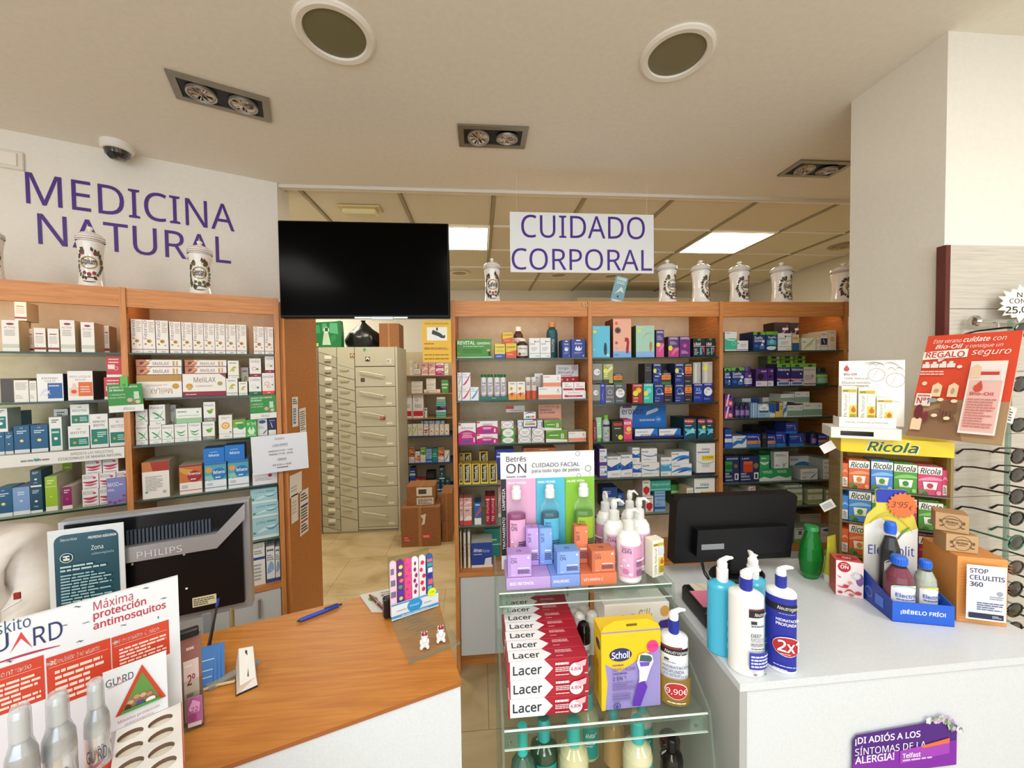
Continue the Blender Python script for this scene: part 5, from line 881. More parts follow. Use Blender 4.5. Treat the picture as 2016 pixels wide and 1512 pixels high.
# ================================================================ back room
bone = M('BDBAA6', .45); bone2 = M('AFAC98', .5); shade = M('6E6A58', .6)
CY = 4.13
L0, R0, MD = ony(632, 900, CY).x, ony(786, 900, CY).x, ony(703, 900, CY).x
ZT = ony(700, 683, CY).z
cab = thing('drawer_cabinet', 'tall bone coloured drawer cabinet seen through the doorway', 'cabinet', (L0, CY, 0), 0)
cw = R0 - L0
MB().box(-.05, -.012, -.012, .5, 0, ZT - .01, 'D6D2BE').box(0, cw - .02, .012, .5, .0, ZT, bone).box(cw - .02, cw, -.004, .5, 0, ZT, bone).build('body', cab)
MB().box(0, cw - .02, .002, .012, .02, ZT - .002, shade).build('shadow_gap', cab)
mx = MD - L0
MB().box(mx + .003, cw - .024, -.004, .01, ony(740, 721, CY).z + .003, ZT - .004, bone).build('top_panel', cab)
ys = [722, 761.5, 801, 840, 880, 919.5, 957.5, 997, 1037]
for a, b in zip(ys, ys[1:]):
    z1, z0 = ony(745, a, CY).z, ony(745, b, CY).z
    d = MB().box(mx + .003, cw - .024, -.006, .01, z0 + .003, z1 - .003, bone, .003).build('drawer', cab)
    x = mx + .05; zz = z1 - .05
    MB().tube([(x, -.006, zz), (x + .01, -.03, zz), (x + .1, -.032, zz - .012), (x + .24, -.03, zz - .045), (x + .25, -.006, zz - .05)], .007, 'D2CDB8', 6).build('handle', d)
    MB().box(cw - .12, cw - .06, -.0075, -.006, z0 + .025, z0 + .045, 'E4E2DA').build('label_holder', d)
MB().box(mx + .003, cw - .024, -.006, .01, .03, ony(745, 1037, CY).z - .002, bone, .002).build('plinth', cab)
sub = mx * .51
for col, (xa, xb) in enumerate(((.004, sub - .004), (sub + .002, mx - .004))):
    drop = .058 if col == 0 else .05; z = ZT - .048 - (.0 if col == 0 else .132)
    if col == 1: MB().prism([(xa, z), (xa, ZT - .004), (xb, ZT - .004), (xb, z - drop)], -.004, .01, bone).build('top_panel', cab)
    else: MB().prism([(xa, z + .002), (xa, ZT - .004), (xb, ZT - .004), (xb, z - drop + .002)], -.004, .01, bone).build('top_panel', cab)
    k = 0
    while z - .113 - drop > .03:
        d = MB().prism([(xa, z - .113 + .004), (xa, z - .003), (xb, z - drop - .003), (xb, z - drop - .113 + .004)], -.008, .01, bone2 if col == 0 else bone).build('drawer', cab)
        if col == 0:
            MB().box(xa + .06, xa + .13, -.011, -.008, z - .075, z - .04, 'E4E2D6').build('label_holder', d); MB().box(xa + .06, xa + .12, -.018, -.008, z - .108, z - .098, shade).build('pull', d)
        else: MB().prism([(xa + .02, z - .05), (xa + .12, z - .055), (xa + .11, z - .07), (xa + .03, z - .07)], -.016, -.008, 'A8A284').build('pull', d)
        z -= .113; k += 1
    MB().prism([(xa, .02), (xa, z - .003), (xb, z - drop - .003), (xb, .02)], -.004, .01, bone).build('bottom_panel', cab)
stk = [('green clover', 718, 688, 'p .5,.5,.2,.9,.5,1,.8,.9,2A9A4A;p .5,.5,.2,.1,.5,0,.8,.1,2A9A4A;p .5,.5,.1,.2,0,.5,.1,.8,2A9A4A;p .5,.5,.9,.2,1,.5,.9,.8,2A9A4A', .03, 'BFD8B0'), ('brown bear', 694, 700, 'c .5,.5,.4,E4C89A;c .5,.4,.2,7A4A2A', .045, '6A4A34'), ('penguin', 724, 707, 'c .5,.5,.4,E8E8E4;c .5,.3,.25,2A2A2A', .045, '2E2E2E'), ('dark photo', 714.5, 748, 'r .2,.2,.8,.8,5A4A5A', .04, '3A3238'), ('red label', 754, 822, 'l .1,.2,.9,.8,2,E8C0B8', .05, '9A3A2E'), ('framed card', 766, 711, 'l .1,.2,.9,.8,2,6A6A5A', .05, 'D8D6C6')]
for nm, px, py, ops, w, c in stk:
    P = ony(px, py, CY); t = thing('sticker', nm + ' sticker on the front of the bone drawer cabinet', 'sticker', (P.x - w / 2, CY - .0068, P.z - w / 2), 0, 'stickers on the drawer cabinet')
    MB().box(0, w, -.0008, 0, 0, w, c).build('sheet', t); draw(MB(), ops, flat(w, w), w, w).build('print', t).location = (0, -.0008, 0)
# narrow drawer tower at the left of it
a, b = ony(597, 900, 4.3).x, ony(627, 900, 4.3).x - .006
t = thing('drawer_tower', 'narrow stack of pale drawers behind the doorway panel', 'drawers', (a, 4.3, 0), 0); w = b - a
MB().box(0, w, .01, .45, 0, 1.78, bone2).build('body', t)
for k in range(14):
    z = .06 + k * .121; d = MB().box(.003, w - .003, -.004, .01, z, z + .113, M('D2CDBE', .4), .004).build('drawer', t)
    MB().box(w * .3, w * .8, -.014, -.004, z + .06, z + .068, '8A8570').build('handle', d)
# things on the cabinet
a, b = ony(617, 683, 4.25).x, ony(674, 683, 4.25).x; hz = ony(640, 632, 4.25).z - ZT
t = thing('carrier_bag', 'green patterned carrier bag standing on the drawer cabinet', 'bag', (a, 4.22, ZT + .0005), 0); w = b - a
MB().prism([(0, 0), (w, 0), (w * 1.0, hz * .55), (w * .97, hz), (w * .8, hz * .97), (.02, hz * .93), (0, hz * .5)], 0, .09, M('1E7A44', .35)).build('bag', t)
draw(MB(), 'p .05,.5,.3,.55,.25,.85,.06,.8,3A9A6A;p .35,.6,.55,.62,.5,.9,.36,.88,4AA87A;p .6,.55,.9,.5,.88,.9,.62,.92,5AB080;p .35,.1,.65,.1,.55,.6,.42,.6,BFD8C0;c .5,.66,.1,DDE8DC;r .45,.6,.56,.74,2A5A3A;p .1,.05,.22,.05,.22,.17,.1,.17,C8D86A;p .66,.2,.85,.3,.8,.5,.65,.4,2E8A54', flat(w, hz), w, hz).build('print', t)
a, b = ony(672, 683, 4.2).x, ony(745, 683, 4.2).x; hz = ony(705, 627, 4.2).z - ZT
t = thing('bin_bag', 'knotted black bin bag slumped on the drawer cabinet', 'bag', ((a + b) / 2 - .012, 4.38, ZT), 0)
bm = bmesh.new(); bmesh.ops.create_icosphere(bm, subdivisions=4, radius=1)
from mathutils import noise as NZ
for v in bm.verts:
    p = v.co.copy(); q = max(0, p.z); k = 1 + .16 * NZ.noise(p * 2.3) + .10 * NZ.noise(p * 5.5 + V((3, 1, 2)))
    rr = (1 - .72 * q ** 1.5) * k
    v.co = V((p.x * rr * (b - a) / 2, p.y * rr * .13, (max(p.z, -.55) + .55) / 1.55 * hz * (.98 if q > .9 else .95)))
me = bpy.data.meshes.new('sack'); bm.to_mesh(me); bm.free(); me.materials.append(M('0E0E10', .28)); o = bpy.data.objects.new('sack', me); COL.objects.link(o); o.parent = t
me.polygons.foreach_set('use_smooth', [True] * len(me.polygons))
MB().lathe([(.03, hz * .86), (.012, hz * .93), (.03, hz * 1.0), (.0005, hz * .98)], M('0E0E10', .28), 10).build('knot', t, 60)
def carton_box(label, x0, x1, Y, dep, zb, ytop, loc_z=None, flap=False, name='shipping_box', mat_=None, extra=None):
    a, b = ony(x0, ytop, Y).x, ony(x1, ytop, Y).x; zt = ony((x0 + x1) / 2, ytop, Y).z; h = zt - zb; w = b - a; m = mat_ or cardb
    t = thing(name, label, 'box', (a, Y, zb + .0005), 0)
    MB().box(0, w, 0, dep, 0, h, m).build('body', t); MB().box(w * .44, w * .52, -.0006, dep, h * .0, h + .0006, M('A87C50', .3)).build('tape', t)
    for sg, x in ((0, .0), (1, w * .505)): MB().box(x + .001, x + w * .49, .002, dep - .002, h, h + .002, m).build('flap', t)
    for q in (extra or '').split('|'):
        if q: draw(MB(), q, flat(w, h, .0009), w, h).build('sticker', t)
    return t
carton_box('plain brown carton on top of the drawer cabinet beside the black bag', 746, 785, 4.25, .25, ZT, 637)
carton_box('large brown shipping box with red fragile stickers on the back room floor', 789, 866, 3.72, .35, 0, 1000, extra='p .02,.2,.12,.1,.26,.22,.15,.32,B83A3A;ti MUY,.08,.22,.18,.26,F0E0DA;ti FRAGIL,.08,.16,.22,.2,F0E0DA|r .52,.2,.76,.32,C83C3C;tb FRAGIL,.56,.23,.72,.29,F0D8D2|p .52,.55,.6,.58,.64,.85,.5,.8,.56,.7,DDD6C8')
Bz = ony(828, 1000, 3.72).z
carton_box('smaller brown box with white delivery labels on top of the fragile box', 800, 856, 3.78, .22, Bz + .003, 958, extra='r .35,.5,.9,.95,DDD8CE;r .42,.6,.7,.85,4A4A44|r .35,.04,.95,.40,DDD8CE;l .4,.08,.9,.36,4,6A665E')
carton_box('brown carton right of the fragile box, half behind the doorway edge', 870, 890, 3.80, .3, 0, 1030)
carton_box('upper brown carton behind the doorway edge, stacked on another', 868, 890, 3.82, .3, ony(880, 1030, 3.8).z + .003, 972)
# medicine racks of the back room
RK = Frame((0, 4.66, 0), 0)
ra, rb = ony(789, 900, 4.66).x, ony(940, 900, 4.66).x
blue_m = M('22307E', .4); tan = M('A8845E', .5)
def zk(y): return RK.un(840, y, 0)[1]
t = thing('storage_rack', 'blue metal rack of medicines in the back room', 'rack', (ra - .01, 4.66, 0), 0); w = rb - ra
ZS = [zk(620 + q / 3.285) for q in (390, 507, 667, 783, 957, 1140)]
for k, z in enumerate(ZS): MB().box(0, w, -.01, .40, z - .012, z, blue_m if k > 2 else tan, .002).build('shelf', t)
for x in (-.022, w + .002): MB().box(x, x + .02, -.012, .008, 0, ZS[3], blue_m).box(x, x + .02, .39, .41, 0, ZS[0] + .3, tan).build('post', t)
MB().box(0, w, .405, .412, ZS[5], ZS[0] + .3, 'D2C6A6').build('back', t)
ZR = (770, 620, 3.285); BR = 'back room rack'
row(RK, ZS[0], 'first shelf, ' + BR, [('wpl', 120, 138, 297), ('fito', 140, 148, 297), ('wred', 150, 190, 350), ('wred', 150, 170, 315, '^'), ('pnk', 194, 238, 312), ('pnk', 242, 286, 312), ('mult', 290, 340, 345), ('mult', 290, 340, 312, '^'), ('gflo', 344, 370, 318)], ZR)
row(RK, ZS[1], 'second shelf, ' + BR, [('wpl', 132, 203, 480), ('wpl', 132, 203, 455, '^'), ('wpl', 132, 203, 430, '^'), ('wred', 212, 318, 482), ('wpl', 228, 288, 440, '^'), ('wpl', 228, 288, 410, '^'), ('grn', 325, 370, 420)], ZR)
row(RK, ZS[2], 'third shelf, ' + BR, [('stop', 68, 134, 515), ('stop', 138, 208, 515), ('wcap', 215, 232, 602), ('aqu', 290, 355, 628), ('viol', 290, 355, 590, '^'), ('aqu', 290, 355, 560, '^'), ('lacw', 295, 350, 530, '^')], ZR)
row(RK, ZS[3], 'fourth shelf, ' + BR, [('gren', 75, 105, 706), ('zen', 108, 135, 706), ('zen', 138, 170, 704), ('sunf', 172, 206, 704), ('bios', 210, 241, 706), ('fito', 246, 276, 706), ('fito', 280, 308, 706), ('fito', 312, 340, 706), ('fito', 344, 374, 706), ('lbw', 195, 265, 684, '^'), ('lbw', 268, 345, 683, '^')], ZR)
row(RK, ZS[4], 'fifth shelf, ' + BR, [('comp', 75, 110, 860), ('ener', 113, 150, 862), ('reflu', 154, 186, 882), ('gren', 188, 222, 862), ('aqub', 225, 263, 868), ('tea', 266, 300, 866), ('ener', 303, 340, 864), ('bluw', 344, 376, 880)], ZR)
row(RK, ZS[5], 'lowest shelf, ' + BR, [('blup', 80, 116, 1062), ('blup', 119, 153, 1062), ('blup', 121, 156, 988, '^'), ('redb', 156, 188, 1058), ('redb', 192, 222, 1060), ('dteal', 292, 318, 1062), ('dteal', 322, 348, 1062), ('dteal', 352, 378, 1062), ('dteal', 310, 345, 985, '^'), ('dark', 226, 286, 1010, 'b')], ZR)
# ================================================================ counters
ZC_ = 1.02
def place(xl, yl, xr, yr, z, yt):
    """front foot line of an upright thing on level z -> origin, angle, width, height"""
    A, B = onz(xl, yl, z), onz(xr, yr, z); r = ray(xl, yt); k = math.hypot(A.x, A.y) / math.hypot(r.x, r.y)
    return A, math.atan2(B.y - A.y, B.x - A.x), (B - A).length, (EYE + r * k).z - z
def zat(P, px, py):
    r = ray(px, py); return (EYE + r * (math.hypot(P.x, P.y) / math.hypot(r.x, r.y))).z
def cbox(name, label, cat, xl, yl, xr, yr, z, yt, dep, base, side, ops, group=None, top=None, ch=.0006):
    A, an, w, h = place(xl, yl, xr, yr, z, yt); t = thing(name, label, cat, A + V((0, 0, .0003)), an, group)
    b = MB().box(0, w, 0, dep, 0, h, M(side or base, .45), ch)
    b.quad((.0005, -.0002, .0005), (w - .0005, -.0002, .0005), (w - .0005, -.0002, h - .0005), (.0005, -.0002, h - .0005), M(base, .42)); b.build('body', t)
    if ops: draw(MB(), ops, flat(w, h, .0003), w, h).build('print', t).location = (0, -.0003, 0)
    if top: draw(MB(), top, lambda x, y, k: (x * w, y * dep, h + .0002 + .0002 * k), w, dep).build('top_print', t)
    MB().quad((0, dep - .001, h + .0002), (w, dep - .001, h + .0002), (w, dep, h + .0002), (0, dep, h + .0002), '8C8578').build('flap_seam', t)
    return t, w, h
rc = [(.512, .718), (1.288, .728), (1.289, .86), (1.33, .93), (1.46, 1.05), (1.5, 1.19), (.53, 1.19)]
t = thing('white_counter', 'white laminate sales counter with lotion bottles on it', 'counter', (0, 0, 0))
MB().slab(rc, ZC_ - .016, ZC_, laminate).build('worktop', t)
MB().slab([(.53, .722), (1.284, .732), (1.284, 1.15), (.545, 1.15)], .06, ZC_ - .0165, laminate).build('front_panel', t)
MB().slab([(.512, .719), (.528, .719), (.543, 1.188), (.527, 1.188)], 0, ZC_ - .0165, M('A9ABAA', .4)).build('side_panel', t)
MB().slab([(.535, .76), (1.27, .77), (1.27, 1.14), (.55, 1.14)], 0, .06, '6E6E6C').build('plinth', t)
lc = [(-.0465, .779), (-.0766, .89), (-.152, 1.185), (-.66, 1.0), (-1.7, .621), (-1.7, .05), (-1.1, .05), (-.60, .22), (-.30, .42), (-.437, .640)]
t = thing('wooden_counter', 'sales counter with an orange oak top and white front', 'counter', (0, 0, 0))
MB().slab(lc, ZC_ - .008, ZC_, M('9A5A2A', .5), counter_wood).build('worktop', t)
ins = [(-.0485, .782), (-.0786, .89), (-.154, 1.181), (-.66, .996), (-1.69, .617), (-1.69, .06), (-1.1, .056), (-.598, .224), (-.302, .424), (-.436, .643)]
MB().slab(ins, .05, ZC_ - .0083, laminate).build('front_panel', t)
MB().slab([(-.07, .82), (-.17, 1.15), (-1.6, .6), (-1.6, .1), (-.7, .4), (-.46, .68)], 0, .05, '6E6E6C').build('plinth', t)
# purple poster stuck on the white counter front
def fy(px, py): P = ony(px, py, .7195 + 0.0); return P
a, b = ony(1675, 1448, .721), ony(1898, 1417, .724); zb = .80
t = thing('wall_sticker', 'purple allergy sticker with flowers on the front of the white counter', 'poster', (a.x, .7205, zb), (0, 0, math.atan2(.01, .776)))
w = b.x - a.x; h = a.z - zb
MB().prism([(.004, 0), (w * .93, 0), (w * .93, h * .97), (w * .80, h * 1.13), (w * .7, h * 1.12), (.012, h), (.004, h - .012)], -.0012, 0, '46127A').build('sheet', t)
pr = MB(); mpf = lambda x, z, k: (x * w, -.0014 - .0002 * k, zb * 0 + z * h)
draw(pr, 'p .0,.0,.93,.0,.93,.62,.02,.45,7A1AA0;tb ¡DI_ADIÓS_A_LOS,.03,.76,.60,1.0,F2F0F6;tb SÍNTOMAS_DE_LA,.03,.52,.65,.74,F2F0F6;tb ALERGIA!,.03,.32,.37,.50,F2F0F6;p .42,.2,.86,.32,.86,.66,.42,.52,9A3AB4;p .62,.52,.86,.58,.86,.70,.6,.58,D86A3A;tb Telfast,.44,.33,.60,.45,F6F2F8;l .44,.24,.84,.32,1,D8B8E4', mpf, w, h)
pr.build('print', t)
rs = random.Random(3); fm = MB()
for i in range(26):
    q = i / 25; cx = w * (.68 + .27 * q + rs.uniform(-.02, .03)); cz = h * (1.16 - .62 * max(0, q - .45) + rs.uniform(-.05, .07)); c = rs.choice(['C9A6D6', 'B48AC8', 'E6DDEA', '5E8A5A', '9AB08A', 'DAC6E2'])
    n = 5; r = rs.uniform(.004, .009)
    for j in range(n):
        a_ = 2 * PI * j / n + q * 4; d = V((math.cos(a_), 0, math.sin(a_))); e = V((-d.z, 0, d.x)); p = V((cx, -.0022 - .0001 * i, cz))
        fm.add([p, p + d * r * .6 + e * r * .4, p + d * r, p + d * r * .6 - e * r * .4], [(0, 1, 2, 3)], c)
fm.build('flower_print', t)['kind'] = 'stuff'
# ================================================================ lotion bottles
def pump_bottle(label, px, py, z, w_px, y_sh, y_top, base, collar, head, ops, turn=0, noz=0, a0=-1.2, a1=1.2, P=None, flat_=.72, group=None, name='pump_bottle', lid='w'):
    """px,py: middle of the foot; y_sh: shoulder line; y_top: top of the pump"""
    P = P or onz(px, py, z); dist = (P - EYE).dot(CF); r = w_px / 2 * dist / FPX * math.cos(math.atan((px - 1008) / FPX))
    hs = zat(P, px, y_sh) - z; ht = zat(P, px, y_top) - z
    t = thing(name, label, 'bottle', (P.x, P.y + r * flat_ * .6, z + .0003), turn, group); m = M(base, .28, coat=.3)
    MB().lathe([(.0005, .001), (r * .92, 0), (r, r * .12), (r, hs - r * .16), (r * .96, hs - r * .05), (r * .84, hs + r * .06), (r * .42, hs + r * .22), (r * .36, hs + r * .24)], m, 32, sy=flat_).build('body', t, 45)
    hn = hs + r * .22; cl = (ht - hn)
    p = MB().lathe([(r * .38, hn - .001), (r * .39, hn + cl * .52), (r * .30, hn + cl * .56), (r * .30, hn + cl * .60)], M(collar, .3), 22).build('collar', t, 40)
    hm = M(head, .3); hb = MB().lathe([(r * .33, hn + cl * .58), (r * .34, hn + cl * .78), (r * .30, hn + cl * .80), (r * .22, hn + cl * .92), (.0005, hn + cl * .94)], hm, 20)
    c, s_ = math.cos(noz), math.sin(noz)
    pts = [(0, hn + cl * .86), (r * .45, hn + cl * .95), (r * .95, hn + cl * .9)]
    hb.tube([(q * c, q * s_, zz) for q, zz in pts], [r * .22, r * .17, r * .10], hm, 10)
    hb.add([(-r * .30, -r * .2, hn + cl * .82), (-r * .30, r * .2, hn + cl * .82), (r * .45 * c, r * .2, hn + cl), (r * .45 * c, -r * .2, hn + cl)], [(0, 1, 2, 3)], hm)
    hb.build('pump_head', t, 50)
    if ops: draw(MB(), ops, curved(r, r * flat_, r * .1, hs - r * .3, a0, a1), r * 2.2, hs, 14).build('label', t)
    return t
neu = 'r .0,.80,.95,.90,15161C;r .0,.895,.7,.93,7A2A30;ti Neutrogena,.2,.815,.9,.885,F0F0F0;'
pump_bottle('white lotion bottle with blue collar at the counter corner, deep moisture label', 1477, 1328, ZC_, 73, 1172, 1127, 'E8E8E4', '1E2C96', 'F4F4F4', 'r .50,.78,1,.88,15161C;r .50,.875,.86,.895,7A2A30;ti Neutrogena,.6,.795,.97,.855,F0F0F0;r .54,.70,.66,.74,2A2C3A;l .54,.66,.86,.69,1,4A5A8A;tb DEEP,.53,.54,.73,.585,2A4A7A;tb MOISTURE,.53,.485,.92,.53,2A4A7A;l .53,.42,.98,.46,2,5A6A8A;l .53,.38,.84,.40,1,2A3A6A;r .50,.12,1,.34,2E3AA6;l .53,.14,.95,.31,4,D8DCF2;c .60,.06,.04,8A8AA0;c .82,.06,.03,5A8A6A', -.5, .5, -1.3, 1.45)
pump_bottle('navy blue lotion bottle with a red two for one disc', 1545, 1322, ZC_, 64, 1165, 1121, 'E6E8E8', '1E2C96', 'F4F4F4', 'r 0,.03,1,.97,1F2B9A;r .0,.80,1,.89,0E1020;ti Neutrogena,.42,.815,.97,.875,F2F2F2;l .45,.77,.9,.785,1,A8B0E0;tb HIDRATACIÓN,.4,.685,.97,.73,F0F2F8;tb PROFUNDA,.4,.63,.86,.67,F0F2F8;c .66,.36,.36,F2F0F0;c .66,.36,.33,B4242E;tb 2x1,.44,.30,.92,.45,F6F4F4;l .5,.26,.82,.28,1,E8C0C0;l .36,.10,.9,.12,1,C8D0F0;l .36,.055,.66,.075,1,F0F2F8', -.75, .75, -1.25, 1.35)
pump_bottle('turquoise lotion bottle with white pump at the counter edge, behind the white bottle', 1429, 1290, ZC_, 63, 1154, 1104, '3FB0D2', 'F0F0F0', 'F2F2F2', 'r .66,.74,1,.86,15161C;t N,.74,.77,.86,.83,E8E8E8;lv .5,.1,.62,.6,3,9AD8EA', -.25, .5, -1.2, 1.3)
pump_bottle('turquoise lotion bottle with tall white pump, partly hidden by the navy bottle', 1490, 1268, ZC_, 66, 1148, 1098, '3FB0D2', 'F0F0F0', 'F2F2F2', '', .3, .9)
# red arnica style box and the squeeze bottles behind
t, w, h = cbox('cosmetic_box', 'white box with red leaf print and a red ON disc', 'box', 1645, 1171, 1700, 1180, ZC_, 1102, .046, 'EEDDDA', 'C05A50', 'c .30,.83,.24,B3202C;tb ON,.16,.78,.45,.88,F4ECEA;l .18,.90,.42,.93,1,F0D0D0;c .86,.52,.28,7A5A8A;c .72,.62,.17,C9C6C4;c .74,.62,.10,DADADA;w .05,.2,.6,.5,.55,.03,C8484A;w .05,.5,.3,.2,.35,.04,C8484A;w .3,.7,.12,.3,.1,.05,C04848;o .35,.3,.1,.05,B8383C;o .8,.15,.12,.05,C04044;o .15,.12,.09,.04,B8383C;o .55,.08,.1,.04,C86A64;o .5,.42,.08,.04,D88A84', top='o .5,.5,.4,.3,B3202C;tb ON,.35,.4,.65,.6,F4ECEA')
P = onz(1603, 1139, ZC_)
t = thing('spray_bottle', 'squat green translucent bottle behind the red and white box', 'bottle', (P.x, P.y + .012, ZC_ + .0003), .3)
MB().lathe([(.0005, 0), (.024, 0), (.034, .02), (.040, .06), (.036, .095), (.026, .125), (.020, .14), (.018, .145)], clear('green_plastic', '1E8A34', .55, .15), 24, sy=.7).build('body', t, 50)
MB().lathe([(.0005, .003), (.028, .004), (.034, .02), (.036, .06)], M('1E7A34', .3), 24, sy=.68).build('contents', t, 50)
MB().lathe([(.019, .144), (.018, .156), (.0005, .157)], M('2A8A4A', .3), 16).build('cap', t, 40)
P = onz(1641, 1148, ZC_)
t = thing('squeeze_tube', 'yellow green squeeze tube standing on a clear cap beside the green bottle', 'tube', (P.x + .004, P.y + .012, ZC_ + .0003), .3)
MB().lathe([(.0005, 0), (.019, 0), (.020, .022)], M('DDDCCF', .2), 18).build('cap', t, 40)
mb = MB(); n = 16
for k in range(6):
    vs = []
    for q in (k / 6, (k + 1) / 6): vs += [(.020 * math.cos(2 * PI * i / n), .020 * (1 - .94 * q) * math.sin(2 * PI * i / n), .022 + .115 * q) for i in range(n)]
    mb.add(vs, [(i, (i + 1) % n, n + (i + 1) % n, n + i) for i in range(n)], M('B4B02E', .3))
mb.build('body', t, 50)
# blue drink tray with bottles
A, B, C_ = onz(1757, 1223.6, ZC_), onz(1879, 1235, ZC_), onz(1702, 1172, ZC_)
an = math.atan2(B.y - A.y, B.x - A.x); w = (B - A).length; dp = (C_ - A).length; h = zat(A, 1757, 1184) - ZC_; hb = zat(C_, 1702, 1113) - ZC_
t = thing('drink_tray', 'blue cardboard drink display with bottle shaped back card', 'display', A + V((0, 0, .0003)), an); bl = M('1F5CC8', .4); bd = M('1A3E9A', .4)
MB().box(0, w, 0, dp, 0, .002, bd).build('floor_panel', t)
MB().box(0, w, 0, .002, .002, h, bl).build('front_panel', t)
for x in (0, w - .002): MB().add([(x, .002, .002), (x, dp, .002), (x, dp, hb), (x, .002, h), (x + .002, .002, .002), (x + .002, dp, .002), (x + .002, dp, hb), (x + .002, .002, h)], [(0, 1, 2, 3), (7, 6, 5, 4), (0, 3, 7, 4), (3, 2, 6, 7), (1, 5, 6, 2), (0, 4, 5, 1)], bd if x == 0 else bl).build('side_panel', t)
draw(MB(), 'tb ¡BÉBELO_FRÍO!,.13,.40,.86,.68,F0F4FC', flat(w, h, .0004), w, h).build('print', t)
draw(MB(), 'g .3,.45,.12,.03,4A7AD8;r .5,.2,.75,.6,4A7AD8', lambda x, z, k: (-.0004 - .0002 * k, dp * (1 - x) , z * hb * .8), dp, hb * .8).build('side_print', t)
def tray_pt(px, py, d):
    o = A + V((-math.sin(an), math.cos(an), 0)) * d; r = ray(px, py); b = V((-math.sin(an), math.cos(an), 0)); P = EYE + r * ((o - EYE).dot(b) / r.dot(b)); q = P - A
    return q.dot(V((math.cos(an), math.sin(an), 0))), P.z - A.z
xl, zb_ = tray_pt(1700, 1118, dp - .006); xr, zt_ = tray_pt(1808, 966, dp - .006); cw_ = xr - xl
xm = (xl + xr) / 2
def bottle_outline(w, h): return [(-.5 * w, 0), (.5 * w, 0), (.5 * w, h * .66), (.44 * w, h * .76), (.27 * w, h * .84), (.27 * w, h * .87), (.29 * w, h * .88), (.29 * w, h * .99), (.26 * w, h), (-.26 * w, h), (-.29 * w, h * .99), (-.29 * w, h * .88), (-.27 * w, h * .87), (-.27 * w, h * .84), (-.44 * w, h * .76), (-.5 * w, h * .66)]
k = MB().prism([(xm + x, z + .002) for x, z in bottle_outline(cw_, zt_ - .002)], dp - .005, dp - .003, 'D8C84A').build('back_card', t)
hh = zt_
draw(MB(), 'p .23,.88,.77,.88,.79,.99,.74,1.0,.26,1.0,.21,.99,2338A8;p .0,.3,.0,.66,.3,.74,.7,.6,1,.66,1,.0,.0,.0,E9E7E0;w .1,.9,.68,.9,.62,.03,C9B83A;t Electrolit,.08,.40,.94,.49,2A3AA0;w .55,.85,.5,.62,.66,.03,5A9A4A;p .62,.54,.7,.62,.72,.66,.66,.56,B42A3A;t LA_BEBIDA,.42,.34,.78,.37,5A6AB0;p 1,0,1,.25,.7,0,D8C84A', lambda x, z, k: (xl + x * cw_, dp - .0064 - .0002 * k, z * hh), cw_, hh).build('back_card_print', t)
st = tray_pt(1783, 998, dp - .02); n = 18
sp = []
for i in range(2 * n): a_ = PI * i / n; r = .030 if i % 2 else .036; sp.append((st[0] + r * math.cos(a_), st[1] + r * math.sin(a_)))
MB().prism(sp, dp - .0095, dp - .0085, 'E8713A').build('price_star', t)
draw(MB(), "ti 3'95,.05,.40,.72,.66,5A2A14;ti €,.74,.30,.90,.50,5A2A14", lambda x, z, k: (st[0] - .03 + x * .06, dp - .0099, st[1] - .03 + z * .06), .06, .06).build('price_print', t)
def drink(label, px, ytop, d, wpx, liquid, lab, cap='2A6AD8', yb=None):
    x, zt = tray_pt(px, ytop, d); c = A + V((math.cos(an), math.sin(an), 0)) * x + V((-math.sin(an), math.cos(an), 0)) * d
    r = wpx / 2 * (c - EYE).dot(CF) / FPX * math.cos(math.atan((px - 1008) / FPX)); h = zt - .003
    o = thing('drink_bottle', label, 'bottle', (c.x, c.y, ZC_ + .003), an, 'drink bottles in the blue tray')
    bodyp = [(.0005, 0), (r * .9, 0), (r, r * .15), (r, h * .58), (r * .93, h * .68), (r * .55, h * .82), (r * .42, h * .86), (r * .42, h * .88)]
    MB().lathe([(q * .96 if q > .001 else q, z * .985 + .001) for q, z in bodyp[:-2]], M(liquid, .12), 24, sy=.86).build('contents', o, 50)
    MB().lathe(bodyp, pet, 24, sy=.86).build('body', o, 50)
    cp = MB().lathe([(r * .5, h * .86), (r * .52, h * .87), (r * .52, h * .97), (r * .46, h), (.0005, h)], M(cap, .35), 24)
    for i in range(20):
        a_ = 2 * PI * i / 20; cp.box(-.0008, .0008, -r * .545, -r * .51, h * .885, h * .965, M(cap, .35)) if False else cp.add([(r * .515 * math.cos(a_ - .05), r * .515 * math.sin(a_ - .05), h * .88), (r * .55 * math.cos(a_), r * .55 * math.sin(a_), h * .88), (r * .55 * math.cos(a_), r * .55 * math.sin(a_), h * .965), (r * .515 * math.cos(a_ - .05), r * .515 * math.sin(a_ - .05), h * .965)], [(0, 1, 2, 3)], cap)
    cp.build('cap', o, 40)
    draw(MB(), 'r 0,0,1,.72,E6E6E8;o .5,.7,.5,.16,E6E6E8;w .05,.95,.72,1.0,.62,.06,%s;tb Electrolit,.14,.40,.9,.56,2A4AA8;l .16,.28,.85,.36,1,4A5AA0;l .16,.1,.6,.2,1,8A8AA0' % lab, curved(r, r * .86, h * .20, h * .44, -1.0, 1.15), r * 2, h * .44, 12).build('label', o)
drink('clear electrolyte drink bottle with yellow edged label, front of the blue tray', 1822, 1102, .036, 52, 'B4B8A8', 'C8CC3A')
drink('pink electrolyte drink bottle at the front of the blue tray', 1770, 1094, .033, 67, '7A1838', '9AC8B0')
drink('dark purple electrolyte drink bottle at the back of the blue tray', 1753, 1027, .0845, 48, '08060A', '5A3A7A')
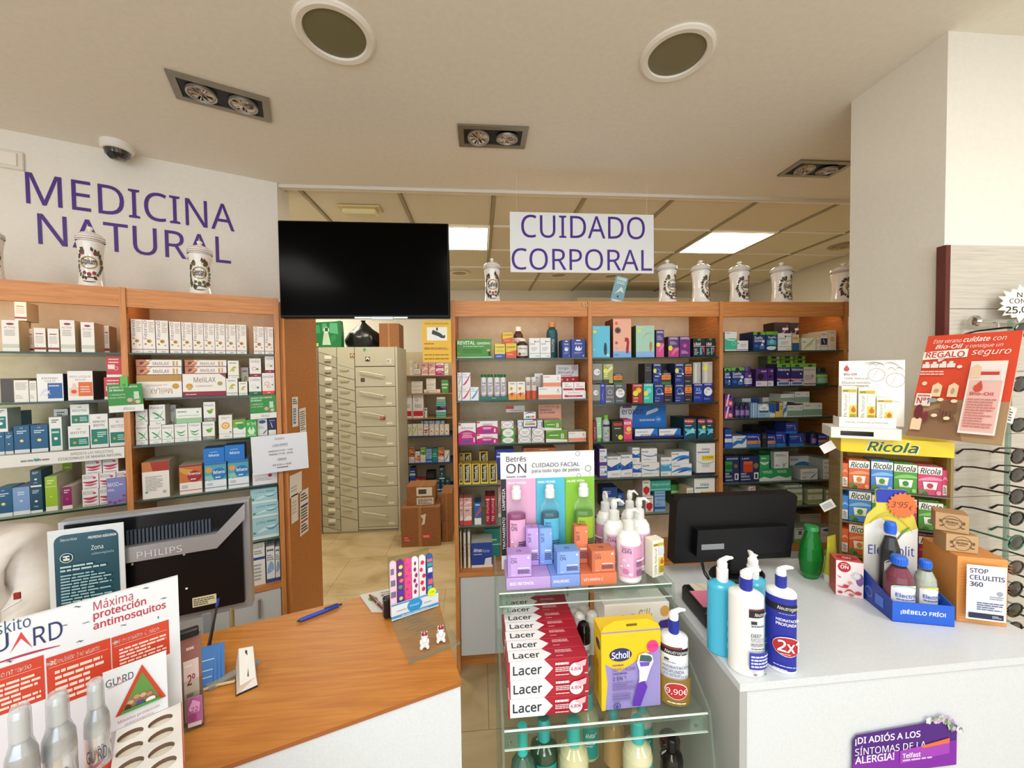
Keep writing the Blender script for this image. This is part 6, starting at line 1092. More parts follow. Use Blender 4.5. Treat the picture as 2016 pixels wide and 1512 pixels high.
# orange gift box with soap boxes on it
wv = ';'.join('w %.2f,%.2f,%.3f,%.3f,%.3f,.008,%s' % (x, x + .12, z, z + .02, z, 'C87A34') for z in [i / 22 for i in range(1, 22)] for x in (.01, .87))
t, w, h = cbox('promotion_box', 'orange patterned promotion box about cellulite beside the drink tray', 'box', 1882.4, 1222.4, 1982, 1235, ZC_, 1094, .115, 'DE9A52', 'C9853E', wv + ';r .10,.10,.88,.92,ECEFF4;tb STOP,.16,.80,.52,.87,232C52;tb CELULITIS,.16,.70,.84,.77,232C52;tb 360,.16,.60,.42,.67,232C52;c .75,.52,.06,9AA0B0;l .55,.42,.82,.48,2,8A90A4;l .3,.25,.84,.38,4,5A6280;r .14,.13,.82,.21,1E2440;l .6,.15,.78,.19,2,C8CCDC', ch=.001)
TZ = ZC_ + h
kraft = 'g .5,.5,.30,.02,5A3A20;w .2,.8,.62,.8,.62,.05,5A3A20;tb Ricitos,.32,.46,.68,.60,4A2E18;l .36,.36,.64,.42,1,5A3A20;w .12,.3,.3,.2,.45,.06,5A3A20;w .7,.88,.45,.2,.3,.06,5A3A20;o .16,.55,.04,.09,6A4424;o .84,.55,.04,.09,6A4424'
A1 = onz(1862, 1082, TZ); B1_ = onz(1926, 1091, TZ)
t1, w1, h1 = cbox('soap_box', 'kraft soap box with dark ornament, lower of two on the orange box', 'box', 1862, 1084, 1926, 1091.5, TZ + .0008, 1050, .05, 'BE9A6C', 'A47C50', kraft, 'kraft soap boxes on the orange box')
cbox('soap_box', 'kraft soap box with dark ornament, upper of two on the orange box', 'box', 1841, 1042, 1908, 1053, TZ + h1 + .0016, 1007, .05, 'BE9A6C', 'A47C50', kraft, 'kraft soap boxes on the orange box')
# ================================================================ clear acrylic stand between the counters
SX0, SX1 = .040, .478; Z1, Z2, Z3 = 1.108, .910, .665
t = thing('acrylic_stand', 'clear acrylic display stand between the two counters', 'display stand', (0, 0, 0))
ae = acrylic_edge
def plate(x0, x1, y0, y1, z0, z1, name, lip=0):
    mb = MB().box(x0, x1, y0 + .002, y1, z0, z1, acrylic); mb.box(x0, x1, y0, y0 + .002, z0, z1, ae)
    if lip: mb.box(x0, x1, y0 - .0045, y0 - .0005, z0 - lip, z1 + .004, acrylic).box(x0, x1, y0 - .0045, y0 - .0005, z1 + .004, z1 + .0052, M('F4FAF6', .1)).box(x0, x1, y0 - .0045, y0 - .0005, z0 - lip - .0012, z0 - lip, M('E4F0EA', .1))
    return mb.build(name, t)
plate(SX0, SX1, .93, 1.12, Z1 - .007, Z1, 'shelf', .02); plate(SX0, SX1, .775, 1.10, Z2 - .007, Z2, 'shelf', .028); plate(SX0, SX1, .74, 1.10, Z3 - .007, Z3, 'shelf', .02)
sd = [(.735, .05), (1.125, .05), (1.125, Z1 + .006), (.925, Z1 + .006), (.915, Z2 + .10), (.77, Z2 + .012), (.735, Z3 + .05)]
for x in (SX0 - .0055, SX1 + .0005):
    n = len(sd); vs = [(x, y, z) for y, z in sd] + [(x + .005, y, z) for y, z in sd]
    mb = MB().add(vs, [tuple(range(n)), tuple(range(2 * n - 1, n - 1, -1))], acrylic); mb.add(vs, [(i, (i + 1) % n, (i + 1) % n + n, i + n) for i in range(n)], ae); mb.build('side_panel', t)
for x, y, z in ((SX0, .786, Z2), (SX1 - .03, .786, Z2), (SX0, .934, Z1)):
    if 1:
        MB().box(x, x + .030, y, y + .004, z - .05, z - .008, acrylic_edge).build('bracket', t); MB().tube([(x + .012, y - .003, z - .035), (x + .012, y + .006, z - .035)], .003, M('9A9C84', .3, .9), 8).build('screw', t)
MB().box(SX0 - .006, SX1 + .006, .73, 1.13, .0, .05, M('D8DAD8', .4), .003).build('base', t)
# ---------------------------------------------------------------- facial care counter display
def yx(px, py, Y): return ony(px, py, Y)
a, b = yx(985, 893, 1.05), yx(1170, 887, 1.05); hx0, hx1 = a.x, b.x; ht = (a.z + b.z) / 2 - Z1; hw = hx1 - hx0
fx0, fx1 = onz(997, 1163, Z1).x, onz(1213, 1147, Z1).x
D = thing('facial_care_display', 'tall cardboard facial care display with pink, blue and green columns', 'display', (0, 0, Z1 + .0004), 0)
zz = lambda py, Y=1.05, px=1080: yx(px, py, Y).z - Z1
MB().box(hx0, hx1, 1.052, 1.058, 0, ht, 'DADDDF').build('back_card', D)
for i in range(1): pass
hz = zz(941); fw = .0145
cs = [('D8A2C2', hx0 + fw, yx(1056, 1000, 1.05).x), ('4DB2CC', yx(1056, 1000, 1.05).x, yx(1113, 1000, 1.05).x), ('7DB62C', yx(1113, 1000, 1.05).x, hx1)]
MB().box(hx0, hx0 + fw, 1.049, 1.052, .04, hz, '17151A').build('side_strip', D)
p = MB()
for s_, z0, z1 in (('LIMPIEZA', .60, .88), ('TRATAMIENTO', .08, .50)): p = draw(MB(), 'tbv %s,.25,%.2f,.75,%.2f,E8E8EA' % (s_, z0, z1), lambda x, z, k: (hx0 + x * fw, 1.0486, .04 + z * (hz - .04)), fw, hz).build('side_lettering', D)
for (c, x0, x1), nm in zip(cs, ('ROSE_WATER', 'HYALURONIC', 'ALOE_VERA')):
    o = MB().box(x0, x1 - .0012, 1.048, 1.052, .04, hz, c, .001).build('column_panel', D)
    draw(MB(), 'tb %s,.06,.935,.66,.965,F6F6F6' % nm, lambda x, z, k: (x0 + x * (x1 - x0), 1.0477, .04 + z * (hz - .04)), x1 - x0, hz).build('column_lettering', D)
draw(MB(), 't Betrēs,.06,.66,.27,.86,2E2A38;t ON,.06,.22,.27,.58,2E2A38;tb SKIN_CARE,.06,.05,.27,.11,2E2A38;t CUIDADO_FACIAL,.33,.42,.84,.58,3E3C4A;t para_todo_tipo_de_pieles,.33,.18,.84,.36,2E2A38;g .82,.90,.025,.004,777777;g .83,.06,.022,.004,777777;g .93,.32,.034,.006,777777;c .77,.72,.006,AAAAAA;c .74,.66,.005,AAAAAA;c .86,.3,.006,AAAAAA;g .95,.12,.012,.003,999999', lambda x, z, k: (hx0 + x * hw, 1.0515 - .0003 * k - .0008, hz + z * (ht - hz)), hw, ht - hz).build('header_print', D)
# stepped tray in lilac, blue and orange
ty0, ty1 = .946, 1.046; th_ = .030; tcs = [('B79AD2', fx0, yx(1085, 1140, .946).x), ('7F9AD8', yx(1085, 1140, .946).x, yx(1143, 1140, .946).x), ('DC7A52', yx(1143, 1140, .946).x, fx1)]
for (c, x0, x1), nm in zip(tcs, ('BIO_RETINOL', 'HYALURONIC', 'VITAMIN_C')):
    o = MB().box(x0, x1 - .0008, ty0, ty1, 0, th_, c, .001).build('tray_section', D)
    draw(MB(), 'tb %s,.08,.42,.62,.66,F4F0F6' % nm, lambda x, z, k: (x0 + x * (x1 - x0), ty0 - .0005, z * th_), x1 - x0, th_).build('tray_lettering', D)
bx = 't Betrēs,.14,.80,.38,.87,3A2A6A;t ON,.14,.62,.38,.77,2E2A5A;r .0,.0,.12,1,%s;l .42,.36,.9,.44,1,F0F0F4;l .42,.14,.95,.34,4,4A3A6A;c .87,.86,.05,E8E0F0;l .14,.08,.3,.12,1,E8E0F0;r .4,.0,.405,.6,%s'
def dbox(label, x0, x1, yt, py_b, Y, col, sidec, dep):
    A = yx(x0, py_b, Y); B = yx(x1, py_b, Y); h = yx((x0 + x1) / 2, yt, Y).z - (Z1 + th_) - .001; w = B.x - A.x
    o = thing('cosmetic_box', label, 'box', (A.x, Y, Z1 + th_ + .0012), 0, 'cosmetic boxes on the facial care display')
    MB().box(0, w, 0, dep, 0, h, sidec, .0008).quad((.0006, -.0002, .0006), (w - .0006, -.0002, .0006), (w - .0006, -.0002, h - .0006), (.0006, -.0002, h - .0006), col).build('body', o)
    draw(MB(), f'r .01,.01,.99,.99,{col};' + bx % (sidec, sidec), flat(w, h, .0003), w, h).build('print', o).location = (0, -.0003, 0)
    draw(MB(), 't ON,.4,.35,.6,.6,3A2A5A', lambda x, z, k: (x * w, z * dep, h + .0004), w, dep).build('top_print', o)
dbox('lilac cube cosmetic box at the left of the facial care display', 1000, 1046.5, 1092, 1138, .951, 'BE9FDA', 'A98AC8', .044)
dbox('blue cube cosmetic box in the middle of the facial care display', 1097, 1141.5, 1086, 1134, .953, '85A8E6', '7094D4', .044)
dbox('orange cube cosmetic box at the right of the facial care display', 1165.5, 1211, 1084.5, 1130, .953, 'DE8058', 'C46A46', .044)
dbox('tall lilac cosmetic box behind the lilac cube', 1036.5, 1061, 1040, 1115, 1.004, 'BE9FDA', 'A98AC8', .026)
dbox('tall blue cosmetic box beside the tall lilac one', 1062, 1087.5, 1040, 1114, 1.004, '85A8E6', '7094D4', .026)
dbox('tall orange cosmetic box behind the orange cube', 1131, 1157.5, 1036, 1109, 1.0, 'DE8058', 'C46A46', .026)
for (px0, px1, yt, liq, lab, lb2) in ((998, 1035.5, 956, '8E2A68', 'D9A2C4', 'pink'), (1064.5, 1101, 954, '14586A', '55AECC', 'blue'), (1130, 1168, 951, '4E8412', '93B42C', 'green')):
    Y = 1.043 - (.012 if lb2 != 'x' else 0); A = yx(px0, 1010, Y); B = yx(px1, 1010, Y); r = (B.x - A.x) / 2; h = yx((px0 + px1) / 2, yt, Y).z - (Z1 + th_) - .001
    o = thing('toner_bottle', f'clear bottle of {lb2} facial water with white cap before its {lb2} column', 'bottle', ((A.x + B.x) / 2, Y, Z1 + th_ + .0012), 0, 'facial water bottles on the display')
    f_ = .014 / r if r > .014 else 1
    MB().lathe([(.0005, .002), (r * .9, .002), (r * .95, h * .05), (r * .95, h * .60), (r * .9, h * .64), (.0005, h * .645)], M(liq, .08, coat=.4), 24, sy=f_).build('contents', o, 45)
    MB().lathe([(.0005, 0), (r * .92, 0), (r, h * .04), (r, h * .66), (r * .92, h * .72), (r * .55, h * .80), (r * .46, h * .84)], pet, 24, sy=f_).build('body', o, 50)
    MB().lathe([(r * .5, h * .83), (r * .52, h * .84), (r * .52, h * .93), (r * .44, h * .95), (r * .44, h * .985), (r * .36, h), (.0005, h)], M('D8DADC', .25), 20, sy=max(f_, .8)).build('cap', o, 40)
    draw(MB(), 'r 0,0,.95,1,%s;r 0,0,.42,1,%s;t Betrēs,.10,.88,.38,.93,2E2A48;t ON,.10,.76,.38,.86,2E2A48;l .46,.2,.92,.5,6,%s;c .2,.25,.09,F0E0EA;c .3,.4,.06,F0E0EA;c .15,.5,.05,F0E0EA' % (lab, lab, '3A3A6A'), curved(r, r * f_, h * .02, h * .55, -.75, 1.15), r * 2, h * .55, 10).build('label', o)
# white body lotions beside it
lot = 'r 0,.02,1,.88,D99ABB;r 0,.02,.48,.88,E2AECB;t Betrēs,.10,.80,.40,.845,3A2A4A;t ON,.10,.70,.40,.785,2E2A48;c .18,.5,.07,EBCFDF;c .3,.38,.05,F0E0EA;c .22,.2,.1,C87AA4;c .38,.14,.07,EBCFDF;c .1,.33,.05,EBCFDF;l .55,.34,.92,.48,4,6A2A5A;r .55,.5,.95,.54,F2E8EE;l .55,.1,.9,.28,5,5A2A5A'
def lotion(label, px, Y, wpx, ytop, turn):
    A = yx(px, 1080, Y); dist = (A - EYE).dot(CF); r = wpx / 2 * dist / FPX; h = yx(px, ytop, Y).z - Z1
    o = thing('lotion_bottle', label, 'bottle', (A.x, Y, Z1 + .0006), turn, 'white pump lotions on the acrylic stand'); wm = M('ECECEA', .3, coat=.2); cl = M('D6D6D2', .15)
    b = h * .62
    MB().lathe([(.0005, 0), (r * .93, 0), (r, r * .12), (r, b * .86), (r * .92, b * .97), (r * .7, b * 1.06), (r * .46, b * 1.10)], wm, 28).build('body', o, 50)
    MB().lathe([(r * .5, b * 1.09), (r * .5, b * 1.09), (r * .48, b * 1.30), (r * .30, b * 1.33), (r * .24, b * 1.34), (r * .24, b * 1.40)], cl, 22).build('collar', o, 40)
    mb = MB().lathe([(r * .30, b * 1.38), (r * .32, b * 1.46), (r * .22, b * 1.56), (.0005, b * 1.58)], cl, 18)
    mb.tube([(0, 0, b * 1.52), (r * .5, 0, b * 1.55), (r * .95, 0, b * 1.46)], [r * .2, r * .16, r * .09], cl, 10)
    mb.build('pump_head', o, 50)
    draw(MB(), lot, curved(r, r, b * .12, b * .80, -1.0, 1.25), r * 2.1, b * .8, 12).build('label', o)
lotion('white pump lotion with pink label, foremost of five beside the display', 1238, .972, 47, 998, -.1)
lotion('white pump lotion right behind the foremost one, next to the yellow carton', 1258, 1.03, 42, 976, -.1)
lotion('white pump lotion close to the green column, pump towards the right', 1209, 1.035, 42, 979, -.1)
lotion('white pump lotion at the back left of the five, label turned away', 1192, 1.10, 36, 964, -1.7)
lotion('white pump lotion farthest back of the five', 1240, 1.098, 34, 962, -.1)
nat = 'r 0,0,.5,1,F1EDE0;tv 100%_Natural,.14,.06,.36,.78,8A8470;r .52,.1,.98,.52,E2CC3A;r .52,.6,.98,.8,D6DCE2;r .05,.85,.95,.92,C9AE3A;tb NUEVO,.1,.865,.42,.905,5A4A14;o .78,.40,.14,.06,C8651E;p .68,.42,.78,.52,.86,.42,C8651E;l .55,.12,.95,.3,4,8A7A2A'
A_, an_, w_, h_ = place(1285, 1138, 1312, 1139, Z1, 1066)
t = thing('oil_box', 'cream and yellow natural oil carton at the right end of the acrylic stand', 'box', (A_.x, A_.y, Z1 + .0006), math.radians(16))
MB().box(0, w_ * 1.06, 0, .030, 0, h_, 'EDE6D2', .0006).build('body', t); draw(MB(), nat, flat(w_ * 1.06, h_, .0004), w_, h_).build('print', t)
# ---------------------------------------------------------------- middle shelf: toothpaste stack and foot care
lx0, lx1 = onz(1001, 1404, Z2).x, onz(1154, 1389, Z2).x; lw = lx1 - lx0; lh = .0405; ld = .0318
lac = 'p 0,0,.44,0,.55,.5,.44,1,0,1,EDEEF0;r .0,.0,.015,1,B41E30;tb Lacer,.05,.26,.41,.76,2C3238;l .58,.62,.76,.86,1,F4E0E2;l .58,.30,.78,.58,3,F0D0D4;l .58,.1,.76,.2,1,F0D0D4;c .84,.40,.085,F0ECEC;tb 4^80€,.770,.30,.910,.52,B4204A;p .82,.72,.97,.92,.96,.6,.9,.5,E2B0B6;l .95,.12,.99,.24,1,F0D0D4'
lact_ = 'p 0,0,.44,0,.55,.5,.44,1,0,1,EDEEF0;tb Lacer,.06,.24,.40,.78,2C3238;l .60,.55,.82,.85,3,E8B8BE;l .60,.2,.70,.3,1,E8B8BE'
def lbm():
    mb = MB().box(0, lw, 0, ld, 0, lh, M('A81A2E', .4), .0005)
    draw(mb, lac, flat(lw, lh, .0003), lw, lh); draw(mb, lact_, lambda x, z, k: (x * lw, z * ld, lh + .0002 + .0002 * k), lw, ld)
    draw(mb, 'r .2,.15,.3,.85,F0E8E8;l .4,.1,.8,.9,3,E8B0B8', lambda x, z, k: (-.0003, ld * (1 - x), z * lh), ld, lh); return mb
l0 = MB().box(0, lw, 0, ld, 0, lh, M('A81A2E', .4), .0005).build('toothpaste_box')
p1 = draw(MB(), lac, flat(lw, lh, .0003), lw, lh).build('front_print', l0); p2 = draw(MB(), lact_, lambda x, z, k: (x * lw, z * ld, lh + .0002 + .0002 * k), lw, ld).build('top_print', l0)
p3 = draw(MB(), 'r .2,.15,.3,.85,F0E8E8;l .4,.1,.8,.9,3,E8B0B8', lambda x, z, k: (-.0003, ld * (1 - x), z * lh), ld, lh).build('side_print', l0)
for col in range(8):
    for lv in range(3):
        o = l0 if col == lv == 0 else clone(l0)
        o.location = (lx0 + .0006 * ((col * 7 + lv * 3) % 4), .806 + col * (ld + .0009), Z2 + .0005 + lv * (lh + .0006)); o.rotation_euler = (0, 0, 0)
        tag(o, f'red toothpaste box with white arrow, {("bottom", "middle", "top")[lv]} layer, {ORD[col]} stack from the front', 'box', 'red toothpaste boxes on the acrylic stand')
sch = 'p 0,.62,.30,.48,.62,.62,1,.78,1,.98,0,.98,E2BE16;p 0,0,0,.7,.06,.6,.1,.35,.06,.0,E2BE16;o .32,.70,.19,.085,1E2660;o .32,.70,.175,.075,27306E;tb Scholl,.17,.655,.47,.745,F4F2F0;c .86,.78,.1,E83A84;tb 37^95,.78,.76,.94,.80,C01A5A;l .18,.56,.38,.585,1,6A4A9A;t LIMAR_Y_ALISAR,.18,.50,.56,.54,5A3A90;l .18,.455,.44,.48,1,5A3A90;tb 2_EN_1,.18,.385,.40,.43,4A3A70;l .18,.25,.56,.36,4,7A6AA8;l .18,.12,.5,.22,3,7A6AA8;g .25,.06,.06,.012,3A3A6A;p .22,.05,.25,.09,.28,.05,.25,.025,2A4A8A;'
sch += 'p .50,.05,.64,.04,.76,.28,.70,.36,.60,.34,5A2AA8;p .60,.34,.70,.36,.72,.40,.64,.40,C8C4DC;p .62,.36,.74,.36,.80,.50,.86,.60,.84,.68,.72,.72,.62,.70,.58,.60,.62,.50,EDECF0;p .62,.62,.82,.60,.84,.64,.80,.68,.64,.70,3A5A5A;p .64,.55,.78,.55,.80,.60,.62,.61,6A50B8'
A_, an_, w_, h_ = place(1184.5, 1400, 1294, 1389, Z2, 1246)
t = thing('foot_file_box', 'yellow and violet electric foot file box with hang tab', 'box', A_ + V((0, 0, .0006)), an_)
w_ *= 1.06
MB().box(0, w_, 0, .052, 0, h_, M('E2C22A', .42), .0008).quad((.0006, -.0002, .0006), (w_ - .0006, -.0002, .0006), (w_ - .0006, -.0002, h_ - .0006), (.0006, -.0002, h_ - .0006), '9389C4').build('body', t)
draw(MB(), sch, flat(w_, h_, .0003), w_, h_).build('print', t).location = (0, -.0003, 0)
tb_ = [(0, h_), (w_, h_), (w_ * .96, h_ * 1.06), (w_ * .78, h_ * 1.13), (w_ * .22, h_ * 1.13), (w_ * .04, h_ * 1.06)]
tab = MB().prism([(x, z) for x, z in tb_], .0, .0015, 'E2BE16'); 
tab.build('hang_tab', t).rotation_euler = (0, 0, 0)
draw(MB(), 'r .42,1.055,.60,1.085,6A5A14', lambda x, z, k: (x * w_, -.0005, z * h_), w_, h_).build('hang_slot', t)
draw(MB(), 'r .05,.05,.95,.95,E2C22A;tvi Love_every_step,.3,.1,.7,.55,3A3414;o .6,.78,.3,.06,27306E', lambda x, z, k: (-.0003, .052 * (1 - x), z * h_), .052, h_).build('side_print', t)
PY = .93; a, b = yx(1190, 1193, PY), yx(1342, 1184, PY)
t = thing('foot_sock_box', 'white and cream foot mask box behind the yellow box', 'box', (a.x, PY, Z2 + .0006), 0); w_ = min(b.x, SX1 - .006) - a.x; h_ = min((a.z + b.z) / 2, Z1 - .034) - Z2
MB().box(0, w_, 0, .09, 0, h_, M('E9E6E4', .4), .0008).quad((0, -.0002, .0), (w_, -.0002, 0), (w_, -.0002, h_), (0, -.0002, h_), 'E9E4D8').build('body', t)
draw(MB(), 'r .0,.0,1,.2,6A4A3A;tb Pedi,.26,.62,.46,.84,7A1E2A;ti Silk,.50,.62,.74,.92,C8A86A;o .93,.86,.09,.09,D8A04A;p .68,.0,1,.0,1,.72,.86,.7,.72,.5,3E2A86;l .80,.52,.97,.6,1,8A9AD8', flat(w_, h_, .0004), w_, h_).build('print', t)
draw(MB(), 'r .3,.3,.65,.7,DCDCDC', lambda x, z, k: (x * w_, z * .09, h_ + .0003), w_, .09).build('blister_window', t)
pump_bottle('white and bronze lotion bottle with blue collar beside the yellow box, price disc', 1332, 1386, Z2, 58, 1256, 1207, 'E6E8EA', '1E2C96', 'F4F4F4', neu.replace('.95,.90', '.98,.90') + 'r .18,.71,.32,.74,2A2C4A;l .16,.68,.55,.70,1,4A5A8A;tb HIDRATACIÓN,.16,.61,.92,.66,2A4A8A;tb PROFUNDA,.16,.54,.72,.59,2A4A8A;l .16,.48,.9,.52,2,4A6A9A;r .0,.02,1,.44,8A6E2A;c .52,.26,.30,F0ECEA;c .52,.26,.275,B4242E;tb 9^90€,.28,.21,.77,.31,F6F2F0;l .3,.06,.8,.10,1,E0D8B8', -.32, .45, -1.2, 1.2, flat_=.7)
for i, (px, py, Y) in enumerate(((1128, 1196, 1.02), (1150, 1191, 1.03), (1140, 1206, .975), (1166, 1203, .985))):
    A = yx(px, py, Y); h = A.z - Z2
    o = thing('roll_on', ['white roll-on bottle beside the toothpaste stack, rear left', 'white roll-on bottle beside the toothpaste stack, rear right', 'white roll-on bottle in front of the rear left one', 'white roll-on bottle in front of the rear right one'][i], 'bottle', (A.x, Y, Z2 + .0006), 0, 'white roll-on bottles')
    MB().lathe([(.0005, 0), (.016, 0), (.0165, .01), (.0165, h * .62), (.0165, h * .63)], M('E6E6E2', .3), 18).build('body', o, 40); MB().lathe([(.0172, h * .63), (.0172, h * .8), (.014, h * .93), (.007, h * .99), (.0005, h)], M('E2E2DC', .25), 18).build('cap', o, 50)
A = yx(1146, 1224, .93); h = A.z - Z2
o = thing('shampoo_bottle', 'slim bottle with glossy black domed cap between toothpaste and yellow box', 'bottle', (A.x + .004, .93, Z2 + .0006), 0)
MB().lathe([(.0005, 0), (.0165, 0), (.017, .008), (.0165, h * .55), (.013, h * .60)], M('D8DCE4', .3), 20).build('body', o, 45); MB().lathe([(.0165, h * .58), (.0168, h * .62), (.0168, h * .84), (.013, h * .96), (.006, h), (.0005, h)], M('0C0C0E', .12, coat=.5), 20).build('cap', o, 50)
draw(MB(), 'r 0,.1,1,.6,3A8AA8;l .2,.65,.8,.9,3,5A6A8A', curved(.0168, .0168, h * .05, h * .48, -1, 1), .03, h * .5, 8).build('label', o)
# ---------------------------------------------------------------- lowest shelf: gel bottles seen through the acrylic
def gel(label, px, ytop, Y, col, rr=.033, lab=True, capc='2FB2AE', turn=0):
    A = yx(px, ytop, Y); h = A.z - Z3
    o = thing('gel_bottle', label, 'bottle', (A.x, Y, Z3 + .0006), turn, 'gel bottles on the lowest acrylic shelf'); b = h * .74
    MB().lathe([(.0005, 0), (rr * .93, 0), (rr, rr * .15), (rr, b * .80), (rr * .9, b * .9), (rr * .5, b * .985), (rr * .36, b)], M(col, .15, coat=.4), 26).build('body', o, 50)
    MB().lathe([(rr * .40, b), (rr * .45, b * 1.01), (rr * .45, h * .97), (rr * .38, h), (.0005, h)], M(capc, .3), 20).build('cap', o, 40)
    if lab: draw(MB(), 'r 0,0,1,1,1C9C92;tb alvita,.18,.70,.70,.86,E8F4F2;g .80,.80,.07,.02,E8F4F2;l .2,.4,.8,.6,3,BFE4E0', curved(rr, rr, b * .08, b * .68, -.75, .75), rr * 1.5, b * .68, 8).build('label', o)
gel('pale gel bottle with turquoise cap, middle of the lowest acrylic shelf', 1129, 1416, .83, 'C9C79A')
gel('dark green gel bottle with turquoise cap at the left of the lowest shelf', 1070, 1412, .86, '2E4A34', turn=.1)
gel('pale gel bottle with turquoise cap at the right of the lowest shelf', 1255, 1414, .83, 'D2D0A8', turn=.35)
gel('green gel bottle behind the acrylic bracket, far left of the lowest shelf', 1028, 1428, .80, '3A5A48', rr=.026, lab=False)
gel('pale gel bottle in the back row under the toothpaste', 1157, 1362, .955, 'BDBC94', rr=.028)
gel('beige bottle with turquoise cap in the back row behind the foot file box', 1207, 1384, .93, 'C49A62', lab=False, rr=.026)
gel('clear gel bottle with turquoise cap, back row on the right', 1263, 1372, .95, 'BFC3AE', rr=.028)
gel('black bottle at the right end of the lowest acrylic shelf', 1322, 1452, .86, '1A1416', lab=False, capc='120E10', rr=.026)
gel('dark red bottle behind the black one on the lowest acrylic shelf', 1318, 1440, .95, '4A1820', lab=False, capc='2A0E12', rr=.026)
# ---------------------------------------------------------------- dark desk gear behind the stand
A = onz(1372, 1246, ZC_)
t = thing('receipt_printer', 'low black device with pink paper slips at the left end of the white counter', 'printer', (.558, .875, ZC_ + .0005), -.05)
MB().box(-.02, .075, 0, .13, 0, .045, M('0D0D0F', .4), .006).build('body', t); MB().box(-.016, .06, .02, .09, .0452, .047, 'D87A9A').build('pink_paper', t); MB().box(.0, .07, .085, .125, .0452, .0465, 'D6CFBE').build('paper_slip', t)
mb = MB()
for k in range(2): mb.tube([(.045 + .006 * k, .15, .10), (.04, .12, .075 + .01 * k), (.045, .06, .054), (.04, .01, .052), (.036, .002, .0475)], .0022, '0A0A0A', 6)
mb.build('cable', t)
# right hand monitor
a, b, c_, d = yx(1327, 968, 1.12), yx(1560, 975, 1.12), yx(1532, 1112, 1.12), yx(1306, 1112, 1.12)
zb = 1.072; zt_ = (a.z + b.z) / 2; mw = b.x - a.x
t = thing('monitor', 'black computer monitor seen from behind, on the white counter', 'monitor', (a.x, 1.12, 0), (0, 0, 0)); bk = M('0A0A0C', .42, spec=.3)
MB().prism([(.0, zt_ - .012), (.012, zt_), (mw - .012, zt_), (mw, zt_ - .012), (mw - .022, zb), (-.012, zb)], -.02, .02, bk).build('back_shell', t)
MB().prism([(.05, zt_ - .09), (mw - .05, zt_ - .09), (mw - .065, zb + .03), (.045, zb + .03)], -.045, -.02, bk).build('back_bulge', t)
MB().prism([(.0, zt_ - .002), (mw, zt_ - .002), (mw - .02, zb), (-.01, zb)], .02, .024, M('101418', .1)).build('screen', t)
MB().box(.16, .23, -.03, .005, ZC_ + .012, zb + .06, bk, .004).build('neck', t); MB().lathe([(.0005, .012), (.08, .012), (.085, .006), (.085, 0)], bk, 28, c=(.195, -.01, ZC_ + .0005), sy=.6).build('foot', t, 40)
MB().box(.06, .13, -.0462, -.045, zb + .05, zb + .066, M('8A8C90', .4)).build('label', t)
for x in (.10, .26): MB().lathe([(.0035, -.0462), (.003, -.047), (.0005, -.047)], M('C8C8C8', .3), 8, T=MX.Translation((x, 0, zb + .09)) @ MX.Rotation(-PI / 2, 4, 'X') @ MX.Translation((0, 0, .0924))).build('screw', t)
# ================================================================ sweets stand at the back of the white counter
A = ony(1655, 860.2, 1.10); Bq = onz(1879, 871, A.z); RA = math.atan2(Bq.y - A.y, Bq.x - A.x); RW = (Bq - A).length
RF = Frame((A.x, A.y, 0), RA)
RT = A.z
t = thing('sweets_stand', 'clear stand of herb sweets with a yellow header, at the back of the white counter', 'display stand', (A.x, A.y, ZC_ + .0003), RA)
zl = lambda px, py, d=0.0: RF.un(px, py, d)[1]
hb = zl(1655, 888.8); amb = clear('amber_acrylic', 'D8C894', .25)
MB().box(0, RW, -.002, .12, hb - ZC_, RT - ZC_, M('E9CC12', .4), .001).build('header', t)
draw(MB(), 'tbi Ricola,.235,.10,.715,.90,F2EFD8', lambda x, z, k: (x * RW, -.0024 - .0003 * k, hb - ZC_ + z * (RT - hb)), RW, RT - hb).build('logo_outline', t)
draw(MB(), 'tbi Ricola,.245,.16,.705,.84,14582E', lambda x, z, k: (x * RW, -.0032 - .0003 * k, hb - ZC_ + z * (RT - hb)), RW, RT - hb).build('logo', t)
for x in (0, RW - .006): MB().box(x, x + .006, .0, .12, 0, hb - ZC_, amb).build('side_panel', t)
MB().box(0, RW, .115, .12, 0, hb - ZC_, amb).build('back_panel', t)
MB().box(-.01, RW, -.004, .125, 0, .006, amb).build('base', t)
RZ = []
for i, (px, py) in enumerate(((1700, 963), (1700, 1028), (1700, 1094))):
    z = zl(px, py, .01); RZ.append(z); MB().box(.006, RW - .006, .002, .115, z - .004 - ZC_, z - ZC_, acrylic).box(.006, RW - .006, .0, .002, z - .004 - ZC_, z - ZC_, acrylic_edge).build('shelf', t)
rico = lambda c, c2, leaf: f'r 0,0,1,.72,{c};p 0,.72,1,.72,1,.98,0,.98,EDEAE0;tbi Ricola,.08,.74,.94,.95,1A3A2A;w .0,1,.5,.62,.55,.12,{c2};p .25,.2,.75,.2,.82,.46,.2,.46,F0EDE4;o .5,.33,.14,.09,{leaf};l .3,.22,.7,.25,1,8A8A7A;o .14,.12,.14,.08,5A8A3A;o .3,.06,.12,.06,3A6A2A;o .85,.10,.1,.07,{c2}'
RC = {'orange': ('D9683A', 'EE9A6A', 'E0853A'), 'blue': ('4A8AD2', '8ABCEA', '4E9A3A'), 'green': ('4E9A3A', '8AC86A', '3A8A3A'), 'pink': ('C8406A', 'E890A8', 'B03A4A'), 'brown': ('A8643A', 'C89A6A', '8A5A2A'), 'deep red': ('8E2A3A', 'C05A6A', '7A2A2A')}
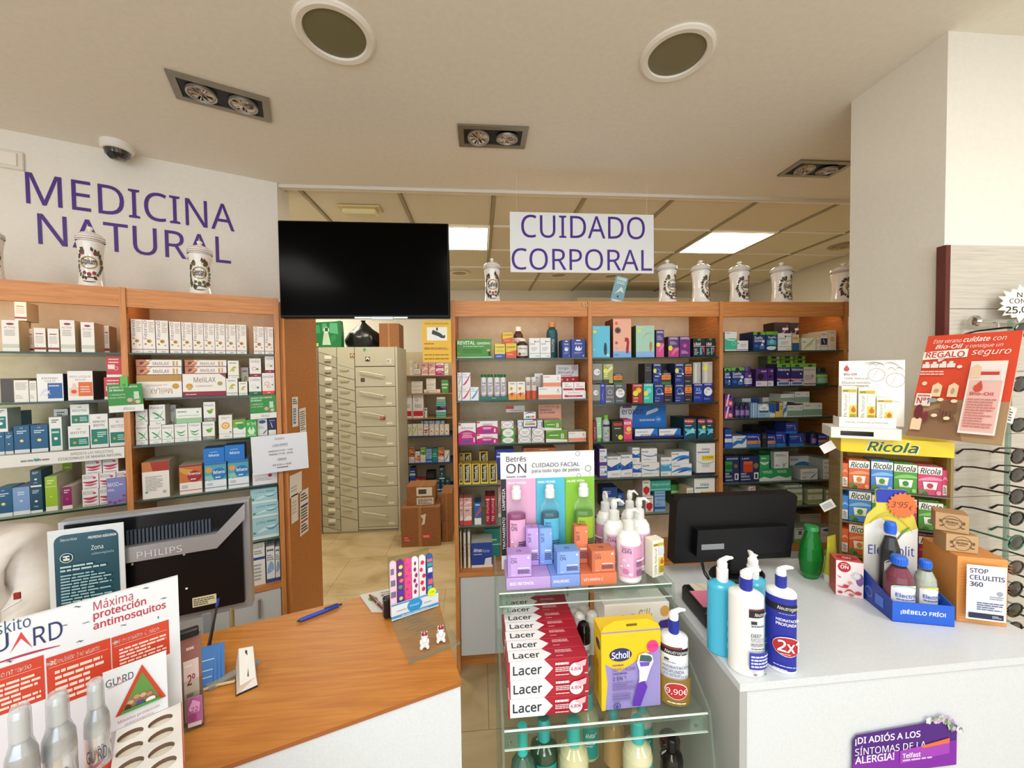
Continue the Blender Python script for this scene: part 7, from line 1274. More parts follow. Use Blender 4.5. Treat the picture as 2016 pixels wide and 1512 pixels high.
rows_ = [(0, [('orange', 1671.5, 1713), ('blue', 1715.5, 1759), ('green', 1760.5, 1807), ('pink', 1808, 1856)], (907, 909, 914, 919)), (1, [('blue', 1672, 1716), ('green', 1717, 1760), ('pink', 1764, 1806), ('green', 1809, 1858)], (968, 976, 982, 990)), (2, [('orange', 1672, 1714), ('brown', 1717, 1760), ('pink', 1764, 1806), ('deep red', 1809, 1858)], (1034, 1042, 1050, 1058))]
for r_, its, tops in rows_:
    for j, ((c, x0, x1), yt) in enumerate(zip(its, tops)):
        s0, _ = RF.un(x0, yt + 20, .008); s1, _ = RF.un(x1, yt + 20, .008); zt = RF.un((x0 + x1) / 2, yt, .008)[1]; z0 = RZ[r_]; w = s1 - s0; h = min(zt - z0, (hb if r_ == 0 else RZ[r_ - 1] - .004) - z0 - .004)
        for dpt in (0, 1):
            o = bpy.data.objects.new('sweets_box', None); COL.objects.link(o); o.location = RF.at(s0, .010 + dpt * .036, z0 + .0005); o.rotation_euler = (0, 0, RA)
            tag(o, f'{c} herb sweets box, {("top", "second", "third")[r_]} shelf of the sweets stand, {ORD[j]} from left, {("front", "behind")[dpt]}', 'box', 'herb sweets boxes on the sweets stand')
            MB().box(0, w - .0006, 0, .034, 0, h, M(RC[c][0], .4)).build('body', o)
            if not dpt:
                draw(MB(), rico(*RC[c]), flat(w - .0006, h, .0003), w, h).build('print', o)
                draw(MB(), 'tbi Ricola,.1,.2,.9,.8,EDEAE0', lambda x, z, k: (x * w, z * .034, h + .0004), w, .034).build('top_print', o)
    for c, xa, xb, nm in ((its[0][0], .0075, None, 'left'), (its[-1][0], None, RW - .0075, 'right')):
        s0 = .0075 if nm == 'left' else RF.un(its[-1][2], tops[-1] + 20, .008)[0] + .001; s1 = RF.un(its[0][1], tops[0] + 20, .008)[0] - .001 if nm == 'left' else RW - .0075
        if s1 - s0 < .006: continue
        o = bpy.data.objects.new('sweets_box', None); COL.objects.link(o); o.location = RF.at(s0, .012, RZ[r_] + .0005); o.rotation_euler = (0, 0, RA)
        tag(o, f'{c} herb sweets box turned sideways at the {nm} end, {("top", "second", "third")[r_]} shelf of the sweets stand', 'box', 'herb sweets boxes on the sweets stand')
        w = s1 - s0; h = .075; h = min(h, (hb if r_ == 0 else RZ[r_ - 1] - .004) - RZ[r_] - .006)
        MB().box(0, w, 0, .07, 0, h, M(RC[c][0], .4)).build('body', o); draw(MB(), 'r .1,.05,.9,.42,ECEAE2;l .2,.08,.8,.38,5,2A2A2A;w .0,1,.6,.8,.6,.1,%s' % RC[c][1], flat(w, h, .0003), w, h).build('print', o)
# natural oil display on top
def rp(px, py, d): s_, z_ = RF.un(px, py, d); return s_, z_
s0, z0 = rp(1636, 858, -.025); s1, _ = rp(1775, 866, -.025)
t = thing('display_carton', 'open white carton under the natural oil display, on the sweets stand', 'box', RF.at(s0, -.025, RT + .0006), RA); w = s1 - s0; h1 = .030
MB().box(0, w, 0, .10, 0, .002, 'DAD5CC').box(0, w, 0, .002, .002, .008, 'E6E2DA').box(0, w, 0, .002, h1 - .008, h1, 'E6E2DA').box(0, w * .14, 0, .002, .008, h1 - .008, 'E6E2DA').box(w * .62, w, 0, .002, .008, h1 - .008, 'E6E2DA').box(0, .002, .002, .10, .002, h1, 'DAD5CC').box(w - .002, w, .002, .10, .002, h1, 'DAD5CC').box(0, w, .098, .10, .002, h1, 'DAD5CC').box(0, w, 0, .10, h1, h1 + .002, 'E6E2DA').build('carton', t)
zb = RT + .033; F_ = -.012
s0, _ = rp(1652, 835, F_); s1, _ = rp(1764, 845, F_); q0, qz = rp(1652, 711, .05); q1, _ = rp(1782, 708, .05)
t = thing('natural_oil_display', 'white cardboard display of natural oil cartons with fruit drawing', 'display', RF.at(s0, F_, zb), RA); w = s1 - s0; hh = qz - zb; qw = q1 - q0; qx = q0 - s0
ht_ = zl(1700, 822, F_) - zb
MB().box(0, w, 0, .0015, 0, ht_, 'ECE8E0').box(0, w, .0015, .062, 0, .002, 'E2DED6').box(0, .0015, .0015, .062, .002, ht_ * .95, 'E2DED6').box(w - .0015, w, .0015, .062, .002, ht_ * .95, 'E2DED6').build('tray', t)
MB().box(qx, qx + qw, .062, .064, 0, hh, 'ECE8E2').build('back_card', t)
draw(MB(), 't Estrías^_cicatrices_y_manchas.,.12,.38,.88,.62,6A665E', flat(w, ht_, .0004), w, ht_).build('tray_print', t)
bo = 'o .12,.87,.045,.035,B84A3A;p .075,.88,.12,.94,.165,.88,B84A3A;tb Bio-Oil,.08,.775,.28,.81,8A4A40;t 100%_Natural^,.08,.705,.47,.745,8A867E;t Eficacia_testada.,.05,.645,.50,.685,8A867E;l .06,.60,.47,.625,1,9A968E;'
for cx, cz, rr in ((.58, .78, .13), (.86, .70, .14)): bo += 'g %.2f,%.2f,%.2f,.006,8A8580;w %.2f,%.2f,%.2f,%.2f,%.2f,.008,8A8580;w %.2f,%.2f,%.2f,%.2f,%.2f,.008,8A8580;w %.2f,%.2f,%.2f,%.2f,%.2f,.008,8A8580;' % (cx, cz, rr, cx - rr, cx, cz + rr * .9, cz + rr * 1.7, cz + rr * 1.0, cx - .02, cx + rr, cz + rr, cz + rr * 1.8, cz + rr * .8, cx - rr * .5, cx + rr * .2, cz - rr * .4, cz, cz + rr * .8)
bo += 'w .4,.7,.95,1.0,.93,.012,8A8580;w .35,.95,.5,.42,.36,.008,8A8580;w .7,.95,.95,1.0,.86,.012,8A8580'
draw(MB(), bo, lambda x, z, k: (qx + x * qw, .0617 - .0003 * k, z * hh), qw, hh).build('back_print', t)
natb = nat.replace('100%_Natural', '100%_Natural')
for i, (x0, x1, yt) in enumerate(((1657, 1688, 760), (1690, 1725, 763), (1726, 1759, 783))):
    a0, _ = rp(x0, 800, .004); a1, zt = rp(x1, yt, .004); w2 = a1 - a0 - .001; h2 = zt - zb - .003
    o = thing('oil_box', f'cream and yellow oil carton in the white display, {("left", "middle", "right and shortest")[i]}', 'box', RF.at(a0, .004, zb + .0025), RA, 'oil cartons in the white display')
    MB().box(0, w2, 0, .035, 0, h2, 'EDE6D2').build('body', o); draw(MB(), natb, flat(w2, h2, .0003), w2, h2).build('print', o)
# leaning orange summer gift board
def solve3(o, c1, c2, px, py):
    r = ray(px, py); m = MX((c1, c2, -r)).transposed(); return m.inverted() @ (EYE - o)
BL = ony(1783, 857, 1.03); BR = onz(1973, 878, BL.z - .002); an2 = math.atan2(BR.y - BL.y, BR.x - BL.x); u = V((math.cos(an2), math.sin(an2), 0)); b = V((-math.sin(an2), math.cos(an2), 0)); w = (BR - BL).length
q = solve3(BL, V((0, 0, 1)), b, 1828, 662); hv = V((0, 0, q.x)) + b * q.y; hl = hv.length
lean = math.atan2(q.y, q.x)
t = thing('summer_gift_board', 'orange and brown oil promotion board leaning back on the sweets stand', 'display', BL, (-lean, 0, 0)); t.rotation_euler = (MX.Rotation(an2, 3, 'Z') @ MX.Rotation(-lean, 3, 'X')).to_euler()
MB().box(0, w, 0, .006, 0, hl, M('CBB795', .4)).build('board', t)
gf = 'r 0,.36,1,1,D9482A;r 0,0,1,.36,A98A64;p .0,.0,.62,.0,.5,.2,.3,.28,.05,.2,8E6A4C;ti Este_verano,.08,.915,.40,.955,F2EAE4;tbi cuídate,.42,.915,.70,.965,F6EEE8;ti con,.73,.915,.86,.95,F2EAE4;tbi Bio-Oil,.12,.855,.43,.90,F6EEE8;ti y_consigue_un,.45,.845,.84,.89,F2EAE4;p .0,.745,.50,.765,.50,.845,.0,.825,F2ECE6;tb REGALO,.03,.765,.47,.825,C83A22;ti seguro,.54,.765,.93,.825,F6EEE8;p .18,.745,.26,.748,.2,.72,F2ECE6'
for i, x in enumerate((.02, .12, .22, .31)): gf += ';r %.2f,.66,%.2f,.70,E9E2DC;o %.2f,.71,.025,.012,E9E2DC' % (x, x + .085, x + .045)
gf += ';o .45,.665,.03,.016,F0DCC0;l .02,.58,.3,.63,2,F0C8B8;o .10,.50,.03,.02,EBD2B0;p .20,.375,.31,.375,.31,.48,.255,.51,.20,.48,E8CDA8;p .38,.375,.49,.375,.49,.48,.435,.51,.38,.48,E8CDA8;o .255,.43,.03,.02,B89A7A;o .435,.43,.02,.03,B89A7A;p .04,.28,.22,.28,.22,.40,.04,.40,E6DCD6;tb Nº1,.06,.30,.20,.36,A82A2A;l .06,.365,.2,.39,1,A85A5A;p .05,.05,.17,.05,.17,.15,.11,.18,.05,.15,E8CDA8;o .11,.22,.05,.07,6A2028;o .2,.18,.03,.05,7A2A30'
gf += ';p .34,.30,.40,.345,.47,.345,.52,.30,.52,.24,.46,.23,.36,.24,7A5238;p .36,.24,.345,.16,.37,.16,.385,.24,704A32;p .395,.235,.385,.145,.41,.145,.42,.235,704A32;p .43,.235,.43,.15,.455,.15,.46,.235,704A32;p .47,.24,.48,.165,.50,.17,.50,.245,704A32;o .33,.34,.035,.016,EED8B4;o .48,.33,.035,.016,EED8B4;o .3,.19,.035,.016,EED8B4;o .44,.17,.035,.016,EED8B4;o .25,.33,.05,.02,8AA09A'
gf += ';p .58,.05,.94,.05,.94,.70,.58,.70,E9E1DA;p .60,.07,.92,.07,.92,.52,.60,.52,E3B8AE;p .61,.52,.91,.52,.89,.62,.63,.62,DCD4CE;r .70,.57,.88,.60,C83A2A;p .60,.54,.70,.54,.70,.64,.65,.67,.60,.64,E4C4A4;o .70,.45,.045,.035,C84A3A;p .66,.46,.72,.52,.745,.46,C84A3A;tb Bio-Oil,.63,.385,.86,.415,B84A44;l .62,.10,.9,.36,11,C87A74'
draw(MB(), gf, flat(w, hl, .0004), w, hl).build('print', t)
# ================================================================ sunglasses wall
PY_ = 1.192
a = ony(1872, 484, PY_)
t = thing('sunglasses_display', 'grey wood grained display panel fixed to the front of the white column', 'panel', (a.x, PY_, 0), 0)
for k in range(9):
    z0 = .12 + k * .2165; MB().box(0, 1.1, 0, .026, z0, z0 + .2145, greypanel).build('panel_board', t)
MB().box(-.018, -.0005, .0, .0275, .12, .12 + 9 * .2165 - .002, M('5A1A14', .4)).build('edge_strip', t)
MB().box(.0, 1.1, .012, .027, .119, .12 + 9 * .2165 - .003, M('7A7468')).build('groove', t)
a = ony(1913, 633, PY_ - .02); b_ = ony(2016, 640, PY_ - .02)
t = thing('hanging_rail', 'chrome rail with round end on the grey display panel', 'rail', (a.x, PY_ - .03, a.z), 0); ch = M('C6C6C2', .15, 1)
MB().tube([(-.0, 0, 0), (.5, 0, -.004)], .0065, ch, 12).build('rail', t); MB().lathe([(.0005, -.006), (.014, -.004), (.020, .004), (.014, .012), (.0005, .014)], ch, 20, T=MX.Rotation(-PI / 2, 4, 'Y')).build('end_cap', t, 50)
MB().tube([(.03, .0, 0), (.03, .03, 0)], .006, ch, 10).build('bracket', t)
for x in (.085,): MB().tube([(x, 0, 0), (x, -.002, -.02), (x, 0, -.036)], .0016, 'E8E6E0', 6).build('tag_loop', t)
sc_ = ony(2016, 596, PY_ - .05); sp = []
for i in range(36): a_ = 2 * PI * i / 36; r = (.105 if (i // 2) % 3 else .09) if i % 2 == 0 else .078; sp.append((r * math.cos(a_), .62 * r * math.sin(a_)))
t = thing('price_star', 'white star shaped price tag on the grey sunglasses panel', 'price tag', (sc_.x + .02, PY_ - .038, sc_.z), 0)
MB().prism(sp, 0, .002, 'ECEAE4').build('star', t); draw(MB(), 't N,.36,.66,.46,.78,2A2420;t CON,.22,.50,.52,.62,2A2420;tb 25,.15,.24,.38,.42,2A2420;tb ^00€,.40,.24,.75,.42,2A2420', lambda x, z, k: (-.1 + .2 * x, -.0004, -.065 + .13 * z), .2, .13).build('print', t)
# upright of the sunglasses rack and the glasses on it
t = thing('sunglasses_rack', 'clear vertical sunglasses rack before the grey panel', 'rack', (1.70, 1.10, 0), 0)
MB().box(-.006, .006, .0, .008, 0, 1.80, acrylic_edge).build('upright', t); MB().box(-.18, .18, -.14, .085, 0, .03, M('3A3A3A', .4), .004).build('base', t)
GY = [650, 756, 836, 897, 934, 976, 1019, 1066, 1115, 1157, 1198, 1236]
fr_c = ['1A1416', '1E1816', '16181A', '3A1E1C', '2A1A1C', '2A181A', '0E0E12', '2E6A50', '3A2418', '101012', '0C0C0E', '101012']
nm_ = ['top pair, arms above the orange board', 'second pair from the top, beside the orange board', 'third pair from the top, by the board corner', 'fourth pair from the top, tortoise arms', 'fifth pair from the top, thin brown arms', 'sixth pair from the top, thin copper arms', 'seventh pair from the top, thick black arms', 'eighth pair from the top, green arms', 'ninth pair from the top, round brown lenses', 'tenth pair from the top, black lenses', 'eleventh pair from the top, square black lenses', 'lowest visible pair']
for i, (gy, gc, lb) in enumerate(zip(GY, fr_c, nm_)):
    P = ony(2016, gy, 1.06); gx = 1.70; z = P.z
    o = thing('sunglasses', 'dark sunglasses on the rack, ' + lb, 'sunglasses', (gx, 1.06, z), 0, 'sunglasses on the vertical rack'); gm = M(gc, .2, coat=.4)
    for s_ in (-1, 1):
        pts = [(s_ * .036 + .026 * math.cos(a_) * (1.0 if i % 3 else .92), -.004, (.020 + .002 * (i % 2)) * math.sin(a_) - .004 * math.cos(a_) * s_) for a_ in [2 * PI * k / 16 for k in range(16)]]
        MB().add([(s_ * .036, -.006, 0)] + pts, [(0, 1 + k, 1 + (k + 1) % 16) for k in range(16)], M('0A0908' if i != 8 else '3A2A1C', .05, coat=1)).build('lens', o)
        MB().tube(pts + pts[:2], .003, gm, 6).build('rim', o, 50)
        MB().tube([(s_ * .064, -.002, .008), (s_ * .069, .012, .009), (s_ * .070, .08, .006), (s_ * .069, .11, .0), (s_ * .068, .128, -.018)], [.0034, .0034, .003, .003, .0045], gm, 6).build('temple', o, 50)
    MB().tube([(-.012, -.004, .004), (0, -.006, .007), (.012, -.004, .004)], .002, gm, 6).build('bridge', o, 50)
    MB().tube([(0, .0395, .0), (0, .0, .002)], .003, acrylic_edge, 6).build('peg', o)
t = thing('price_tag', 'white paper price tag hanging from sunglasses beside the orange board', 'price tag', ony(1985, 812, 1.04), (0, .3, 0))
MB().box(-.02, .025, 0, .001, -.03, .02, 'E4E2DC').build('tag', t); draw(MB(), 'lv .2,.1,.8,.9,5,5A5A5A', lambda x, z, k: (-.02 + .045 * x, -.0004, -.03 + .05 * z), .04, .05).build('print', t)
for (px, py, lb) in ((1634, 878, 'white paper strip stuck to the left of the sweets stand, upper one'), (1634, 993, 'white printed paper strip stuck to the left of the sweets stand, lower one')):
    P = ony(px, py, 1.115)
    t = thing('paper_strip', lb, 'paper', P, (0, math.radians(-32), -.3)); MB().box(-.026, .012, 0, .0006, -.014, .014, 'DDDBD6').build('sheet', t)
    if py > 900: draw(MB(), 'lv .1,.2,.9,.8,4,8A8A8A', lambda x, z, k: (-.026 + .038 * x, -.0004, -.014 + .028 * z), .04, .03).build('print', t)
# ================================================================ left monitor on the staff desk
MA = math.radians(19.6)
R_ = ony(489, 983, 1.075); MF = Frame((R_.x, R_.y, 0), MA)
un = lambda px, py, d=0: MF.un(px, py, d)
sL, zL = un(114, 1029); sR, zR = un(490, 984); sB, zB = un(497, 1193)
zt_ = (zL + zR) / 2; zb = zB; mw = sR - sL
t = thing('staff_desk', 'white work desk behind the wooden counter carrying the left monitor', 'desk', MF.at(-1.0, .02, 0), MA)
MB().box(-.3, 1.02, -.06, .22, .78, .80, laminate, .002).build('worktop', t)
for x in (-.3, .99): MB().box(x, x + .025, -.05, .21, 0, .78, laminate).build('side_panel', t)
t = thing('monitor', 'silver and black computer monitor seen from behind, by the wooden counter', 'monitor', MF.at(sL, 0, 0), MA)
sil = M('A7A9AC', .35, .55); blk = M('08080A', .35, spec=.3)
MB().prism([(0, zb), (mw, zb), (mw, zt_), (0, zt_)], .0, .035, sil).build('frame', t)
MB().box(.012, mw - .012, .035, .04, zb + .03, zt_ - .012, M('14181C', .1)).build('screen', t)
# rear housing: dark sunk top with ribs, silver band dropping diagonally, black lower back
def m2(px, py, d=-.012): s_, z_ = un(px, py, d); return (s_ - sL, z_)
pA = m2(243, 1076); pB = m2(428, 1047); pC = m2(484, 988); pD = m2(484, 1018); pE = m2(430, 1075); pF = m2(243, 1106)
x0 = .012
ext = lambda a, b, x: (x, a[1] + (b[1] - a[1]) * (x - a[0]) / (b[0] - a[0]))
pA0 = ext(pA, pB, x0); pF0 = ext(pF, pE, x0)
MB().prism([pF0, pE, pD, pC, pB, pA0], -.026, -.0005, sil).build('rear_band', t)
MB().prism([(x0, zb + .022), (mw - .014, zb + .022), (mw - .014, pD[1] - .004), (pE[0], pE[1] - .001), (x0, pF0[1] - .001)], -.014, -.0005, blk).build('rear_panel', t)
MB().prism([pA0, pB, (pC[0] - .004, pC[1] - .004), (pC[0] - .004, zt_ - .006), (x0, zt_ - .006)], -.006, -.0005, M('0C1014', .25)).build('vent_recess', t)
rb = [ext(pA, pB, pA[0] + .006 + i * .0072) for i in range(int((pB[0] - pA[0] - .01) / .0072))]
vn = MB()
for x, z in rb: vn.box(x, x + .0042, -.0125, -.006, z + .002, z + .036, M('3A4450', .4))
vn.build('vent_grille', t)
tx = MB(); q0 = ext(pF, pE, pF[0] + .03); draw(tx, 't PHILIPS,0,0,1,1,C2C4C8', lambda x, z, k: (pF[0] + .030 + .085 * x, -.0268, pF[1] + .007 + (.085 * x + .03) * (pE[1] - pF[1]) / (pE[0] - pF[0]) + .016 * z), .085, .016); tx.build('lettering', t)
lx, lz = m2(384, 1196); MB().box(lx - .004, lx + .045, -.0152, -.014, lz + .002, lz + .026, 'C8C6A2').build('label', t); draw(MB(), 'l .05,.1,.95,.9,4,4A4A3A', lambda x, z, k: (lx - .004 + .049 * x, -.0156, lz + .002 + .024 * z), .05, .024).build('label_print', t)
for px, py in ((261, 1110), (363, 1091), (368, 1158)):
    x, z = m2(px, py); MB().lathe([(.0028, 0), (.002, .0015), (.0005, .002)], M('E8E8E8', .2), 8, T=MX.Translation((x, -.014, z)) @ MX.Rotation(PI / 2, 4, 'X')).build('screw', t)
MB().box(mw * .70, mw * .76, -.004, .02, .81, zb + .01, sil, .003).build('neck', t); MB().box(mw * .86, mw * .88, -.004, .02, .81, zb + .01, 'A08860', .003).build('cable_post', t); MB().box(mw * .45, mw * .95, -.05, .12, .8005, .812, blk, .004).build('foot', t)
# teal surveillance sign hung on it
sa, za = un(92, 1046, -.035); sb, zb2 = un(243, 1029, -.035); w = sb - sa; zl_ = un(100, 1222, -.035)[1]; h = (za + zb2) / 2 - zl_
t = thing('surveillance_sign', 'teal protected zone sign hooked on the back of the silver monitor', 'sign', MF.at(sa, -.035, zl_), MA)
MB().box(0, w, 0, .002, 0, h, 'C9D2D4', .002).build('plate', t)
o = MB(); rr = .016; cor = []
for (cx, cz, a0) in ((w - .010 - rr, h - .012 - rr, 0), (.010 + rr, h - .012 - rr, PI / 2), (.010 + rr, .004 + rr, PI), (w - .010 - rr, .004 + rr, 1.5 * PI)): cor += [(cx + rr * math.cos(a0 + k * PI / 8), cz + rr * math.sin(a0 + k * PI / 8)) for k in range(5)]
o.prism(cor, -.0006, 0, M('0F4858', .2)); o.build('field', t)
draw(MB(), 'ti Securitas,.16,.87,.38,.90,C8DCE0;tbi PROPIEDAD_ASEGURADA,.52,.86,.90,.89,D8E8EA;t Zona,.56,.73,.72,.78,DDEAEC;t videovigilada,.56,.665,.86,.70,9AC0C8;g .24,.68,.085,.008,DDE8E8;r .20,.65,.28,.675,D8D8B0;r .2,.69,.28,.705,DDE8E8;r .235,.67,.25,.70,DDE8E8;l .16,.52,.82,.60,2,A8C4C8;l .16,.16,.82,.50,10,8AB0B6', flat(w, h, .0004), w, h).build('print', t).location = (0, -.0008, 0)
# ================================================================ mosquito repellent display
P1 = ony(350, 1135, .66); GA = math.radians(36.8); GF = Frame((P1.x, P1.y, 0), GA); gz = P1.z - ZC_; GW = .44
t = thing('repellent_display', 'big white and red cardboard mosquito repellent display on the wooden counter', 'display', GF.at(-GW, 0, ZC_ + .0004), GA)
MB().box(0, GW, 0, .006, 0, gz, 'D3D6D9').build('back_card', t)
def gl(px, py, d=-.001): s_, z_ = GF.un(px, py, d); return s_ + GW, z_ - ZC_
pr = MB(); mpg = lambda x, z, k: (x, -.0004 - .0003 * k, z)
def gtext(s, fl, x0y, x1y, hpx, col):
    a = gl(*x0y); b_ = gl(*x1y); a2 = gl(x0y[0], x0y[1] - hpx); draw(pr, 't%s %s,%f,%f,%f,%f,%s' % (fl, s, a[0], a[1], b_[0], a2[1], col), mpg, 1, 1)
gtext('Máxima', 'b', (184, 1204), (262, 1183), 19, 'A8283A'); gtext('protección', 'b', (184, 1226), (288, 1198), 21, 'A8283A'); gtext('antimosquitos', 'b', (184, 1246), (327, 1207), 20, 'A8283A')
gtext('moskito', '', (-60, 1268), (61, 1240), 26, '2E4A6A'); gtext('GU', '', (-70, 1306), (18, 1290), 36, '1E2A5E'); gtext('RD', '', (66, 1273), (124, 1262), 36, '1E2A5E')
a, b_, c_, d_ = gl(19, 1288), gl(41, 1245), gl(64, 1276), gl(41, 1258); draw(pr, 'p %f,%f,%f,%f,%f,%f,%f,%f,C23A34' % (*a, *b_, *c_, *d_), mpg, 1, 1)
a, b_ = gl(-20, 1312), gl(118, 1272); draw(pr, 'w %f,%f,%f,%f,%f,.003,A02A4A' % (a[0], b_[0], a[1], b_[1] + .004, b_[1]), mpg, 1, 1)
rs = random.Random(5)
for px, py in ((152, 1196), (287, 1159), (322, 1179), (311, 1217), (169, 1227), (243, 1232), (157, 1264), (125, 1233), (18, 1304)):
    x, z = gl(px, py)
    for k in range(4): a_ = rs.uniform(0, PI); dx, dz = .0045 * math.cos(a_), .0028 * math.sin(a_); draw(pr, 'p %f,%f,%f,%f,%f,%f,5A6470' % (x - dx, z - dz, x + dx, z + dz, x + .0008, z + .0008), mpg, 1, 1)
for (x0, y0t, x1, y1t, head, y0b) in ((-60, 1328, 86, 1298, 'Concentrado', 1432), (90, 1296, 217, 1258, 'Emulsión_hidratante', 1400), (219, 1256, 332, 1221, 'Formato_único', 1330)):
    a, b_ = gl(x0, y0t), gl(x1, y1t); zt2 = (a[1] + b_[1]) / 2; zb3 = gl(x0, y0b)[1]
    draw(pr, 'r %f,%f,%f,%f,BE3A1E' % (a[0], zb3, b_[0], zt2), mpg, 1, 1); ww = b_[0] - a[0]; h3 = zt2 - zb3
    draw(pr, 'tb %s,%f,%f,%f,%f,F4E8E2;r %f,%f,%f,%f,E8B8A8;l %f,%f,%f,%f,6,F0C8BA' % (head, a[0] + ww * .12, zt2 - .0125, a[0] + ww * .82, zt2 - .005, a[0] + ww * .04, zt2 - .0155, b_[0] - ww * .04, zt2 - .015, a[0] + ww * .12, max(zb3 + .004, zt2 - .075), b_[0] - ww * .06, zt2 - .02), mpg, 1, 1)
    draw(pr, 'c %f,%f,.0035,F4E8E2' % (a[0] + ww * .06, zt2 - .009), mpg, 1, 1)
pr.build('print', t)
# front block with holes, small card and foil bottles
TZ_ = .118
tr0, tr1 = -.215, -.028
bx0 = (lambda P: (P - GF.o).dot(GF.u) + GW)(onz(229, 1440, TZ_ + ZC_))
out = [(bx0, tr0), (GW - .002, tr0), (GW - .002, tr1), (bx0, tr1)]
holes = []
o3 = GF.o
for px, py in ((316, 1420), (317, 1447), (318, 1477), (321, 1506), (257, 1447), (255, 1476), (256, 1507)):
    r = ray(px, py); P = EYE + r * ((TZ_ + ZC_ - CH) / r.z); v = P - o3; holes.append((v.dot(GF.u) + GW, v.dot(GF.b)))
loops = [[V((x, y, 0)) for x, y in out]]
hl_ = []
for hx, hy in holes:
    lp = [(hx + .0138 * math.cos(2 * PI * k / 20), hy + .0105 * math.sin(2 * PI * k / 20)) for k in range(20)]
    if min(p[0] for p in lp) > out[0][0] + .002 and max(p[0] for p in lp) < out[1][0] - .001 and min(p[1] for p in lp) > tr0 + .001 and max(p[1] for p in lp) < tr1 - .001: hl_.append(lp); loops.append([V((x, y, 0)) for x, y in lp])
flatv = [p for l in loops for p in l]
tris = tessellate_polygon(loops)
bt = MB().add([(p.x, p.y, TZ_) for p in flatv], [tuple(q) for q in tris], 'D8D6D0')
n = len(out)
bt.add([(x, y, 0) for x, y in out] + [(x, y, TZ_) for x, y in out], [(i, (i + 1) % n, (i + 1) % n + n, i + n) for i in range(n)], 'E4E2DC'); bt.build('bottle_block', t)
for lp in hl_:
    m_ = len(lp); MB().add([(x, y, TZ_) for x, y in lp] + [(x, y, TZ_ - .006) for x, y in lp], [(i, (i + 1) % m_, (i + 1) % m_ + m_, i + m_) for i in range(m_)], '6A5240').add([(x, y, TZ_ - .006) for x, y in lp], [tuple(range(m_))], 'D6D0C0').build('bottle_hole', t)
MB().box(GW - .0018, GW - .0008, tr0, tr1, 0, TZ_, 'C2382A').build('edge_line', t)
ca, cb = gl(202, 1325, tr1 + .002), gl(327, 1281, tr1 + .002); cc = gl(330, 1400, tr1 + .002)
cw, ch_ = cb[0] - ca[0], (ca[1] + cb[1]) / 2 - TZ_
MB().box(ca[0], cb[0], tr1 + .001, tr1 + .0025, TZ_, TZ_ + ch_, 'D8DBDE').build('small_card', t)
draw(MB(), 't GU_RD,.04,.74,.46,.86,2E3A4A;p .20,.74,.245,.86,.29,.74,.245,.83,C23A34;w .05,.45,.72,.74,.76,.01,A02A4A;p .16,.22,.60,.92,.97,.22,BE3A1E;p .27,.28,.60,.80,.86,.28,5A8A3A;p .27,.28,.86,.28,.72,.45,.42,.45,8A6A50;c .40,.37,.05,C89A7A;c .50,.43,.05,B88A6A;c .60,.42,.05,C89A7A;c .70,.40,.05,A87A5A;o .36,.30,.05,.06,4A2A22;o .55,.31,.07,.04,3A4A7A;o .72,.31,.08,.04,DDDAD4;p .24,.24,.9,.24,.86,.29,.27,.29,4A8A2E;t Máxima_protección,.2,.10,.86,.165,A03038;t antimosquitos,.3,.03,.76,.085,A03038', lambda x, z, k: (ca[0] + x * cw, tr1 + .0006 - .0003 * k, TZ_ + z * ch_), cw, ch_).build('small_card_print', t)
foil = ramp_mat('crinkled_foil', [(.3, '8E9096'), (.5, 'C9CBD0'), (.7, 'EDEEF2')], 26, (1, 1, .5), .22, 4, 1.2, bump=.5)
foil.node_tree.nodes['Principled BSDF'].inputs['Metallic'].default_value = .75
wrap = clear('shrink_wrap', 'F2F4F4', .20, .2)
for i, (px, yt, d, wpx) in enumerate(((187, 1338, -.085, 54), (112, 1362, -.11, 74), (38, 1388, -.13, 74))):
    s_, z_ = GF.un(px, yt, d); P = GF.at(s_, d, z_); dist = (P - EYE).dot(CF); r = wpx / 2 * dist / FPX * math.cos(math.atan((px - 1008) / FPX)); z0 = ZC_ + .0006; h = z_ - z0
    o = thing('repellent_bottle', 'foil coloured repellent spray bottle with red band, ' + ('nearest the red triangle card', 'second from the red triangle card', 'farthest from the red triangle card')[i], 'bottle', (P.x, P.y, z0), GA, 'repellent bottles before the mosquito display')
    MB().lathe([(.0005, 0), (r * .95, 0, M('C83A2A', .3)), (r, h * .04), (r, h * .52, foil), (r, h * .54), (r, h * .72), (r * .9, h * .79), (r * .52, h * .84), (r * .5, h * .85)], foil, 26).build('body', o, 50)
    MB().lathe([(r * .5, h * .845), (r * .55, h * .85), (r * .55, h * .95), (r * .45, h * .98), (.0005, h * .985)], M('D0D2D6', .2, .3), 20).build('cap', o, 45)
    MB().lathe([(r * 1.03, h * .7), (r * .98, h * .78), (r * .68, h * .84), (r * .66, h * .97), (r * .5, h), (.0005, h * 1.003)], wrap, 22).build('shrink_wrap', o, 60)
    draw(MB(), 't GU,.22,.62,.46,.70,3A3640;t RD,.54,.62,.78,.70,3A3640;p .45,.62,.5,.70,.55,.62,.5,.68,A83A34;w .25,.7,.58,.58,.62,.012,A83A4A;r .3,.5,.7,.51,4A4650', curved(r, r, h * .04, h * .86, -1.2, 1.2), r * 2, h * .86, 10).build('label', o)
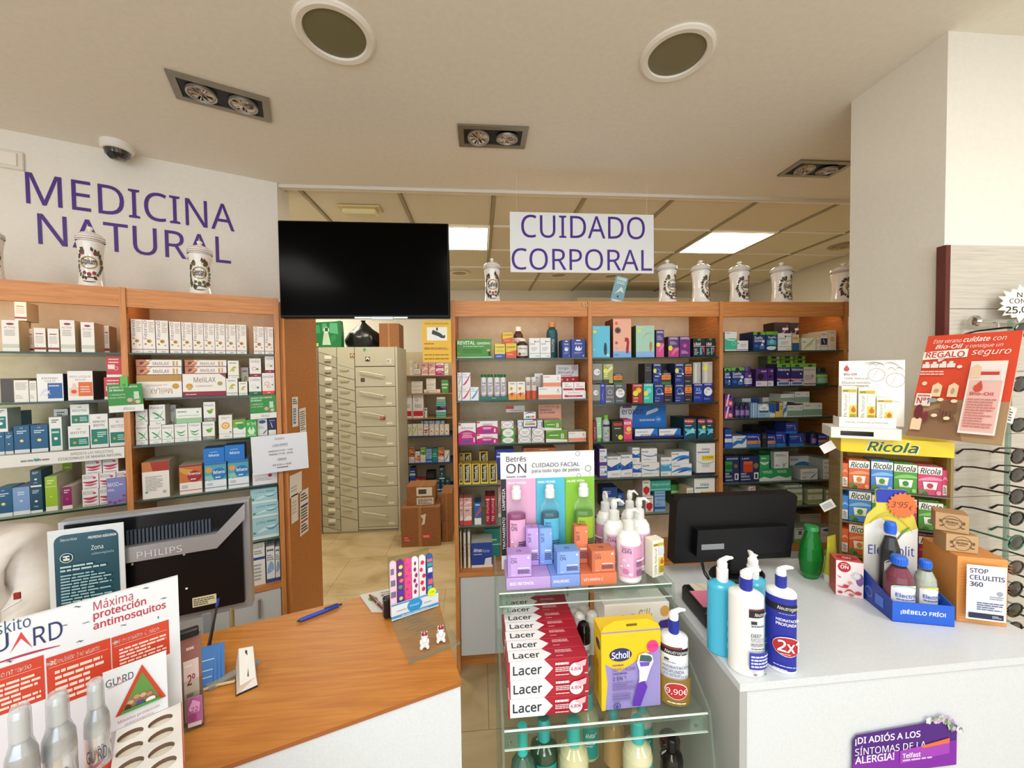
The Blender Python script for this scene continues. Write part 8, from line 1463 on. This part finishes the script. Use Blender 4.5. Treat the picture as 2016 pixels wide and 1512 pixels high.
# ================================================================ small things on the wooden counter
def wpt(px, py): return onz(px, py, ZC_)
A, an_, w, h = place(358, 1436, 402, 1416, ZC_, 1256)
t = thing('leaflet_holder', 'clear holder with a pink second prize card beside the repellent display', 'holder', A + V((0, 0, .0004)), an_)
MB().box(0, w, 0, .004, 0, h, acrylic_edge).box(0, w, -.016, -.013, 0, h * .55, acrylic).box(0, w, -.016, .004, 0, .003, acrylic).build('holder', t)
MB().box(.001, w - .001, -.003, -.001, .006, h * 1.0, '9A6A62').build('leaflet', t); draw(MB(), 'r .14,.02,.86,.70,E6D6D4;tb 2º,.3,.42,.68,.54,A02A4A;l .2,.62,.55,.66,1,F8F4F0;l .3,.80,.7,.86,1,E8C8C0;l .25,.15,.75,.35,3,B08A8A', lambda x, z, k: (.001 + x * (w - .002), -.0034 - .0003 * k, .006 + z * h), w, h).build('print', t)
MB().box(w * .0, w * .9, -.012, .002, h, h + .014, M('0C0C0E', .4), .002).build('black_top', t)
A, an_, w, h = place(377, 1424, 414, 1412, ZC_, 1352)
A = A + V((.004, -.020, 0))
t = thing('perfume_tester', 'small clear pack with a magenta label numbered twenty two', 'pack', A + V((0, 0, .0004)), an_)
MB().box(0, w, 0, .006, 0, h, acrylic, .001).build('pack', t); MB().box(.003, w - .003, .0015, .0045, .008, h * .86, 'D87AC0').build('label', t); draw(MB(), 'p .1,.6,.4,.9,.9,.75,.8,.45,.3,.45,EAA8DA;t 22,.28,.48,.74,.64,7A3A8A;l .1,.2,.9,.4,2,A83A8A;r .05,0,.95,.14,E4D6DE', lambda x, z, k: (.003 + x * (w - .006), -.0004 - .0003 * k, .008 + z * h * .8), w, h).build('print', t)
P = wpt(404, 1298)
t = thing('counter_pen', 'dark pen with blue tip standing tilted in front of the silver monitor', 'pen', (P.x - .002, P.y + .01, ZC_ + .004), 0)
q = ony(430, 1178, P.y + .035) - t.location
MB().tube([(0, 0, 0), q * .12, q * .5, q * .86], [.0045, .004, .003, .0022], M('1E1A1C', .35), 8).build('barrel', t); MB().tube([q * .86, q], [.0032, .0026], M('1E2A9A', .3), 8).build('tip', t)
A = wpt(408, 1348); B = wpt(440, 1318)
t = thing('blue_leaflets', 'fanned bundle of blue striped leaflets behind the clear holder', 'leaflets', (A.x, A.y, ZC_ + .0004), (0, 0, .35))
for k in range(4): MB().add([(-.03 + .002 * k, -.014 + .004 * k, .0), (.012 + .006 * k, -.012 + .003 * k, .0), (.004 + .006 * k, .03 + .003 * k, .045 + .004 * k), (-.03 + .002 * k, .03 + .003 * k, .045 + .004 * k), (-.03 + .002 * k, -.0132 + .004 * k, -.0), (.012 + .006 * k, -.0112 + .003 * k, -.0), (.004 + .006 * k, .031 + .003 * k, .045 + .004 * k), (-.03 + .002 * k, .031 + .003 * k, .045 + .004 * k)], [(0, 1, 2, 3), (4, 7, 6, 5), (0, 4, 5, 1), (1, 5, 6, 2), (2, 6, 7, 3), (3, 7, 4, 0)], M('2A6AB0', .45)).build('leaflet', t)
st_ = MB()
for z in (.3, .5, .8): st_.add([(-.028, -.0145 + .044 * z, .045 * z + .0006), (.008, -.0135 + .044 * z, .045 * z + .0006), (.008, -.0135 + .044 * z + .0012, .045 * z + .0018), (-.028, -.0145 + .044 * z + .0012, .045 * z + .0018)], [(0, 1, 2, 3)], 'A8CCE8')
st_.build('stripe', t)
# white card reader with cable on a grey rest
def pts(*l): return [wpt(*q) for q in l]
a, b_, c_, d_ = pts((404, 1352), (508, 1302), (513, 1308), (412, 1362))
t = thing('keyboard_rest', 'narrow grey strip lying on the wooden counter behind the card reader', 'strip', (0, 0, ZC_ + .0004))
MB().slab([(a.x, a.y), (d_.x, d_.y), (c_.x, c_.y), (b_.x, b_.y)], 0, .006, M('8E8A82', .4)).build('strip', t)
e = pts((464, 1372), (508, 1352), (503, 1312), (463, 1318))
t = thing('card_reader', 'white wedge shaped card reader with a slot on the wooden counter', 'card reader', (0, 0, ZC_ + .0065)); wm = M('E2E1DC', .35)
hs_ = (.012, .012, .036, .036); vs = [(p.x, p.y, -.006) for p in e] + [(p.x + (.006 if k in (0, 3) else -.006), p.y + .004, hq) for k, (p, hq) in enumerate(zip(e, hs_))]
MB().add(vs, [(3, 2, 1, 0), (4, 5, 6, 7), (0, 1, 5, 4), (1, 2, 6, 5), (2, 3, 7, 6), (3, 0, 4, 7)], wm).build('body', t)
m4, m7 = V(vs[7]), V(vs[6]); mid = (m4 + m7) / 2; dn = (V(vs[4]) + V(vs[5])) / 2 - mid
sl = MB().add([mid + dn * .10 + V((-.0022, 0, .0006)), mid + dn * .10 + V((.0022, 0, .0006)), mid + dn * .88 + V((.0022, 0, .0006)), mid + dn * .88 + V((-.0022, 0, .0006))], [(0, 1, 2, 3)], '3A3A2A').build('slot', t)
MB().slab([(p.x, p.y) for p in e], -.0063, -.003, '1E1C22').build('base', t)
k0 = wpt(463, 1345) - t.location; k1 = wpt(430, 1352) - t.location; k2 = wpt(400, 1362) - t.location
for p in (k0, k1, k2): p.z = -.0025
MB().tube([k0, k1, k2], .0028, 'C9B48A', 8).build('cable', t)
def pen(label, p, q, r, c1, c2):
    A, B = wpt(*p), wpt(*q); t = thing('pen', label, 'pen', (A.x, A.y, ZC_ + r + .0004)); d = V((B.x - A.x, B.y - A.y, 0)); m = M(c1, .3, coat=.3)
    MB().tube([d * 0, d * .07], [.0008, r * .8], M(c2, .4), 10).build('tip', t); MB().tube([d * .07, d * .12, d * .55, d * .92, d * .94], [r * .85, r, r, r * .9, r * .5], m, 12).build('barrel', t, 50)
    MB().tube([d * .94, d * 1.0], [r * .5, r * .45], M(c2, .4), 10).build('button', t); MB().tube([d * .90 + V((0, 0, r * 1.2)), d * .62 + V((0, 0, r * 1.3)), d * .60 + V((0, 0, r))], .0012, M(c2, .4), 6).build('clip', t)
pen('blue ballpoint pen lying on the wooden counter', (584, 1228), (673, 1193), .0052, '1E44B4', '20242E')
A_, B_, C2_, D_ = pts((708, 1172), (768, 1190), (768, 1155), (730, 1206))
pp = pts((708, 1174), (731, 1206), (768, 1206), (775, 1160))
t = thing('prescription_pad', 'white printed pad with a green logo under the red pen', 'pad', (0, 0, ZC_ + .0004)); MB().slab([(p.x, p.y) for p in pp], 0, .004, 'D2D2CE').build('pad', t)
c0 = pp[0]; ux = pp[3] - pp[0]; uy = pp[1] - pp[0]
draw(MB(), 'o .25,.4,.13,.13,6AA83A;l .55,.1,.9,.8,6,9A9A9A;r .5,.3,.58,.36,5A5A5A', lambda x, z, k: (c0.x + ux.x * x + uy.x * z, c0.y + ux.y * x + uy.y * z, .0044 + .0002 * k), .06, .05).build('print', t)
A, B = wpt(728, 1178), wpt(762, 1212); t = thing('pen', 'dark red ballpoint pen lying across the white pad', 'pen', (A.x, A.y, ZC_ + .0092)); d = V((B.x - A.x, B.y - A.y, 0)); dz = V((0, 0, -.002))
MB().tube([d * 0, d * .12, d * .5, d * .85], [.003, .0042, .0044, .004], M('6A1E22', .25, coat=.4), 12).build('barrel', t, 50); MB().tube([d * .85, d * 1.0], [.0038, .0008], M('C9C5BE', .2, .8), 10).build('tip', t); MB().tube([d * .48, d * .53], .0046, M('C9C5BE', .2, .8), 12).build('ring', t)
# ================================================================ nail file stand
FL, FR = wpt(790, 1313), wpt(893, 1272); BL_, BR_ = wpt(767, 1222), wpt(868, 1186); NA = math.atan2(FR.y - FL.y, FR.x - FL.x); NF = Frame((BL_.x, BL_.y, 0), NA); w = (FR - FL).length; dp = (V((FL.x, FL.y, 0)) - NF.o).dot(-NF.b)
t = thing('nail_file_stand', 'clear stand of patterned nail files with a blue and white card', 'display stand', (NF.o.x, NF.o.y, ZC_ + .0004), NA)
MB().box(0, w, -dp, .002, 0, .003, acrylic).box(0, w, -dp - .0015, -dp, 0, .004, acrylic_edge).build('base', t)
bump = MB()
for k in range(7): bump.tube([(.02 + .012 * (k % 3), -.02 - .012 * k, .0035), (.05 + .006 * k, -.018 - .012 * k, .005), (.06 + .006 * k, -.022 - .012 * k, .0035)], .0007, acrylic_edge, 6)
bump.build('plastic_ripple', t)['kind'] = 'stuff'
nu = lambda px, py: (lambda a: (a[0], a[1] - ZC_))(NF.un(px, py, -.004))
tl, tr_ = nu(764, 1098), nu(849, 1082); topz = (tl[1] + tr_[1]) / 2
MB().box(-.001, w * .88, .0, .003, .003, topz, acrylic).build('back_plate', t); MB().box(w * .80, w * .93, .003, .030, .003, topz * .72, M('121214', .3), .004).build('support', t); MB().box(-.012, .02, .003, .026, .003, topz * .34, M('121214', .3), .004).build('support', t)
cA, cB = nu(769, 1188), nu(861, 1166); cC = nu(772, 1221); cz0, cz1 = cC[1] + .002, (cA[1] + cB[1]) / 2 + .003; cx0, cx1 = cA[0], cB[0]
MB().box(cx0, cx1, -.012, -.0105, cz0, cz1, 'E4EAEE').build('card', t)
draw(MB(), 'r 0,.9,1,1,3FA0D8;r 0,.10,1,.26,3FA0D8;c .48,.6,.16,2A9AD8;t mar,.38,.54,.58,.66,DDF0FA;l .1,.5,.3,.56,1,7A8A94;l .68,.5,.92,.56,1,7A8A94;l .2,.14,.8,.22,1,E0F0FA', lambda x, z, k: (cx0 + x * (cx1 - cx0), -.0124 - .0003 * k, cz0 + z * (cz1 - cz0)), cx1 - cx0, cz1 - cz0).build('card_print', t)
pat = [('E8C8DA', 'lv .1,.05,.9,.95,3,6A6A8A', 'pale pink nail file with grey writing'), ('6A2A86', 'c .55,.88,.32,D8E06A;c .4,.70,.32,DCE47A;c .6,.52,.32,E0707A;c .45,.36,.32,3AA86A;c .5,.2,.32,4A3AC8;c .5,.06,.3,B8D86A', 'purple nail file with smiling discs'), ('E84A8E', 'c .3,.9,.2,C83A7A;c .7,.75,.25,D04080;c .3,.6,.22,C83A7A;c .6,.42,.25,D04080;c .35,.25,.22,C83A7A;c .6,.1,.2,D04080', 'hot pink nail file with spots'), ('F0E6EE', 'p .3,.9,.5,.96,.7,.9,.6,.84,.4,.84,8A2A6A;p .2,.74,.45,.8,.7,.74,.55,.67,.35,.67,8A2A6A;p .4,.58,.65,.64,.9,.58,.78,.51,.5,.51,8A2A6A;p .15,.44,.4,.5,.65,.44,.5,.37,.3,.37,8A2A6A;p .4,.3,.62,.36,.85,.3,.7,.23,.5,.23,8A2A6A;p .2,.14,.45,.2,.7,.14,.55,.07,.35,.07,8A2A6A', 'white nail file with plum stars'), ('F2E2E6', 'o .5,.87,.3,.06,C83050;o .3,.68,.25,.06,C83050;o .7,.5,.28,.06,C83050;o .4,.32,.28,.06,C83050;o .6,.14,.28,.06,C83050', 'white nail file with red lips'), ('2E5AA0', 'r .1,.85,.9,.93,E06A7A;r .1,.72,.9,.82,3AA88A;r .2,.55,.9,.68,E8E0E8;r .1,.4,.8,.52,3A2A8A;r .2,.22,.9,.36,E85A6A;r .1,.05,.8,.18,4AB8D0', 'multicoloured nail file at the right end')]
for i, (pc, po, lb) in enumerate(pat):
    px = 773 + 14.4 * i; sa, zt2 = nu(px - 6.2, 1106 - 3.0 * i); sb, _ = nu(px + 6.2, 1106 - 3.0 * i); fw_ = sb - sa; hz_ = zt2 - .012; o = thing('nail_file', lb + ' in the clear stand', 'nail file', NF.at(sa, -.0045, ZC_ + .012), NA, 'nail files in the clear stand')
    r = fw_ / 2; ol = [(0, 0), (fw_, 0), (fw_, hz_ - r)] + [(r + r * math.cos(a_), hz_ - r + r * math.sin(a_)) for a_ in [PI * k / 8 for k in range(1, 8)]] + [(0, hz_ - r)]
    MB().prism(ol, -.002, .0035, pc).build('file', o); draw(MB(), po, lambda x, z, k: (x * fw_, -.0024 - .0002 * k, hz_ * .25 + z * hz_ * .70), fw_, hz_ * .7).build('print', o)
x, z = nu(848, 1162); o = thing('price_dot', 'round yellow price sticker on the nail file card', 'sticker', NF.at(x, -.0135, ZC_ + z), NA)
MB().prism([(.0115 * math.cos(2 * PI * k / 24), .0115 * math.sin(2 * PI * k / 24)) for k in range(24)], -.0006, 0, 'E0F02A').build('sticker', o); draw(MB(), 't 1^95,.25,.4,.75,.6,5A6A2A', lambda x, z, k: (-.0115 + .023 * x, -.001, -.0115 + .023 * z), .02, .02).build('print', o)
def figurine(label, px, py, sc):
    P = wpt(px, py); o = thing('unicorn_figurine', label, 'figurine', (P.x, P.y, ZC_ + .0038), -.3 + NA, 'little white unicorn figurines'); wm = M('EDECEA', .25, coat=.4); s_ = sc
    bm = bmesh.new()
    for (c, rad) in (((0, 0, .011), (.0115, .010, .012)), ((0, -.004, .025), (.0085, .0085, .0085)), ((0, -.0105, .022), (.006, .006, .005)), ((-.007, -.007, .004), (.004, .006, .004)), ((.007, -.007, .004), (.004, .006, .004)), ((-.008, -.002, .014), (.003, .005, .006)), ((.008, -.002, .014), (.003, .005, .006))):
        q = bmesh.ops.create_icosphere(bm, subdivisions=2, radius=1)
        for v in q['verts']: v.co = V((c[0] + v.co.x * rad[0], c[1] + v.co.y * rad[1], c[2] + v.co.z * rad[2])) * s_
    me = bpy.data.meshes.new('body'); bm.to_mesh(me); bm.free(); me.materials.append(wm); me.polygons.foreach_set('use_smooth', [True] * len(me.polygons)); b = bpy.data.objects.new('body', me); COL.objects.link(b); b.parent = o
    rm = b.modifiers.new('fuse', 'REMESH'); rm.mode = 'VOXEL'; rm.voxel_size = .0011; rm.use_smooth_shade = True
    MB().lathe([(.0016 * s_, 0), (.0003, .008 * s_)], M('E8C8C8', .3), 8, c=(0, -.005 * s_, .0325 * s_)).build('horn', o)
    for sg in (-1, 1): MB().lathe([(.0022 * s_, 0), (.0018 * s_, .003 * s_), (.0003, .0075 * s_)], wm, 8, c=(sg * .0055 * s_, -.002 * s_, .031 * s_)).build('ear', o)
    hm = MB(); rs = random.Random(int(px))
    for k in range(9): a_ = rs.uniform(-1, 1); hm.tube([(a_ * .004 * s_, -.009 * s_, .0325 * s_), (a_ * .006 * s_, -.003 * s_, .0345 * s_), (a_ * .007 * s_, .006 * s_, (.026 + rs.uniform(-.004, .004)) * s_)], .0016 * s_, M('A02A34', .35), 6)
    hm.build('mane', o, 50)
    for sg in (-1, 1): MB().lathe([(.0011 * s_, -.0005), (.0005, .0006)], '141414', 8, T=MX.Translation((sg * .0062 * s_, -.0098 * s_, .0275 * s_)) @ MX.Rotation(PI / 2, 4, 'X')).build('eye', o)
figurine('little white unicorn figurine with red mane, nearer the counter front', 836, 1277, 1.0)
figurine('little white unicorn figurine with red mane, at the counter edge', 868, 1264, 1.0)
# ================================================================ person in a white coat at the left edge
def skin_mesh(name, verts, edges, radii, m, parent=None, sub=2, root=0):
    me = bpy.data.meshes.new(name); me.from_pydata(verts, edges, []); o = bpy.data.objects.new(name, me); COL.objects.link(o); me.materials.append(m)
    sk = o.modifiers.new('skin', 'SKIN'); sk.use_smooth_shade = True
    for i, r in enumerate(radii): me.skin_vertices[0].data[i].radius = r if isinstance(r, tuple) else (r, r); me.skin_vertices[0].data[i].use_root = (i == root)
    sb = o.modifiers.new('smooth', 'SUBSURF'); sb.levels = sub; sb.render_levels = sub
    if parent: o.parent = parent
    return o
SP = onz(40, 1058, 1.115)     # top of the near shoulder
P0 = thing('person', 'person in a white coat seated behind the counter at the left edge, bending forward', 'person', (SP.x - .20, SP.y + .02, 0), math.radians(18))
skin_m = M('D9A98A', .5)
bv = [(0, .05, .56), (0, .04, .72), (0, .0, .90), (0, -.03, 1.03), (0, -.07, 1.13), (0, -.11, 1.19), (0, -.14, 1.28), (0, -.15, 1.36),
      (.16, -.03, 1.07), (.215, -.06, .92), (.225, -.20, .80), (.20, -.26, .79), (-.16, -.03, 1.07), (-.225, -.06, .92), (-.22, -.20, .80), (-.19, -.26, .79),
      (.10, .03, .55), (.12, -.36, .54), (.12, -.38, .10), (.12, -.46, .05), (-.10, .03, .55), (-.12, -.36, .54), (-.12, -.38, .10), (-.12, -.46, .05)]
be = [(0, 1), (1, 2), (2, 3), (3, 4), (4, 5), (5, 6), (6, 7), (3, 8), (8, 9), (9, 10), (10, 11), (3, 12), (12, 13), (13, 14), (14, 15), (0, 16), (16, 17), (17, 18), (18, 19), (0, 20), (20, 21), (21, 22), (22, 23)]
br = [.12, .11, .115, .10, .058, .05, .082, .074, .055, .045, .035, .028, .055, .045, .035, .028, .085, .065, .045, .035, .085, .065, .045, .035]
body = skin_mesh('body', bv, be, br, skin_m, P0)
coat_m = ramp_mat('white_coat_cloth', [(.3, 'DDD6CE'), (.7, 'E9E3DB')], 22, rough=.85, bump=.25)
cv = [(0, .05, .60), (0, .04, .72), (0, .0, .90), (0, -.03, 1.03), (0, -.065, 1.09), (.165, -.03, 1.055), (.225, -.06, .92), (.228, -.225, .80), (-.165, -.03, 1.055), (-.235, -.06, .92), (-.222, -.225, .80)]
coat = skin_mesh('white_coat', cv, [(0, 1), (1, 2), (2, 3), (3, 4), (3, 5), (5, 6), (6, 7), (3, 8), (8, 9), (9, 10)], [.20, .20, .23, .185, .08, .085, .068, .052, .085, .068, .052], coat_m, P0)
tx_ = bpy.data.textures.new('cloth_folds', 'CLOUDS'); tx_.noise_scale = .11; tx_.noise_depth = 2
dm = coat.modifiers.new('folds', 'DISPLACE'); dm.texture = tx_; dm.strength = .045; dm.mid_level = .32
for sg in (-1, 1):
    h_ = MB(); hp = V((sg * .195, -.275, .785))
    hand = skin_mesh('hand', [hp, hp + V((0, -.045, -.005)), hp + V((-sg * .005, -.075, -.006))], [(0, 1), (1, 2)], [(.022, .014), (.036, .015), (.034, .013)], skin_m, P0)
    for f in range(4):
        b0 = hp + V((sg * (.027 - .018 * f), -.08, -.006)); L = (.055, .066, .062, .05)[f]
        skin_mesh('finger', [b0, b0 + V((0, -L * .5, .003)), b0 + V((0, -L * .8, -.006)), b0 + V((0, -L, -.016))], [(0, 1), (1, 2), (2, 3)], [.0092, .0085, .008, .0068], skin_m, P0, 1)
    b0 = hp + V((-sg * .03, -.02, -.006)); skin_mesh('thumb', [b0, b0 + V((-sg * .022, -.025, 0)), b0 + V((-sg * .028, -.052, -.008))], [(0, 1), (1, 2)], [.012, .010, .008], skin_m, P0, 1)
hair = M('3A2A20', .5)
bm = bmesh.new(); bmesh.ops.create_icosphere(bm, subdivisions=3, radius=1)
for v in bm.verts:
    p = v.co.copy()
    lo = .38 if p.y < -.15 else (-.2 if p.y < .2 else -.75)
    v.co = V((p.x * .088, -.128 + p.y * .104, 1.345 + max(p.z, lo) * .112))
me = bpy.data.meshes.new('hair'); bm.to_mesh(me); bm.free(); me.materials.append(hair); me.polygons.foreach_set('use_smooth', [True] * len(me.polygons)); o = bpy.data.objects.new('hair', me); COL.objects.link(o); o.parent = P0
MB().add([(-.012, -.235, 1.32), (.012, -.235, 1.32), (0, -.262, 1.305), (0, -.238, 1.35)], [(0, 2, 3), (2, 1, 3), (0, 1, 2)], skin_m).build('nose', P0)
for sg in (-1, 1): MB().lathe([(.009, 0), (.007, .0025), (.0005, .0035)], 'EDEAE4', 12, T=MX.Translation((sg * .030, -.2235, 1.338)) @ MX.Rotation(PI / 2, 4, 'X')).lathe([(.0042, .003), (.0005, .0045)], '2A1E18', 10, T=MX.Translation((sg * .030, -.2235, 1.338)) @ MX.Rotation(PI / 2, 4, 'X')).build('eye', P0)
MB().tube([(-.022, -.228, 1.283), (0, -.234, 1.28), (.022, -.228, 1.283)], .004, M('A8605A', .4), 8).build('mouth', P0)
for sg in (-1, 1): MB().lathe([(.018, 0), (.02, .008), (.01, .012)], skin_m, 12, T=MX.Translation((sg * .083, -.13, 1.33)) @ MX.Rotation(PI / 2 * sg, 4, 'Y')).build('ear', P0)
tro = M('3A3E48', .8)
for sg in (-1, 1): skin_mesh('trousers', [(sg * .09, .03, .56), (sg * .12, -.36, .55), (sg * .12, -.385, .12)], [(0, 1), (1, 2)], [.10, .08, .062], tro, P0)
for sg in (-1, 1): MB().box(sg * .12 - .045, sg * .12 + .045, -.56, -.33, .0, .07, M('E4E2DE', .5), .02).build('shoe', P0)
# breast pocket flap with a small red emblem
PF = Frame((P0.location.x, P0.location.y, 0), math.radians(18))
ea, ez = PF.un(34, 1173, -.225); pa_, pz_ = PF.un(4, 1203, -.222); pb_, pz2 = PF.un(42, 1181, -.222)
MB().tube([(pa_, -.222, pz_), (pb_, -.224, pz2)], .003, M('EFEAE2', .8), 6).build('pocket_edge', P0)
MB().box(ea - .007, ea + .007, -.228, -.222, ez - .010, ez + .010, 'A82A2A').build('emblem', P0)
t = thing('stool', 'round stool under the person in the white coat', 'stool', (P0.location.x, P0.location.y + .04, 0), 0)
MB().lathe([(.0005, .43), (.16, .43), (.17, .415), (.17, .40), (.0005, .40)], M('3A3A3C', .6), 24).build('seat', t, 40); MB().tube([(0, 0, .40), (0, 0, .05)], .025, silver, 10).build('column', t)
for k in range(5): a_ = 2 * PI * k / 5; MB().tube([(0, 0, .06), (.2 * math.cos(a_), .2 * math.sin(a_), .02)], .015, M('2A2A2C', .5), 8).build('leg', t)
